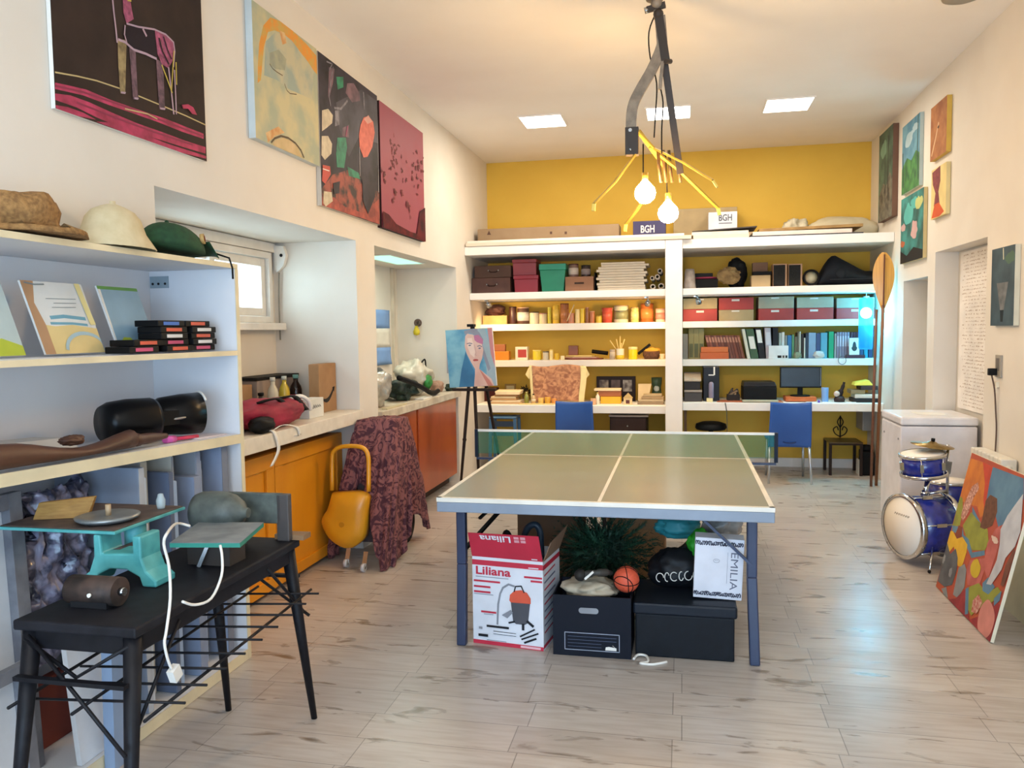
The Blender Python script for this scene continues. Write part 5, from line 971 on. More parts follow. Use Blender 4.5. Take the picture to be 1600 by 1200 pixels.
canvas('painting', 'large colourful abstract painting leaning on the floor at right', 'painting', O, U, Vv, .016, C('#b5542e','#a8483a',8), ly, CREAM)
t = struct(MB().hexa([(1.62,4.25,.001),(1.64,4.25,.001),(1.64,5.0,.001),(1.62,5.0,.001),(1.90,4.25,1.12),(1.92,4.25,1.12),(1.92,5.0,1.12),(1.90,5.0,1.12)], mat('#e2d6ae', .7)), 'board') if 0 else solo(MB().hexa([(1.72,4.25,.001),(1.74,4.25,.001),(1.74,4.93,.001),(1.72,4.93,.001),(1.93,4.25,1.0),(1.95,4.25,1.0),(1.95,4.93,1.0),(1.93,4.93,1.0)], mat('#e2d9b8', .7)), 'board', 'plain pale yellow board leaning behind the large painting', 'board')
p = A(1600,1000,Z=0); t = thing('bin', 'black waste bin with pink rim at the right picture edge', 'bin', (1.73,4.07,0)); MB().lathe([(.001,.001),(.115,.001),(.145,.30),(.137,.30),(.11,.012),(.001,.012)], BLACK, 32).build('bucket', t); MB().tube([(.146*math.cos(a),.146*math.sin(a),.30) for a in [2*PI*i/32 for i in range(32)]], .007, mat('#c43a5a', .5), 8, True).build('rim', t)
# ---- drum kit
BLD = mat('#1f2f8f', .25, col2='#182678', scale=30, coat=.5); HEAD = mat('#fbf5ea', .6, col2='#f4ecde', scale=2)
t = thing('drum_kit', 'small blue drum kit with bass drum, tom and brass cymbal beside the freezer', 'drums', (1.52,5.65,0))
ax = V((.93,.37,0)).normalized(); c0 = V((1.40,5.60,.238)); R = .2; side = V((0,0,1)).cross(ax); X = frame(c0, side, (0,0,1), ax) if 0 else frame(c0, (0,0,1), ax.cross(V((0,0,1))), ax)
part(MB().lathe([(R-.008,.02),(R-.008,.30)], BLD, 36, X), 'bass_drum_shell', t)
part(MB().lathe([(.001,.004),(R-.012,.004),(R-.012,.0195),(.001,.0195)], HEAD, 36, X), 'drumhead', t)
for z in (0,.27): part(MB().lathe([(R-.011,z+.001),(R+.012,z),(R+.014,z+.02),(R+.012,z+.036),(R-.007,z+.036),(R-.007,z+.001),(R-.011,z+.001)], CHROME, 36, X, caps=False), 'hoop', t)
for k in range(6): a = 2*PI*k/6+.3; q = X @ V(((R+.004)*math.cos(a),(R+.004)*math.sin(a),.0)); part(MB().tube([q, q+ax*.30], .005, CHROME, 6).bar(q+ax*.1, q+ax*.17, .022, .022, CHROME), 'tension_lug', t)
o = MB(); o.tube([X @ V((.075+.008*math.sin(k*2.1)*(1 if k % 3 else .4),.075-.0075*k,.0035)) for k in range(21)], .0018, mat('#8a7a62', .6), 5); part(o, 'head_script', t)
o = MB(); q = c0+ax*.06+V((.0,-.19,-.06)); o.tube([c0+ax*.10+V((.06,-.17,-.10)), c0+ax*.02+V((.09,-.24,-.232))], .007, CHROME, 8); o.sphere(c0+ax*.02+V((.09,-.24,-.226)), .011, BLACK, 8); part(o, 'spur', t)
tc_ = V((1.545,5.66,.57)); X2 = Matrix.Translation(tc_) @ Euler((.06,-.09,0)).to_matrix().to_4x4(); rT = .135
part(MB().lathe([(rT-.004,.0),(rT-.004,.135)], BLD, 32, X2), 'tom_shell', t); part(MB().lathe([(.001,.136),(rT-.006,.136),(rT-.006,.145),(.001,.146)], HEAD, 32, X2), 'tom_drumhead', t)
for z in (-.004,.125): part(MB().lathe([(rT-.003,z),(rT+.007,z),(rT+.008,z+.022),(rT-.002,z+.022),(rT-.003,z)], CHROME, 32, X2, caps=False), 'tom_hoop', t)
for k in range(6): a = 2*PI*k/6+.2; p = X2 @ V(((rT+.003)*math.cos(a),(rT+.003)*math.sin(a),0)); q = X2 @ V(((rT+.003)*math.cos(a),(rT+.003)*math.sin(a),.14)); part(MB().tube([p, q], .004, CHROME, 6).bar(p*.65+q*.35, p*.3+q*.7, .022, .022, CHROME), 'tom_lug', t)
o = MB(); m_ = c0+ax*.16+V((0,0,R-.01)); o.cyl(m_, m_+V((.02,0,.10)), .016, CHROME); o.tube([m_+V((.02,0,.10)), (1.69,5.70,.60)], .010, CHROME, 8); o.cyl((1.70,5.70,.44),(1.70,5.70,.765), .009, CHROME); o.bar((1.685,5.68,.58),(1.695,5.68,.66), .04, .04, CHROME); o.tube([m_+V((.03,0,.02)),(1.70,5.70,.46)], .010, CHROME, 8); o.sphere(m_+V((0,0,.02)), .025, CHROME, 10); part(o, 'tom_mount', t)
Xc = Matrix.Translation(V((1.605,5.70,.765))) @ Euler((.05,.10,0)).to_matrix().to_4x4(); part(MB().tube([(1.70,5.70,.70),(1.66,5.70,.745),(1.605,5.70,.76)], .008, CHROME, 8), 'cymbal_arm', t)
part(MB().lathe([(.001,.022),(.022,.018),(.034,.009),(.13,-.006),(.13,-.0075),(.034,.007),(.001,.02)], mat('#a08a5a', .3, .8, col2='#8a744a', scale=30), 36, Xc), 'cymbal', t); part(MB().cyl(Xc @ V((0,0,.022)), Xc @ V((0,0,.04)), .012, BLACK), 'wing_nut', t)
t = thing('floor_tom', 'small blue drum half hidden behind the large painting', 'drum', (1.80,6.02,0)); X3 = Matrix.Translation((0,0,.30))
MB().lathe([(.125,0),(.125,.17)], BLD, 28, X3).build('shell', t); MB().lathe([(.001,.171),(.122,.171),(.122,.178),(.001,.179)], HEAD, 28, X3).build('drumhead', t)
for z in (-.003,.155): MB().lathe([(.126,z),(.134,z),(.134,z+.02),(.126,z+.02),(.126,z)], CHROME, 28, X3, caps=False).build('hoop', t)
for k in range(3): a = 2*PI*k/3+.5; MB().tube([(.138*math.cos(a),.138*math.sin(a),.36),(.142*math.cos(a),.142*math.sin(a),.05),(.158*math.cos(a),.158*math.sin(a),.006)], .006, CHROME, 8).build('leg', t)
# ---- paddle and stick in front of the shelves
t = thing('paddle', 'wooden paddle with striped blade leaning against the right shelves', 'paddle', (1.845,8.2,0)); PW = mat('#e0a648', .4, col2='#cf933c', scale=5, stretch=(20,1,.6), coat=.3); PD_ = mat('#6a3a1e', .45); 
o = MB(); N_ = 24; prof = []
for i in range(N_+1):
    f = i/N_; z = 1.70+.53*f; w_ = .016+.080*max(0,math.sin(PI*f**1.35))**.72; prof.append((w_, z))
vs = []; fs = []
for w_, z in prof: y = 8.155-.0*(z-1.7); vs += [(1.845-w_,y,z),(1.845,y-.012,z),(1.845+w_,y,z),(1.845,y+.012,z)]
for i in range(N_):
    for k in range(4): a = i*4+k; b_ = i*4+(k+1) % 4; fs.append((a,b_,b_+4,a+4))
fs += [(3,2,1,0),tuple(N_*4+k for k in range(4))]
o.add(vs, fs, PW, False); part(o, 'blade', t); part(MB().bar((1.845,8.14,1.72),(1.847,8.14,2.21), .012, .012, PD_), 'dark_stripe', t)
part(MB().tube([(1.845,8.153,1.74),(1.844,8.22,.9),(1.842,8.30,.004)], [.016,.015,.015], mat('#8a5632', .45), 10), 'shaft', t)
solo(MB().tube([(1.80,8.20,1.70),(1.79,8.22,.9),(1.785,8.25,.004)], .013, mat('#7c4c34', .5), 10), 'broom_handle', 'plain brown stick leaning just left of the paddle shaft', 'stick')
# ================================================= things on the back shelves
def span(px0, px1, ytop, Y): a, b = A(px0,ytop,Y=Y), A(px1,ytop,Y=Y); return a.x, b.x, (a.z+b.z)/2
def sbox(name, label, cat, px0, px1, ytop, Y, z0, depth, m, group=None, bevel=.004, zt=None):
    x0, x1, z1 = span(px0, px1, ytop, Y); z1 = zt if zt else max(z1, z0+.008)
    return solo(MB().box((x0+.001,Y,z0+.001), (x1-.001,Y+depth,z1), m), name, label, cat, group, bevel)
def can(name, label, cat, px0, px1, ytop, Y, z0, m, lid=None, band=None, group=None, taper=1., lidh=.012, bands=(.2,.75)):
    x0, x1, z1 = span(px0, px1, ytop, Y); r = (x1-x0)/2-.001; h = max(z1-z0, .02); t = thing(name, label, cat, ((x0+x1)/2,Y+r,z0+.001), 0, group)
    bh = h-(lidh if lid else 0)-.001
    MB().lathe([(r*taper*.97,0),(r*taper,.003),(r*.98,bh-.002),(r*.96,bh)], m, 20).build('body', t)
    if lid: MB().lathe([(r*.99,bh),(r,bh+.002),(r,bh+lidh-.002),(r*.94,bh+lidh)], lid, 20).build('lid', t)
    if band: f0, f1 = bands; MB().lathe([(r*(taper+(1-taper)*f0)+.0012,bh*f0),(r*(taper+(1-taper)*f1)*.99+.0012,bh*f1)], band, 20).build('label', t)
    t['r'] = r; return t
def clearp(t):
    if 'r' in t: del t['r']
    return t
Y1, Y2, Y3, Y4, YD = 8.36, 8.52, 8.95, 8.96, 8.72
G = 'things on top of the shelves'
# ---- top
BRD = mat('#e6d6c2', .6, col2='#d9c7b0', scale=10, stretch=(.3,4,1)); 
solo(MB().box((-2.22,8.262,2.432), (.09,8.62,2.468), BRD), 'board', 'long pale board lying along the front of the top shelf', 'board', 'boards on the top shelf', .002)
solo(MB().box((-2.21,8.29,2.4685), (.02,8.6,2.492), mat('#efe4d6', .6)), 'board', 'second long whitish board lying on the pale board', 'board', 'boards on the top shelf', .002)
solo(MB().box((.11,8.31,2.432), (.645,8.75,2.468), BRD), 'board', 'short pale board right of the white post, lower of two', 'board', 'boards on the top shelf', .002)
solo(MB().box((.095,8.32,2.4685), (.64,8.75,2.50), mat('#e9dac6', .6)), 'board', 'short pale board right of the white post, upper of two', 'board', 'boards on the top shelf', .002)
solo(MB().hexa([(.10,8.33,2.5015),(.72,8.33,2.53),(.72,8.72,2.53),(.10,8.72,2.5015),(.10,8.33,2.512),(.72,8.33,2.541),(.72,8.72,2.541),(.10,8.72,2.512)], mat('#3a3430', .6)), 'panel', 'thin dark edged panel on the two short boards', 'board')
solo(MB().box((.66,8.33,2.432), (1.70,8.8,2.444), mat('#3a3a42', .6)), 'panel', 'thin dark panel at the bottom of the right hand board pile', 'board', 'panels at the right end of the top shelf')
solo(MB().box((.68,8.34,2.4445), (1.60,8.8,2.484), mat('#e9d8cc', .6)), 'board', 'pale board on the thin dark panel, right hand pile', 'board', 'boards on the top shelf', .002)
solo(MB().hexa([(.74,8.35,2.486),(1.70,8.35,2.50),(1.70,8.8,2.50),(.74,8.8,2.486),(.74,8.35,2.512),(1.70,8.35,2.528),(1.70,8.8,2.528),(.74,8.8,2.512)], mat('#a8844e', .6, col2='#8a6a3c', scale=8)), 'board', 'tan wooden board with frayed dark end, topmost at right', 'board', 'boards on the top shelf', .002)
t = thing('cardboard_box', 'long flat brown cardboard box at left of the top shelf', 'box', (-1.4,8.8,2.433)); x0, x1, z1 = span(746, 967, 354, 8.64)
part(MB().box((x0,8.64,2.433), (x1,8.95,z1), mat('#9c8568', .85, col2='#92795c', scale=4)), 'carton', t, .004)
for px in (764,861,884): a = A(px,364,Y=8.639); part(MB().prism([(a.x-.022,a.z-.02),(a.x+.022,a.z-.02),(a.x,a.z+.025)] if px < 800 else [(a.x-.012,a.z-.012),(a.x+.012,a.z-.012),(a.x+.012,a.z+.015),(a.x-.012,a.z+.015)], -8.6395, -8.638, mat('#5a4034', .8), Matrix(((1,0,0,0),(0,0,-1,0),(0,1,0,0),(0,0,0,1)))), 'printed_mark', t)
def named_box(label, px0, px1, ytop, Y, z0, D, m, txt, tm, u0, u1, v0, v1, extra=None):
    x0, x1, z1 = span(px0, px1, ytop, Y); t = thing('appliance_box', label, 'box', ((x0+x1)/2,Y+D/2,z0)); part(MB().box((x0,Y,z0+.001), (x1,Y+D,z1), m), 'carton', t, .003)
    W = x1-x0; H = z1-z0; o = MB().text(txt, (x0+W*u0,Y-.0003,z0+H*v0), (W*(u1-u0),0,0), (0,0,H*(v1-v0)), tm, bold=.02)
    if extra: o.box((x0+W*.2,Y-.001,z0+H*.06), (x0+W*.5,Y-.0003,z0+H*.16), mat('#4a4a50', .6)); o.box((x0+W*u0,Y-.001,z0+H*.42), (x0+W*u1,Y-.0003,z0+H*.46), tm)
    part(o, 'lettering', t); return t
named_box('navy blue box with white lettering below the bulbs', 989, 1040, 345, 8.70, 2.433, .25, mat('#3a3560', .5), 'BGH', PAPER, .24, .66, .50, .82)
sbox('cardboard_box', 'plain tan cardboard box behind the white lettered box', 'box', 1052, 1152, 325, 9.0, 2.433, .25, mat('#b09a72', .8))
tb = named_box('white box with grey lettering right of the bulbs', 1107, 1152, 331, 8.78, 2.542, .2, mat('#dfe0e8', .5), 'BGH', mat('#5a5f68', .5), .36, .82, .55, .88, 1)
solo(MB().box((.20,8.77,2.432), (.71,8.99,2.5415), mat('#c9b08c', .8)), 'cardboard_box', 'flat tan carton supporting the white lettered box', 'box')
t = thing('cloth_bundle', 'cream cloth bundle with knotted end at right of the top shelf', 'bundle', (1.4,9.0,2.433)); 
c_ = A(1315,352,Y=8.98); part(MB().blob((c_.x,9.02,2.53), (.37,.2,.155), mat('#d9d0b4', .85, col2='#c6bb9c', scale=5), 61, .12, 3, 4, flat=-.096), 'bundle', t); c_ = A(1243,347,Y=8.95); part(MB().blob((c_.x,9.0,2.56), (.13,.12,.125), mat('#ddd5bc', .85, col2='#a39a80', scale=14), 63, .35, 4, 4, flat=-.12), 'knot', t)
# ---- second shelf, left
G = 'storage boxes on the brown box shelf'
def latch_box(label, px0, px1, ytop, z0, m, dx=0):
    x0, x1, z1 = span(px0, px1, ytop, Y2); t = thing('storage_box', label, 'box', ((x0+x1)/2,Y2+.15,z0), 0, G); part(MB().box((x0,Y2,z0+.001), (x1,Y2+.3,z1), m), 'box', t, .006)
    c = (x0+x1)/2+.01+dx; zc = z0+(z1-z0)*.5; o = MB().tube([(c-.05,Y2-.003,zc+.01),(c-.03,Y2-.012,zc-.006),(c+.03,Y2-.012,zc-.006),(c+.05,Y2-.003,zc+.01)], .006, mat('#2a1a14', .6), 6); o.sphere((c-.055,Y2-.002,zc+.012), .010, STEEL, 8); o.sphere((c+.055,Y2-.002,zc+.012), .010, STEEL, 8); part(o, 'handle', t); return z1
BRX = mat('#5f4036', .7, col2='#523630', scale=10)
z_ = latch_box('brown storage box with handle, lower of the two', 737, 797, 434, S2, BRX); latch_box('brown storage box with handle, on top of the other', 741, 798, 415, z_+.001, mat('#543a2e', .7))
def taper_box(label, px0, px1, ytop, z0, m, lid, k=.9, group=G):
    x0, x1, z1 = span(px0, px1, ytop, Y2); t = thing('storage_box', label, 'box', ((x0+x1)/2,Y2+.14,z0), 0, group); c = (x0+x1)/2; w_ = (x1-x0)/2; zl = z1-(z1-z0)*.22
    part(MB().hexa([(c-w_*k,Y2+.02,z0+.001),(c+w_*k,Y2+.02,z0+.001),(c+w_*k,Y2+.26,z0+.001),(c-w_*k,Y2+.26,z0+.001),(c-w_*.96,Y2+.01,zl),(c+w_*.96,Y2+.01,zl),(c+w_*.96,Y2+.27,zl),(c-w_*.96,Y2+.27,zl)], m), 'box', t, .004)
    part(MB().box((x0,Y2,zl+.0005), (x1,Y2+.28,z1), lid), 'lid', t, .005); return z1
RDB = mat('#9c2f3e', .3); z_ = taper_box('glossy dark red plastic box, lower of the two', 802, 841, 430, S2, RDB, RDB, .92); taper_box('dark red plastic box stacked on the other red one', 800, 838, 405, z_+.001, mat('#94383f', .4), mat('#8c3038', .4), .95)
taper_box('green tapering plastic box with wide rim between red and tan boxes', 842, 884, 412, S2, mat('#1f8f6a', .4), mat('#28997a', .4), .8)
z_ = span(883,927,432,Y2)[2]; t = thing('storage_box', 'tan cardboard box with dark hand hole under two jars', 'box', (-1.1,Y2+.1,S2), 0, G); x0, x1, _ = span(883,927,432,Y2); part(MB().box((x0,Y2,S2+.001), (x1,Y2+.26,z_), mat('#a5785c', .8)), 'box', t, .004); part(MB().box(((x0+x1)/2-.05,Y2-.001,S2+.075), ((x0+x1)/2+.05,Y2-.0002,S2+.095), mat('#4a3428', .8)), 'hand_hole', t)
clearp(can('jar', 'jar with dark red lid and pale label on the tan box', 'jar', 887, 903, 412, Y2+.05, z_, mat('#8a6a5c', .3), mat('#5a1f22', .4), mat('#e0d0c0', .6)))
clearp(can('jar', 'dark jar with grey front on the tan box', 'jar', 907, 922, 414, Y2+.05, z_, mat('#3a2c2a', .3), mat('#2a2422', .4), mat('#9a8c88', .5)))
sbox('box', 'narrow dark box between the tan box and white canvases', 'box', 928.6, 930.4, 425, Y2+.1, S2, .2, DARK)
z_ = S2+.001; r_ = random.Random(9); CV = mat('#e9dcc6', .75, col2='#e2d3ba', scale=6)
for i in range(11):
    dx = r_.uniform(-.02,.02)+(.03 if i > 8 else 0); h_ = .0275 if i < 9 else .0225; x0, x1, _ = span(931, 1012, 450, Y2); t = thing('blank_canvas', 'blank white stretched canvas, %s from the bottom of the stack' % ORD[i], 'canvas', ((x0+x1)/2+dx,Y2+.18,z_), 0, 'stack of blank canvases')
    w_ = (x1-x0)/2-.022-(.02 if i == 10 else 0); MB().box((-w_,-.17,.0012), (w_,.17,h_-.0008), CV).build('stretcher', t, None, .004); MB().box((-w_+.01,-.16,h_-.0007), (w_-.01,.16,h_-.0002), PAPER).build('canvas_face', t); z_ += h_
for i, (px, py, r0, lb) in enumerate(((1020,446,.028,'lowest left'),(1033,444,.032,'lowest right'),(1027,433,.026,'in the middle row'),(1031,425,.026,'topmost'),(1019,435,.022,'upper left'))):
    c_ = A(px,py,Y=Y2); zz = (S2+r0+.001) if i < 2 else c_.z+(0,0,.004,.012,.004)[i]
    solo(MB().lathe([(r0*.6,0),(r0,0),(r0,.45),(r0*.6,.45),(r0*.6,0)], mat('#b9ada0' if i % 2 else '#d5cabc', .7), 18, frame((c_.x,Y2,zz), (1,0,0), (0,0,-1), (0,1,0)), caps=False), 'paper_roll', 'rolled paper tube beside the white post, %s' % lb, 'roll', 'rolled paper tubes')
# ---- second shelf, right
solo(MB().lathe([(.001,.001),(.06,.001),(.062,.01),(.055,.10),(.05,.17),(.04,.2),(.001,.2)], mat('#a79c92', .4, col2='#8c8078', scale=20), 20, Matrix.Translation((.078,Y2+.0,S2))), 'vase', 'grey pottery vase next to the white post', 'vase')
sbox('box', 'flat black case under the pink disc', 'box', 1083, 1122, 436, Y2+.04, S2, .28, BLACK)
t_ = span(1083,1122,436,Y2+.04); solo(MB().lathe([(.001,0),(.13,.004),(.155,.014),(.155,.022),(.12,.026),(.001,.028)], mat('#c24a66', .4), 28, Matrix.Translation(((t_[0]+t_[1])/2+.01,Y2+.2,t_[2]+.001)) @ Matrix.Diagonal((.85,.8,1,1))), 'disc_case', 'flat round pink case lying on the black case', 'case')
sbox('box', 'thin black box lying behind the pink disc', 'box', 1078, 1114, 427, Y2+.36, S2, .2, mat('#1f1f24', .5))
bag('bag', 'black rounded bag leaning in the middle of the right shelf', (A(1152,430,Y=8.7).x,8.78,S2+.001), (.105,.10,.165), mat('#17171a', .6), 71, .22)
solo(MB().blob((A(1139,425,Y=8.58).x,8.585,S2+.125), (.11,.035,.085), mat('#a58a5c', .8, col2='#7c6440', scale=16), 73, .45, 4, 4, True), 'paper_bag', 'crumpled tan paper bag in front of the black bag', 'bag')
z_ = span(1174,1204,430,Y2)[2]; sbox('box', 'beige box supporting a dark flat case, left of the speakers', 'box', 1174, 1204, 430, Y2, S2, .2, mat('#c2a77c', .7))
sbox('flat_case', 'dark flat case lying on the beige box', 'case', 1176, 1206, 424, Y2+.03, z_+.0, .12, BLACK)
sbox('box', 'dull brown box behind the dark flat case', 'box', 1176, 1200, 410, Y2+.22, S2, .12, mat('#8a6a54', .8))
for px0, px1, lb in ((1208,1230,'left'),(1232,1254,'right')):
    x0, x1, z1 = span(px0,px1,412,Y2); t = thing('speaker', 'small speaker with dark grille and wooden edge, %s one of the pair' % lb, 'speaker', ((x0+x1)/2,Y2+.1,S2), 0, 'pair of small speakers')
    part(MB().box((x0,Y2+.006,S2+.001), (x1,Y2+.2,z1), mat('#b58c68', .5)), 'cabinet', t, .003); part(MB().box((x0+.004,Y2,S2+.006), (x1-.018,Y2+.0055,z1-.012), mat('#2c2c2c', .9, col2='#232323', scale=90)), 'grille', t, .002)
c_ = A(1268,435,Y=Y2); t = thing('clock', 'small round clock with cream face beside the guitar bag', 'clock', (c_.x,Y2+.03,S2)); X = frame((c_.x,Y2+.05,S2+.083), (1,0,0), (0,0,1), (0,-1,0)); part(MB().lathe([(.001,0),(.08,0),(.082,.03),(.07,.04),(.062,.036),(.062,.03),(.001,.03)], BLACK, 28, X), 'case', t); part(MB().lathe([(.001,.031),(.061,.031),(.001,.0312)], mat('#cfc2a2', .6), 28, X), 'face', t)
t = thing('guitar_bag', 'black padded guitar bag lying on its side on the right shelf', 'bag', (1.3,8.7,S2)); rings = []
for i in range(20):
    f = i/19; x = A(1277,430,Y=8.66).x+f*.66; top_ = .02+.29*(max(0,math.sin(min(1,f*3.4+.12)*PI/2)))*(1 if f < .25 else 1-.58*min(1,(f-.25)/.42)); rings.append([(x, 8.70+.13*math.cos(2*PI*k/20), S2+.002+max(0,top_*(.5+.5*math.sin(2*PI*k/20)))) for k in range(20)])
part(MB().loft(rings, mat('#17181f', .6, col2='#22242c', scale=9)), 'bag_body', t)
part(MB().tube([(V(r[15])+V((0,-.128,.06))) for r in rings[3:17]], .005, mat('#2f323c', .6), 6), 'zip', t); part(MB().blob((rings[6][0][0],8.575,S2+.12), (.05,.012,.05), mat('#23252c', .6), 4, .1, 2, 3), 'pocket', t)
# ---- third shelf left: cans
G = 'jars and cans on the paint shelf'
t = thing('tray', 'low beige wooden tray of dark odds and ends at left of the can shelf', 'tray', (-2.0,9.05,S3)); x0, x1, z1 = span(754,792,493,Y3)
part(MB().box((x0,Y3,S3+.001), (x1,Y3+.2,z1), mat('#c79a62', .6, col2='#b0844e', scale=8)), 'box', t, .003)
bag('bundle', 'dark purple brown heap on the beige tray', ((x0+x1)/2-.01,Y3+.10,z1+.001), (.12,.07,.062), mat('#5a342c', .7, col2='#3c2220', scale=14), 81, .35, 'bundle')
KN = lambda c, r_=.35: mat(c, r_)
for nm, lb, a in (('tin','narrow dark brown tin right of the tray',(794,806,479,KN('#4a2a24'),KN('#2f1c1a'),None)),('jar','dark jar with white printed label on the can shelf',(806,825,480,KN('#5c4036'),KN('#c9a58a'),KN('#e6e2da'))),
    ('tin','white tin with dark lid on the can shelf',(826,841,487,KN('#e9dcc0'),KN('#3a3028'),None)),('tin','cream tin with brownish side right of the white tin',(841,854,489,KN('#dcc9a6'),KN('#a8756a'),None)),
    ('bottle','thin yellow green bottle behind the cream tin',(855,861,480,KN('#c9c03a'),KN('#e0d86a'),None)),('tin','tall yellow tin without lid left of the copper one',(862,873,477,KN('#e0b83c'),None,KN('#e8c860'))),('tin','tall copper coloured tin',(874,888,474,KN('#a86a44'),KN('#7a3a24'),KN('#b87a50'))),
    ('jar','short pinkish jar with brush left of the yellow pots',(887,897,489,KN('#c98a70'),None,None)),('pot','pale yellow pot with pointed handle',(898,906,483,KN('#ecd9a0'),None,None)),('pot','bright yellow pot right of the pale one',(906,913,482,KN('#e6c93a'),KN('#f0dc6a'),None)),
    ('jar','brown jar behind the small terracotta jar',(914,920,480,KN('#8a5a40'),KN('#b58a6a'),None)),('jar','small terracotta jar with pinkish lid',(920,929,486,KN('#b5704c'),KN('#d2a184'),None)),('pot','tiny yellow pot left of the red pot',(930,940,493,KN('#d8b83a'),KN('#b89a34'),None)),
    ('tin','pale gold tin right of the big white can',(985,998,480,KN('#d3b870'),KN('#a88a5c'),KN('#e2cc8c')))):
    clearp(can(nm, lb, 'tin' if nm == 'tin' else nm, a[0], a[1], a[2], Y3+.01, S3, a[3], a[4], a[5], G))
t = can('pot', 'red pot with two raised handles on the can shelf', 'pot', 939, 957, 481, Y3+.01, S3, KN('#c94a3a'), None, KN('#d8604a'), G, .8); r = t['r']; clearp(t)
for s_ in (-1,1): MB().tube([(s_*r*.8,-.02,.12),(s_*r*.95,-.02,.165),(s_*r*.7,-.02,.15)], .006, KN('#e0a888'), 6).build('handle', t)
t = can('paint_can', 'large white paint can with grey side and lid', 'can', 958, 981, 477, Y3+.01, S3, KN('#dcd6bc'), KN('#b89a7a'), KN('#8f9068'), G); r = t['r']; clearp(t); MB().tube(arc_ if 0 else [(r*1.03*math.cos(a),r*1.03*math.sin(a)-.004,.15-.03*abs(math.sin(a))) for a in [PI+PI*i/12 for i in range(13)]], .003, STEEL, 6).build('wire_handle', t)
t = can('paint_can', 'large copper coloured paint can below the right clamp lamp', 'can', 1000, 1021, 474, Y3+.01, S3, mat('#b5642c', .3, .3), KN('#8a4a24'), KN('#c97a3c'), G); clearp(t)
clearp(can('tub', 'pale pink tub beside the white post on the can shelf', 'tub', 1024, 1039, 482, Y3+.01, S3, KN('#ecc8b4'), KN('#d8a890'), KN('#d98a7c'), G))
o = MB(); a = A(899,487,Y=Y3+.0); b_ = A(887,500,Y=Y3-.02); o.bar(a, b_, .006, .004, PAPER) 
solo(MB().tube([A(886,502,Y=Y3-.005)+V((0,0,.0)), A(897,476,Y=Y3-.004)], .0055, mat('#e6d5b0', .5), 6), 'paint_brush', 'pale brush handle leaning on the pale yellow pot', 'brush')
# ---- fourth shelf left
G = 'small things on the brush shelf'
z_ = span(770,795,549,Y4)[2]; sbox('tin', 'flat orange tin box beside the portrait', 'tin', 770, 795, 549, Y4, S4, .12, KN('#d88a2a'), G); sbox('tin', 'small brown tin on the orange tin', 'tin', 772, 789, 538, Y4+.02, z_, .08, KN('#a86a48'), G)
t = thing('carton', 'white carton with red label on the brush shelf', 'box', (-1.6,Y4+.05,S4), 0, G); x0, x1, z1 = span(805,824,542,Y4); part(MB().box((x0,Y4,S4+.001), (x1,Y4+.1,z1), KN('#eee6d2')), 'carton', t, .003); part(MB().box((x0+.03,Y4-.001,S4+.03), (x1-.012,Y4-.0002,z1-.03), KN('#b5443c')), 'label', t)
for nm, lb, a in (('bottle','small lemon yellow bottle on the brush shelf',(831,845,547,KN('#e8d23a'),KN('#f0e080'),None)),('pot','low grey pot with dark rim on the brush shelf',(847,857,549,KN('#c9c4b4'),KN('#5a5a58'),None)),('bottle','small cream bottle right of the grey pot',(858,864,546,KN('#efe0a8'),KN('#e8d070'),None)),('pot','small golden yellow pot in front of the palettes',(866,873,552,KN('#e2bc2e'),None,None)),('pot','tiny white pot in front of the palettes',(875,882,556,KN('#f0e6c0'),None,None)),
    ('jar','grey jar left of the brush jar',(952,961,546,KN('#b0a49a'),None,KN('#c9beb0')))): clearp(can(nm, lb, nm, a[0], a[1], a[2], Y4, S4, a[3], a[4], a[5], G))
x0, x1, z1 = span(878,942,560,Y4+.05)
for k, (c, lb) in enumerate((('#7c2f2a','dark red'),('#c9a08c','pinkish'),('#e8d28a','pale yellow'))):
    z0 = S4+.002+.016*k; x0k = x0+.02*k; x1k = x1-.05*k-.02; solo(MB().prism([(x0k,Y4+.10),(x0k+.1,Y4+.02),(x1k,Y4+.03),(x1k+.02,Y4+.14),(x1k-.05,Y4+.2),(x0k+.05,Y4+.2)], z0, z0+.012, mat(c, .6)), 'palette', '%s painting palette in the flat pile on the brush shelf' % lb, 'palette', 'pile of palettes')
sbox('tin', 'small brown tin behind the palettes', 'tin', 888, 903, 540, Y4+.25, S4, .06, KN('#9a5a34'), G)
solo(MB().tube([A(925,549,Y=Y4+.12), A(950,552,Y=Y4+.12)], .022, BLACK, 12), 'roller', 'black roller handle resting behind the grey jar', 'roller') 
t = can('brush_jar', 'white and yellow jar holding several pale brushes', 'jar', 962, 975, 545, Y4, S4, KN('#efe8d6'), None, KN('#e0c23a'), G, bands=(.02,.4)); clearp(t)
for i, (px, py) in enumerate(((953,532),(963,530),(969,525),(971,536),(976,530))):
    b_ = A(968,548,Y=Y4+.045); e_ = A(px,py,Y=Y4+.045); b_ = b_+(V((0,0,-.04))); MB().tube([b_-V(t.location), e_-V(t.location)], [.004,.0065], mat('#ecd28c', .5), 6).build('brush', t)
t = can('jar', 'yellow paint jar with cream lid on the brush shelf', 'jar', 981, 996, 542, Y4, S4, KN('#ecd61e'), KN('#e8dca0'), None, G, lidh=.03); clearp(t)
solo(MB().bar(A(997,553,Y=Y4+.16), A(1016,538,Y=Y4+.16), .035, .03, BLACK), 'brush', 'black brush handle slanting up behind the basket', 'brush')
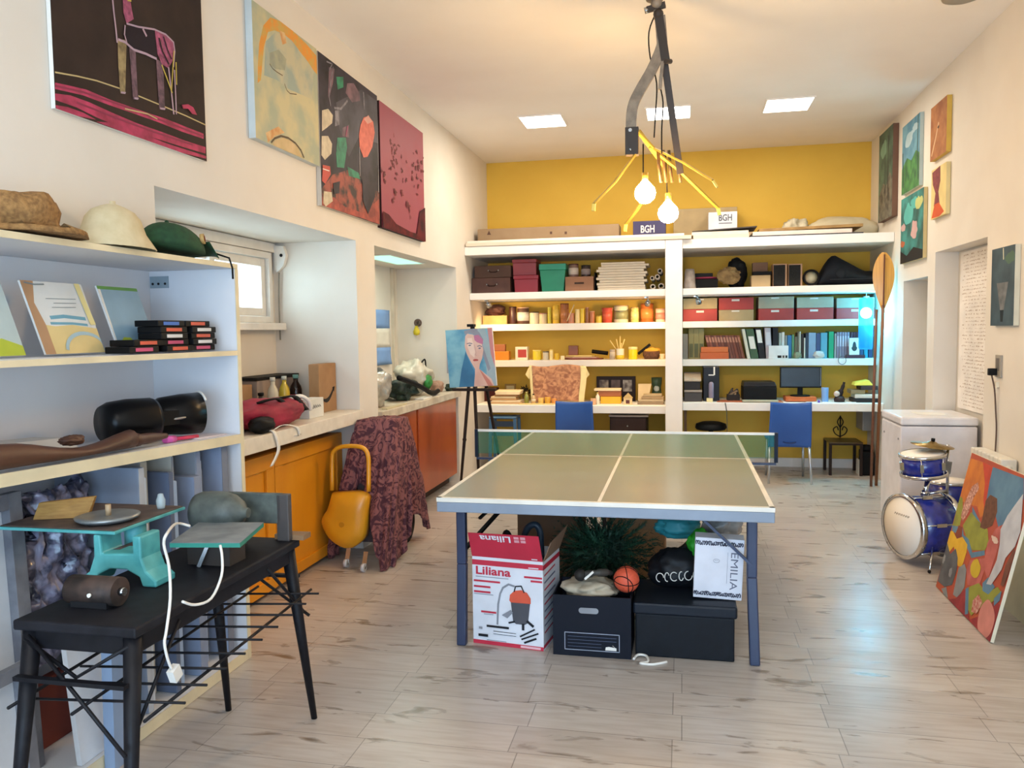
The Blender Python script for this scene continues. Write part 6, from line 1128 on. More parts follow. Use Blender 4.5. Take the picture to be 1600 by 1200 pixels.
t = thing('basket', 'brown wicker basket with yellow cloth at right of the brush shelf', 'basket', (-.3,Y4+.06,S4), 0, G); x0, x1, z1 = span(1004,1031,549,Y4); c_ = (x0+x1)/2; r = (x1-x0)/2; part(MB().lathe([(r*.8,.001),(r,.04),(r*.98,z1-S4),(r*.9,z1-S4),(r*.75,.01),(.001,.01)], mat('#6a4530', .8, col2='#4a2e20', scale=60), 24, Matrix.Translation((c_,Y4+r*.6+.01,S4)) @ Matrix.Diagonal((1,.6,1,1))), 'basket', t); part(MB().blob((c_+.01,Y4+.07,z1+.005), (.085,.045,.035), mat('#dca83c', .8), 5, .3, 3, 3), 'cloth', t)
clearp(can('bowl', 'cream bowl beside the white post on the brush shelf', 'bowl', 1030, 1039, 553, Y4, S4, KN('#e9dcb8'), None, None, G, .7))
# ---- third shelf right: archive boxes
G = 'red and beige archive boxes'; RX = mat('#b03a34', .6, col2='#a0332e', scale=6); BX = mat('#b39a70', .7, col2='#a68e66', scale=6); GX = mat('#a59c86', .7)
for c, (px0, px1, top, bot, yt, ym) in enumerate(((1067,1121,BX,RX,466,483),(1123,1178,RX,BX,465,484),(1185,1241,GX,RX,463,482),(1245,1303,GX,RX,464,481),(1307,1367,GX,RX,465,481))):
    x0, x1, zt = span(px0,px1,yt,Y3); _, _, zm = span(px0,px1,ym,Y3); z0 = S3+.001
    for lv, (za, zb, m) in enumerate(((z0,zm,bot),(zm+.001,min(zt,1.868),top))):
        cn_ = 'red' if m is RX else 'beige' if m is BX else 'grey beige'
        t = thing('archive_box', '%s archive box, %s of the %s stack from the white post' % (cn_, ('bottom','top')[lv], ORD[c]), 'box', ((x0+x1)/2,Y3+.15,za), 0, G)
        part(MB().box((x0+.002,Y3,za), (x1-.002,Y3+.3,zb), m), 'box', t, .004); xm = x0+(x1-x0)*(.5,.48,.47,.47,.5)[c]; part(MB().box((xm-.04,Y3-.0025,zb-.038 if m is RX else zb-.022), (xm+.04,Y3-.0003,zb-.016 if m is RX else zb-.006), mat('#e0d6cc', .5)), 'label_holder', t, .001)
# ---- fourth shelf right: books
def book(label, px0, px1, ytop, m, lean=0, dep=.2, group='books and binders on the book shelf', name='book', band=None, Y=None, z0=None, dy=0, bandv=(.45,.85)):
    Y = (Y or Y4)+dy; z0 = z0 or S4; x0, x1, z1 = span(px0, px1, ytop, Y); z1 = min(z1, 1.545); h = z1-z0; t = thing(name, label, 'binder' if name == 'binder' else 'book', ((x0+x1)/2,Y+dep/2,z0), 0, group); c = (x0+x1)/2; w_ = x1-x0
    X = Matrix.Translation((x0-c,-dep/2,.001)) @ Matrix(((1,0,lean/max(h,.01),0),(0,1,0,0),(0,0,1,0),(0,0,0,1)))
    o = MB(X); o.box((.0005,0,0), (w_-.0005,dep,h), m); o.build('cover', t, None, .002)
    if w_ > .03 and not band: MB(X).box((w_*.15,.004,h-.0), (w_*.85,dep-.002,h+.0004), PAPER).build('pages', t)
    if band: MB(X).box((w_*.14,-.0012,h*bandv[0]), (w_*.86,-.0002,h*bandv[1]), band).build('spine_label', t)
    return t
OLB = mat('#8c8458', .7); GRY = mat('#7d7a74', .7); RB = ['#6e3a2c','#7c4434','#5f3026','#84503c','#6a362a','#754030','#5c2e24','#7f4838']
book('grey binder standing next to the white post', 1067, 1075, 522, GRY, 0, name='binder')
for i, (a, b_) in enumerate(((1076,1084),(1084,1092),(1092,1100))): book('olive green binder, %s of three beside the white post' % ORD[i], a, b_, 513, OLB, 0, name='binder', band=mat('#55583c', .7), bandv=(.05,.5), dy=.03)
sbox('book', 'orange book lying flat, lower of two', 'book', 1094, 1139, 550.5, Y4-.015, S4, .04, mat('#c8602c', .6), 'orange books lying flat'); sbox('book', 'orange book lying flat, upper of two', 'book', 1095, 1138, 542, Y4-.012, span(1094,1139,550.5,Y4-.015)[2], .04, mat('#d06e36', .6), 'orange books lying flat')
x = 1110.
for i in range(12):
    w_ = 4.45; book('reddish brown bound volume, %s from the left in the leaning row' % ORD[i], x, x+w_, 524, mat(RB[i % 8], .6), -.06, dy=.035, name='book', group='row of reddish brown volumes', band=mat('#b5806a', .6), bandv=(.70,.92)); x += w_+.1
book('thin white folder leaning left of the green binder', 1168, 1173, 514, mat('#d8d6c4', .6), -.06, name='binder')
book('dark green binder with white label, leaning', 1174, 1186, 514, mat('#3f5a3c', .6), -.058, name='binder', band=PAPER, bandv=(.33,.75)); book('black binder with white label left of the grey binder', 1187, 1197, 513, mat('#24262a', .5), -.05, name='binder', band=PAPER, bandv=(.52,.95))
book('pale grey binder right of the black labelled binder', 1197.5, 1207, 512, mat('#b9b4bc', .6), -.02, name='binder', band=mat('#d6d2d6', .6)); book('black binder right of the pale grey one', 1207.5, 1216, 512, mat('#1d1e24', .5), 0, name='binder')
BK_ = [(1217,1221,520,'#b9b6a8','light grey book'),(1221.5,1226,519,'#ded6cc','white book'),(1226.5,1230,524,'#8f8a80','taupe book'),(1230.5,1237,524,'#2f6f9c','bright blue book'),(1237.5,1241,523,'#5f8a5c','sage green book'),(1241.5,1246,526,'#6a5a44','dull brown book'),(1246.5,1249,520,'#7a6c58','thin tan book'),(1249.3,1251.5,518,'#d6c9b4','thin cream book'),(1252,1256,522,'#3a2a24','very dark brown book'),(1256.3,1258.5,528,'#e0d6c6','small white paperback'),(1259,1263,521,'#2b3444','dark navy book'),(1263.5,1275,520,'#8fa4bc','wide pale blue book'),(1275.5,1282,521,'#3f4a70','indigo book'),(1282.5,1293,520,'#5fa2b4','turquoise book'),(1295,1303,518,'#1f9a68','bright green book'),(1304,1307,521,'#a59a94','thin stone grey book')]
for a, b_, yt, c, lb in BK_: book(lb+' standing in the middle of the book shelf', a, b_, yt, mat(c, .6), 0, dy=.02)
for i in range(5): book('matching lilac grey volume, %s of five' % ORD[i], 1307.5+4.1*i, 1311.3+4.1*i, 519, mat('#8a7884', .6), 0, group='set of lilac grey volumes', band=mat('#c2b4bc', .6), dy=.02)
for i in range(3): book('dark red volume, %s of three near the blue lamp' % ORD[i], 1329+4.5*i, 1333+4.5*i, 519, mat('#5a2c38', .6), 0, group='dark red volumes near the blue lamp', dy=.09)
for i, (c, lb) in enumerate((('#2c4a6a','steel blue book'),('#2a8a9c','cyan book'),('#343a5c','midnight blue book'))): book(lb+' behind the blue hanging lamp', 1343.5+7*i, 1349.5+7*i, 524, mat(c, .6), 0, dy=.06)
t = thing('desk_calendar', 'white card box with small dark pictures on the book shelf', 'box', (.8,Y4-.02,S4)); x0, x1, z1 = span(1201,1232,540,Y4-.025); part(MB().box((x0,Y4-.03,S4+.001), (x1,Y4-.006,z1), mat('#ece8e4', .6)), 'card', t, .002); part(MB().box((x0+.09,Y4-.031,S4+.008), (x0+.13,Y4-.0302,S4+.035), DARK).box((x0+.14,Y4-.031,S4+.008), (x0+.16,Y4-.0302,S4+.035), mat('#5a4a40', .6)).box((x0+.17,Y4-.031,S4+.008), (x0+.19,Y4-.0302,S4+.035), DARK), 'small_pictures', t)
t = thing('framed_picture', 'small white framed picture of a dark pear shape by the blue lamp', 'frame', (1.6,Y4-.02,S4)); x0, x1, z1 = span(1327,1343,528,Y4-.03); part(MB().box((x0,Y4-.035,S4+.036), (x1,Y4-.012,z1), mat('#e6e8e2', .5)), 'frame', t, .002); part(MB().add([( (x0+x1)/2+.03*math.cos(a)*(1 if math.sin(a) < 0 else .6), Y4-.0358, (S4+.036+z1)/2+.05*math.sin(a)) for a in [2*PI*i/20 for i in range(20)]], [list(range(20))], mat('#2c3a3c', .6)), 'picture', t)
sbox('box', 'low dark maroon box under the small framed picture', 'box', 1322, 1352, 553.5, Y4-.04, S4, .05, mat('#4a2430', .6), zt=S4+.035)
bag('ornament', 'small white figurine in front of the pale blue book', (A(1280,552,Y=8.935).x,8.937,S4+.001), (.06,.02,.04), mat('#d6cfc6', .5), 91, .3, 'ornament'); bag('ornament', 'small greenish figurine in front of the brown books', (A(1246,552,Y=8.935).x,8.937,S4+.001), (.04,.02,.035), mat('#8f8a68', .5), 92, .4, 'ornament')
solo(MB().tube([A(1316+6*math.cos(a),563+6.5*math.sin(a),Y=8.898) for a in [2*PI*i/24 for i in range(24)]], .0025, mat('#3a3a40', .5), 6, True), 'hanging_ring', 'thin wire ring hanging in front of the book shelf edge', 'ring')
# ---- blue hanging lamp and clamp spots
t = thing('blue_lamp', 'glowing cyan tube lamp hanging in front of the archive boxes', 'lamp', (A(1353,500,Y=8.68).x,8.68,1.43)); c_ = V(t.location); z0 = A(1354,546,Y=8.68).z; z1 = A(1354,466,Y=8.68).z; zb = A(1354,489,Y=8.68).z
CY = mat('#1c9ae6', .3, alpha=.6); part(MB().lathe([(.060,z0),(.066,z0+.02),(.068,(z0+z1)/2),(.068,z1-.01),(.062,z1)], CY, 28, Matrix.Translation((c_.x,c_.y,0))), 'tube_shade', t)
CYE = bpy.data.materials.new('cyan_glow'); CYE.use_nodes = True; q = CYE.node_tree.nodes['Principled BSDF']; q.inputs['Emission Color'].default_value = (.12,.75,1,1); q.inputs['Emission Strength'].default_value = 60
part(MB().sphere((c_.x,c_.y,zb), .055, CYE, 18), 'bulb', t); part(MB().tube([(c_.x,c_.y,z1),(c_.x,c_.y,1.884)], .003, PAPER, 6).cyl((c_.x,c_.y,z1),(c_.x,c_.y,z1+.02), .03, STEEL), 'cord', t)
light('POINT', 'blue_lamp_light', (c_.x+.06,c_.y-.10,zb), 28, (.1,.7,1), .04)
SPE = bpy.data.materials.new('spot_lens'); SPE.use_nodes = True; q = SPE.node_tree.nodes['Principled BSDF']; q.inputs['Emission Color'].default_value = (1,.75,.45,1); q.inputs['Emission Strength'].default_value = 12
for i, (px, py, e_, lb, dx) in enumerate(((765,476,17,'silver clamp spotlight under the shelf above the tray',.25),(1011,473,17,'silver clamp spotlight under the shelf above the copper can',-.25),(1092,470,5,'silver clamp spotlight in front of the leftmost archive boxes',.2))):
    p = A(px,py,Y=8.56)+V((0,0,-.02)); d = V((dx,.55,-.62)).normalized(); t = thing('clamp_spotlight', lb, 'spotlight', (p.x,8.56,1.79), 0, 'clamp spotlights under the shelf'); o = MB(); a = p-d*.05
    part(MB().cyl(a, p, .022, STEEL, .032, 18), 'reflector', t); part(MB().cyl(p+d*.0005, p+d*.002, .028, SPE, n=18), 'lens', t); part(MB().tube([a, a+V((-.01,.0,.04)), (a.x-.02,8.57,1.868)], .007, STEEL, 8).box((a.x-.04,8.55,1.867), (a.x,8.59,1.8795), STEEL), 'clamp', t)
    light('SPOT', 'clamp_spot_light', p+d*.02, e_, (1,.66,.3), .03, rot=d.to_track_quat('-Z','Y').to_euler(), spot=2.5, blend=.7)
# ================================================= left desk
G = 'things on the left desk'
x0, x1, z1 = span(764, 812, 618, YD); r_ = random.Random(2); z_ = DL+.001
for i, (c, h_, lb) in enumerate((('#c9a578',.02,'tan folder at the bottom of the paper pile'),('#e6d6b4',.018,'cream paper pad second from bottom of the paper pile'),('#b58e60',.022,'brown folder third from bottom of the paper pile'),('#dcc8a0',.02,'pale folder fourth from bottom of the paper pile'),('#a87e54',.022,'dark tan folder near the top of the paper pile'))):
    dx = r_.uniform(-.02,.02); solo(MB().box((x0+dx+.01*i,YD+.01*i,z_), (x1+dx-.012*i,YD+.25,z_+h_-.001), mat(c, .8)), 'folder', lb, 'folder', 'paper pile on the left desk', .003); z_ += h_
x0, x1, z1 = span(775, 812, 609, YD+.04); solo(MB().hexa([(x0,YD+.02,z_),(x1,YD+.02,z_),(x1,YD+.22,z_),(x0,YD+.22,z_),(x0-.01,YD+.02,z_+.035),(x1+.01,YD+.02,z_+.035),(x1+.01,YD+.22,z_+.045),(x0-.01,YD+.22,z_+.045)], mat('#efdcb4', .7)), 'box', 'flat cream box on top of the paper pile', 'box', bevel=.003)
solo(MB().ctr((A(765,612,Y=9.1).x,9.1,DL+.08), (.2,.12,.155), mat('#4a1c1a', .6)), 'box', 'dark red box behind the easel on the left desk', 'box', bevel=.004)
x0, x1, z1 = span(789, 806, 600, 9.2); t = thing('framed_picture', 'small brown picture frame behind the paper pile', 'frame', ((x0+x1)/2,9.2,DL)); part(MB().box((x0,9.19,DL+.001), (x1,9.215,z1), mat('#9a7a3c', .5)), 'frame', t, .003); part(MB().box((x0+.02,9.188,DL+.03), (x1-.02,9.1895,z1-.02), mat('#cbbf94', .6)), 'picture', t)
t = thing('potted_plant', 'small dark dried plant in a pot behind the glass bottle', 'plant', (A(822,615,Y=9.13).x,9.13,DL)); MB().lathe([(.001,.001),(.035,.001),(.045,.07),(.001,.07)], mat('#6a4a34', .7), 18).build('pot', t); o = MB(); r_ = random.Random(8)
for k in range(70): d = V((r_.gauss(0,1),r_.gauss(0,1),abs(r_.gauss(.5,.6)))).normalized(); p = V((0,0,.09))+d*r_.uniform(.02,.065); u = d.orthogonal().normalized()*.018; o.add([p-u, p+d*.012, p+u, p+d*.045], [(0,1,2,3)], mat('#4a3c22', .8))
o.build('leaves', t)
bottle('bottle', 'small green glass bottle in front of the dried plant', (A(823,640,Y=8.78).x,8.78,DL+.001), .026, .13, mat('#8a8f3a', .15, coat=.5), mat('#c9c27a', .4), None, G); bottle('bottle', 'small clear amber bottle right of the green glass bottle', (A(834,640,Y=8.76).x,8.76,DL+.001), .024, .11, mat('#c9a878', .15, coat=.5), mat('#3a2a22', .4), mat('#e0d0b0', .6), G)
for px0, px1, yt, c, lb in ((840,849,622,'#e6c46a','pale gold tin under the hanging brown cloth, leftmost'),(850,860,621,'#dca83c','golden tin under the hanging brown cloth, middle one'),(861,869,623,'#d8924a','orange tin next to the blue chair back')): clearp(can('tin', lb, 'tin', px0, px1, yt, YD+.02, DL, mat(c, .4), None, None, G))
sbox('plank', 'flat yellowish board lying on the left desk before the bottles', 'board', 810, 866, 638, YD-.06, DL, .1, mat('#e3c98c', .7), zt=DL+.008)
# patterned cloth hung from the shelf
BC = mat('#c9946e', .85, col2='#94614a', scale=14, lo=.38, hi=.6, detail=9, dist=1.5); CE = mat('#f0dfa4', .8)
t = thing('hanging_cloth', 'brown printed cloth with cream edges hung from the brush shelf', 'cloth', (-1.25,8.86,.9)); a, b_ = A(830,573,Y=8.86), A(912,572,Y=8.86); zb = .752
def hc(u, v): x = a.x+(b_.x-a.x)*u*(1-.0*v)+.03*v*(.5-u); return (x, 8.842+.018*math.sin(u*12+v*2)*(.3+v)-.012*v, 1.155-.012*math.sin(u*PI*2.2)-(1.15-zb)*v)
part(MB().grid(hc, 34, 20, BC, thick=.004), 'printed_panel', t)
part(MB().grid(lambda u, v: V(hc(.94+.11*u+.015*math.sin(v*5), v))+V((0,-.008,0)), 4, 20, CE, thick=.004), 'cream_edge', t); part(MB().grid(lambda u, v: V(hc(-.03+.05*u, v))+V((0,-.008,0)), 3, 20, CE, thick=.004), 'cream_edge', t)
for c_, s_ in ((b_,1),(a,-1)): part(MB().loft([[(c_.x-.02*s_,8.855,1.16),(c_.x+.03*s_,8.85,1.13),(c_.x+.0,8.845,1.11)],[(c_.x+.04*s_,8.85,1.07),(c_.x+.065*s_,8.85,1.055),(c_.x+.02*s_,8.845,1.0)]], CE, smooth=False), 'corner', t)
# triple photo frame
x0, x1, z1 = span(932, 993, 588, 9.15); t = thing('photo_frame', 'wide black frame with three portrait photographs on the left desk', 'frame', ((x0+x1)/2,9.15,DL)); part(MB().box((x0,9.14,DL+.001), (x1,9.17,z1), mat('#2a1c1a', .5)), 'frame', t, .004); w_ = (x1-x0)
for k, c in enumerate(('#a89a86','#6a5650','#b8b0a4')): part(MB().box((x0+w_*(.08+.30*k),9.137,z1-.17), (x0+w_*(.31+.30*k),9.1395,z1-.04), mat(c, .5, col2='#4a3c38', scale=14)), 'photograph', t)
x0, x1, z1 = span(938, 970, 619, YD+.1); sbox('box', 'flat bright yellow box on the left desk', 'box', 938, 970, 620, YD+.1, DL, .16, mat('#e8b41e', .5), G)
z_ = span(938,970,620,YD+.1)[2]; sbox('box', 'brown box with cream lid on the yellow box', 'box', 934, 970, 611, YD+.12, z_, .13, mat('#a8643c', .6), G); z2 = span(934,970,611,YD+.12)[2]; sbox('box', 'thin cream lid lying on the brown box', 'lid', 928, 970, 607.5, YD+.11, z2, .16, mat('#ecd8b0', .6), G)
bottle('bottle', 'small white bottle left of the yellow box', (A(934,633,Y=8.74).x,8.74,DL+.001), .022, .13, mat('#efe6d0', .4), mat('#e8c86a', .4), None, G); clearp(can('pot', 'pinkish pot in front of the white bottle', 'pot', 922, 931, 623, YD-.04, DL, mat('#e0b08a', .5), None, None, G))
t = thing('model_house', 'tiny cream model house with dark doorway on the left desk', 'model', (A(981,632,Y=8.74).x,8.76,DL)); MB().box((-.045,-.03,.001), (.045,.04,.07), mat('#e6cc98', .6)).prism([(-.052,.0705),(.052,.0705),(0,.125)], -.04, .034, mat('#d8b878', .6), Matrix(((1,0,0,0),(0,0,-1,0),(0,1,0,0),(0,0,0,1)))).build('house', t); MB().box((-.02,-.032,.012), (.02,-.0302,.05), mat('#5a2c2a', .6)).build('doorway', t)
x0, x1, z1 = span(997, 1012, 600, 8.98); solo(MB().hexa([(x0,8.96,DL+.001),(x1,8.96,DL+.001),(x1,8.975,DL+.001),(x0,8.975,DL+.001),(x0,9.02,z1),(x1+.04,9.02,z1),(x1+.04,9.035,z1),(x0,9.035,z1)], mat('#e6cfa4', .7)), 'card', 'cream card leaning behind the tilted books', 'card')
for i, (c, lb) in enumerate((('#9a8468','lowest'),('#c2ae8c','second'),('#a88e6a','third'),('#b8a27c','topmost'))):
    za = DL+.002+.027*i; x0, x1, _ = span(996+3*i, 1037-(i == 3)*3, 625, YD+.03); sl = .035-.0*i; z_l = za; o = MB(); y0, y1 = YD+.03+.01*i, YD+.21; tl = -.0 if i == 0 else 0
    o.hexa([(x0,y0,za),(x1,y0,za),(x1,y1,za),(x0,y1,za),(x0,y0,za+.025),(x1,y0,za+.025),(x1,y1,za+.025),(x0,y1,za+.025)], mat(c, .7)); solo(o, 'book', 'fawn book in the pile beside the white post, %s' % lb, 'book', 'pile of fawn books', .003)
t = thing('vase', 'dark green vase with white spot behind the fawn books', 'vase', (A(1026,600,Y=9.12).x,9.12,DL)); MB().lathe([(.001,.001),(.05,.001),(.055,.10),(.045,.16),(.055,.20),(.06,.27),(.05,.27),(.001,.2)], mat('#3f5a44', .4), 22).build('body', t); MB().blob((0,-.05,.15), (.03,.012,.03), mat('#dce4dc', .5), 3, .3, 3, 2).build('white_spot', t)
# ================================================= right desk
G = 'things on the right desk'
x0, x1, _ = span(1069, 1097, 600, YD); t = thing('printer', 'grey document scanner with dark trays beside the white post', 'printer', ((x0+x1)/2,YD+.15,DR)); part(MB().box((x0,YD,DR+.001), (x1,YD+.3,.87), mat('#3a3432', .5)), 'body', t, .006); part(MB().box((x0,YD-.005,.872), (x1,YD+.3,.895), mat('#a09488', .5)), 'middle_tray', t, .003); part(MB().box((x0,YD+.01,.897), (x1-.02,YD+.3,.985), mat('#2e2a2a', .5)), 'upper_body', t, .004); part(MB().hexa([(x0,YD,.987),(x1-.01,YD,.987),(x1-.01,YD+.3,1.02),(x0,YD+.3,1.02),(x0,YD,1.0),(x1-.01,YD,1.0),(x1-.01,YD+.3,1.07),(x0,YD+.3,1.07)], mat('#b8a894', .6)), 'paper_tray', t)
x0, x1, _ = span(1099, 1124, 600, YD+.05); t = thing('computer_tower', 'black computer tower with white angled mark right of scanner', 'computer', ((x0+x1)/2,YD+.25,DR)); part(MB().box((x0,YD+.05,DR+.001), (x1,YD+.48,1.135), mat('#1c1c22', .4)), 'case', t, .006); o = MB(); a = A(1116,573,Y=YD+.048); c_ = A(1116,586,Y=YD+.048); d = A(1107,586,Y=YD+.048); o.bar(a, c_, .016, .003, PAPER, (0,1,0)).bar(c_, d, .012, .003, PAPER, (0,1,0)); part(o, 'white_mark', t)
solo(MB().tube([A(1110,596,Y=YD+.02), A(1111,619,Y=YD+.02)], .024, mat('#8a7e92', .4), 14), 'spray_can', 'lilac grey tube standing in front of the computer tower', 'can') if 0 else solo(MB().lathe([(.001,.0415),(.024,.0415),(.026,.05),(.026,.19),(.015,.21),(.001,.212)], mat('#8a7e92', .4), 18, Matrix.Translation((A(1111,615,Y=YD).x,YD-.03,DR))), 'tube', 'lilac grey tube standing on the cream box before the tower', 'tube')
sbox('box', 'small cream box under the lilac tube', 'box', 1104, 1114, 621, YD-.06, DR, .07, mat('#e8d8a0', .6), G, zt=DR+.04)
solo(MB().box((.36,8.66,DR+.0005), (1.02,8.9,DR+.006), mat('#b5603c', .6)), 'desk_mat', 'reddish desk mat under the black printer', 'mat')
t = thing('clutter_tray', 'dark tray of small odds and ends left of the black printer', 'tray', (A(1147,620,Y=YD).x,YD+.15,DR+.007)); MB().box((-.065,-.06,.0), (.065,.06,.06), mat('#2c2828', .6)).build('tray', t); o = MB(); r_ = random.Random(3)
for k in range(7): o.bar((r_.uniform(-.05,.05),r_.uniform(-.04,.04),.055), (r_.uniform(-.06,.06),r_.uniform(-.04,.04),r_.uniform(.09,.13)), .02, .015, mat(('#4a3c34','#8a7258','#2c2a2c')[k % 3], .6))
o.build('odds_and_ends', t)
x0, x1, z1 = span(1161, 1214, 597, YD+.05); t = thing('printer', 'black desktop printer left of the monitor', 'printer', ((x0+x1)/2,YD+.2,DR)); part(MB().box((x0,YD+.05,DR+.007), (x1,YD+.37,z1-.05), BLACK), 'body', t, .01); part(MB().hexa([(x0,YD+.05,z1-.049),(x1,YD+.05,z1-.049),(x1,YD+.37,z1-.049),(x0,YD+.37,z1-.049),(x0+.01,YD+.07,z1),(x1-.02,YD+.07,z1),(x1-.02,YD+.35,z1),(x0+.01,YD+.35,z1)], mat('#1c1c20', .35)), 'lid', t, .006)
solo(MB().box((A(1160,625,Y=8.64).x,8.62,DR+.007), (A(1216,625,Y=8.64).x,8.70,DR+.025), mat('#b9b49a', .6)), 'keyboard', 'pale slim keyboard in front of the black printer', 'keyboard', bevel=.003)
x0, x1, zt = span(1219, 1284, 572, YD+.1); z0 = A(1250,606,Y=YD+.1).z; t = thing('monitor', 'computer monitor with dark screen on the right desk', 'monitor', ((x0+x1)/2,YD+.12,DR)); part(MB().box((x0,YD+.1,z0), (x1,YD+.13,1.13), BLACK), 'bezel', t, .004); part(MB().box((x0+.012,YD+.0985,z0+.014), (x1-.02,YD+.0997,1.12), mat('#2f3a44', .18)), 'screen', t); part(MB().box((x1-.012,YD+.099,z0+.02), (x1-.006,YD+.0998,1.12), mat('#7c8490', .4)), 'side_strip', t)
xm = (x0+x1)/2; part(MB().bar((xm,YD+.14,DR+.062),(xm,YD+.14,z0+.05), .05, .03, BLACK), 'stand', t); part(MB().cyl((xm,YD+.14,DR+.053),(xm,YD+.14,DR+.062), .1, BLACK, n=24), 'foot', t)
x0, x1, _ = span(1228, 1276, 620, YD); solo(MB().box((x0,YD,DR+.007), (x1,YD+.25,DR+.052), mat('#c4622c', .6)), 'box', 'orange brown box under the monitor foot', 'box', bevel=.003)
t = can('cup', 'light blue cup between monitor and dark figurine', 'cup', 1284, 1296, 606, YD, DR, mat('#7fa4d8', .4), None, None, G, .92); clearp(t)
solo(MB().cyl(A(1280,608,Y=YD+.03), A(1283,605,Y=YD+.03), .008, mat('#4a3cc4', .4)) if 0 else MB().lathe([(.001,.001),(.012,.001),(.014,.02),(.001,.03)], mat('#6a4ab0', .4), 12, Matrix.Translation((A(1279,626,Y=8.68).x,8.66,DR))), 'trinket', 'tiny violet trinket beside the blue cup', 'trinket')
t = thing('figurine', 'dark figurine with pale round base and raised arm on the right desk', 'figurine', (A(1313,624,Y=YD).x,YD+.05,DR)); MB().lathe([(.001,.001),(.05,.001),(.055,.03),(.04,.06),(.001,.06)], mat('#3a2a28', .5), 18).build('base', t); MB().sphere((-.03,-.02,.085), .03, mat('#d8b8a8', .5), 14).build('pale_ball', t); MB().tube(smooth([(0,0,.06),(.01,0,.10),(.03,0,.15),(.045,0,.205)]), [.028]*6+[.018]*4+[.012]*3, mat('#2c2020', .5), 10).build('body', t)
for i, (a, b_, yt, yb, c, lb, Yk) in enumerate(((1333,1386,622,628,'#2a2628','lowest dark one',8.70),(1336,1386,616,622,'#d8d0c4','second whitish one',8.71),(1330,1352,610,616,'#8a7a58','third olive one',8.72),(1345,1386,605,612,'#3a3034','upper dark one',8.73))):
    za = DR+.001+.042*i; x0, x1, _ = span(a, b_, yt, Yk); solo(MB().box((x0,Yk,za), (min(x1,1.94),Yk+.22,za+.040), mat(c, .6)), 'book', 'book in the pile near the paddle, %s' % lb, 'book', 'book pile by the paddle', .004)
a = A(1352,604,Y=8.76); solo(MB().hexa([(1.72,8.74,DR+.172),(1.90,8.74,DR+.172),(1.90,8.9,DR+.172),(1.72,8.9,DR+.172),(1.73,8.75,DR+.20),(1.86,8.75,DR+.222),(1.86,8.9,DR+.225),(1.73,8.9,DR+.20)], mat('#e8dc5a', .6)), 'notepad', 'yellow notepad on top of the book pile by the paddle', 'notepad')
for k, (px, lb) in enumerate(((1268,'left'),(1293,'middle'),(1330,'right'))): solo(MB().ctr((A(px,628,Y=8.65).x,8.66,DR+.004), (.1,.06,.006), PAPER), 'paper_slip', 'small white paper at the front edge of the right desk, %s one' % lb, 'paper', 'white papers along the right desk edge')
# ================================================= under the desks
SB = mat('#41688c', .4); t = thing('step_stool', 'steel blue plastic stool under the left desk', 'stool', (A(788,660,Y=8.65).x,8.68,0)); hx = .155; 
MB().box((-hx,-.13,.585), (hx,.13,.61), SB).build('top', t, None, .012)
for x in (-hx+.02,hx-.02):
    for y in (-.11,.11): MB().bar((x*1.1,y*1.1,.001),(x,y,.584), .035, .03, SB).build('leg', t, None, .005)
MB().box((-hx+.03,-.115,.40), (hx-.03,-.10,.44), mat('#32546f', .5)).box((-hx+.03,-.115,.50), (hx-.03,-.10,.56), mat('#22344a', .5)).build('rail', t)
x0, x1, zt = span(951, 1010, 649, 8.72); t = thing('drawer_unit', 'dark brown drawer unit with pale top under the left desk', 'drawers', ((x0+x1)/2,8.95,0)); zt = min(zt,.645); part(MB().box((x0+.01,8.735,.001), (x1,9.28,zt-.018), mat('#33221e', .5)), 'carcass', t, .004); part(MB().box((x0,8.72,zt-.0175), (x1+.02,9.28,zt), mat('#b8aa9c', .5)), 'top', t, .003)
for k in range(3):
    z1 = zt-.03-.2*k; d = part(MB().box((x0+.02,8.722,z1-.18), (x1-.01,8.7345,z1), mat('#3c2a24', .5)), 'drawer', t, .003); o = MB().sphere(((x0+x1)/2,8.712,z1-.085), .012, STEEL, 10).build('knob', d)
solo(MB().tube([A(1024,670,Y=8.7)+V((0,0,-.3)), A(1022,668,Y=8.7), A(1026,663,Y=8.7)], .02, BLACK, 8), 'boot', 'dark curved object standing right of the drawer unit', 'object') if 0 else None
solo(MB().bar((.04,8.66,.001), (.035,8.7,.685), .03, .03, mat('#5a4028', .7)), 'pole', 'brown wooden pole standing beside the white post under the desk', 'pole')
t = thing('swivel_stool', 'black round cushioned stool under the right desk', 'stool', (A(1111,670,Y=8.75).x,8.8,0)); MB().lathe([(.001,.47),(.15,.47),(.165,.49),(.155,.53),(.10,.55),(.001,.552)], BLACK, 28).build('seat', t); MB().cyl((0,0,.05),(0,0,.469), .025, CHROME).build('post', t); o = MB()
for k in range(5): a = 2*PI*k/5; o.bar((0,0,.05),(.2*math.cos(a),.2*math.sin(a),.02), .03, .025, BLACK)
o.build('base', t)
solo(MB().tube(smooth([A(1133,629,Y=8.595)+V((0,0,.0)), A(1135,640,Y=8.592), A(1136,660,Y=8.594), A(1136,700,Y=8.6)]), .004, mat('#4a443c', .6), 6), 'cable', 'thin dark cable hanging over the right desk edge', 'cable')
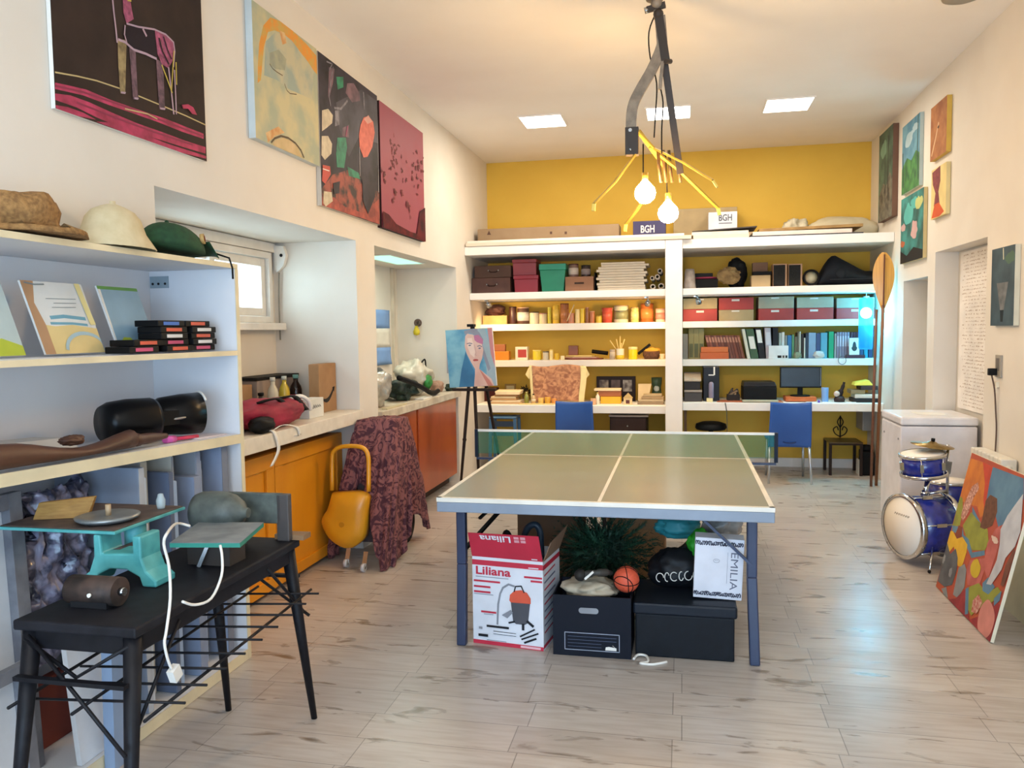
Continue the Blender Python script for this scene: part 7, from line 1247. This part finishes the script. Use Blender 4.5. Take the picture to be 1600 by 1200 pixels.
# blue chairs
BLC = mat('#2f5fae', .4, col2='#2a57a4', scale=3); SIL = mat('#c4c8cc', .3, .8)
def chair_proto(loc, lab):
    t = thing('plastic_chair', lab, 'chair', loc, 0, 'blue plastic chairs at the desks')
    def bk(u, v):
        w_ = .205-.012*v; x = (2*u-1)*w_; z = .36+.455*v-.02*(2*u-1)**2*(v > .9)*0-.015*math.sin(u*PI)*(v**6); return (x, .0+.045*math.sin(v*PI*.9)*-.3+.045*(1-v)*(1-v)+.03*(1-(2*u-1)**2)-.05*v, z)
    MB().grid(bk, 20, 16, BLC, thick=-.014).build('backrest', t)
    MB().grid(lambda u, v: ((2*u-1)*.21, .06+.37*v, .445-.02*math.sin(v*PI)+.006*(2*u-1)**2), 14, 12, BLC, thick=.014).build('seat', t)
    o = MB(); o.tube([(.06*math.cos(a), .036, .412+.014*math.sin(a)) for a in [PI+PI*i/10 for i in range(11)]], .006, mat('#14306a', .5), 6); o.build('grip_slot', t)
    for x in (-.185,.185):
        MB().tube([(x*1.09,-.03,.001),(x*1.0,.055,.40)], [.012,.014], SIL, 10).build('leg', t); MB().tube([(x*1.0,.43,.001),(x*.95,.38,.40)], [.012,.014], SIL, 10).build('leg', t)
    MB().tube([(-.18,.055,.42),(-.18,.40,.42),(.18,.40,.42),(.18,.055,.42)], .011, SIL, 8, True).build('seat_frame', t)
    return t
ch = chair_proto((1.043,8.30,0), 'blue plastic chair with silver legs pulled up to the monitor desk'); dup(ch, (-1.09,8.30,0), 0, 'blue plastic chair at the left desk behind the table tennis table')
# side table, ornament etc
IR = mat('#2e1f18', .5); t = thing('side_table', 'small dark iron side table under the right desk end', 'table', (1.66,8.95,0)); 
MB().box((-.165,-.14,.335), (.165,.22,.35), mat('#5a4420', .35)).build('top', t, None, .003)
for x in (-.15,.15):
    for y in (-.125,.205): MB().box((x-.014,y-.014,.001), (x+.014,y+.014,.3345), IR).build('leg', t, None, .002)
MB().box((-.165,-.14,.318), (.165,-.125,.334), IR).box((-.165,.205,.318), (.165,.22,.334), IR).build('frame', t)
o = MB(); c_ = A(1313,668,Y=9.30); 
for k in (-1,1): o.tube(smooth([V((c_.x,9.305,c_.z-.10)), V((c_.x+.05*k,9.305,c_.z-.07)), V((c_.x+.07*k,9.305,c_.z-.02)), V((c_.x+.035*k,9.305,c_.z+.01)), V((c_.x+.02*k,9.305,c_.z-.03))]), .006, IR, 6); o.tube(smooth([V((c_.x,9.305,c_.z+.12)), V((c_.x+.03*k,9.305,c_.z+.06)), V((c_.x+.0,9.305,c_.z+.0))]), .006, IR, 6)
o.tube([(c_.x,9.305,c_.z-.11),(c_.x,9.305,c_.z+.13)], .007, IR, 6); solo(o, 'wall_ornament', 'wrought iron fleur ornament on the yellow wall under the desk', 'ornament')
x0, x1, _ = span(1353, 1366, 660, 9.05); t = thing('electrical_box', 'grey metal electrical box on the wall under the right desk', 'box', (1.9,9.1,.45)); part(MB().box((1.85,8.98,.45), (1.967,9.3,.66), mat('#9a9692', .5)), 'housing', t, .006); part(MB().box((1.86,8.975,.46), (1.96,8.9795,.65), mat('#8a8682', .5)), 'cover_frame', t, .002)
t = thing('shredder', 'black paper bin with dark lid next to the iron side table', 'bin', (1.88,8.9,0)); part(MB().box((1.83,8.85,.001), (1.94,9.05,.25), BLACK), 'bin', t, .006); part(MB().lathe([(.001,.251),(.045,.251),(.05,.27),(.04,.31),(.001,.315)], DARK, 18, Matrix.Translation((1.88,8.93,0))), 'lid', t); solo(MB().hexa([(1.795,8.86,.001),(1.82,8.86,.001),(1.82,9.0,.001),(1.795,9.0,.001),(1.80,8.87,.16),(1.81,8.87,.16),(1.81,9.0,.16),(1.80,9.0,.16)], PAPER), 'paper', 'white paper standing against the black bin under the desk', 'paper')
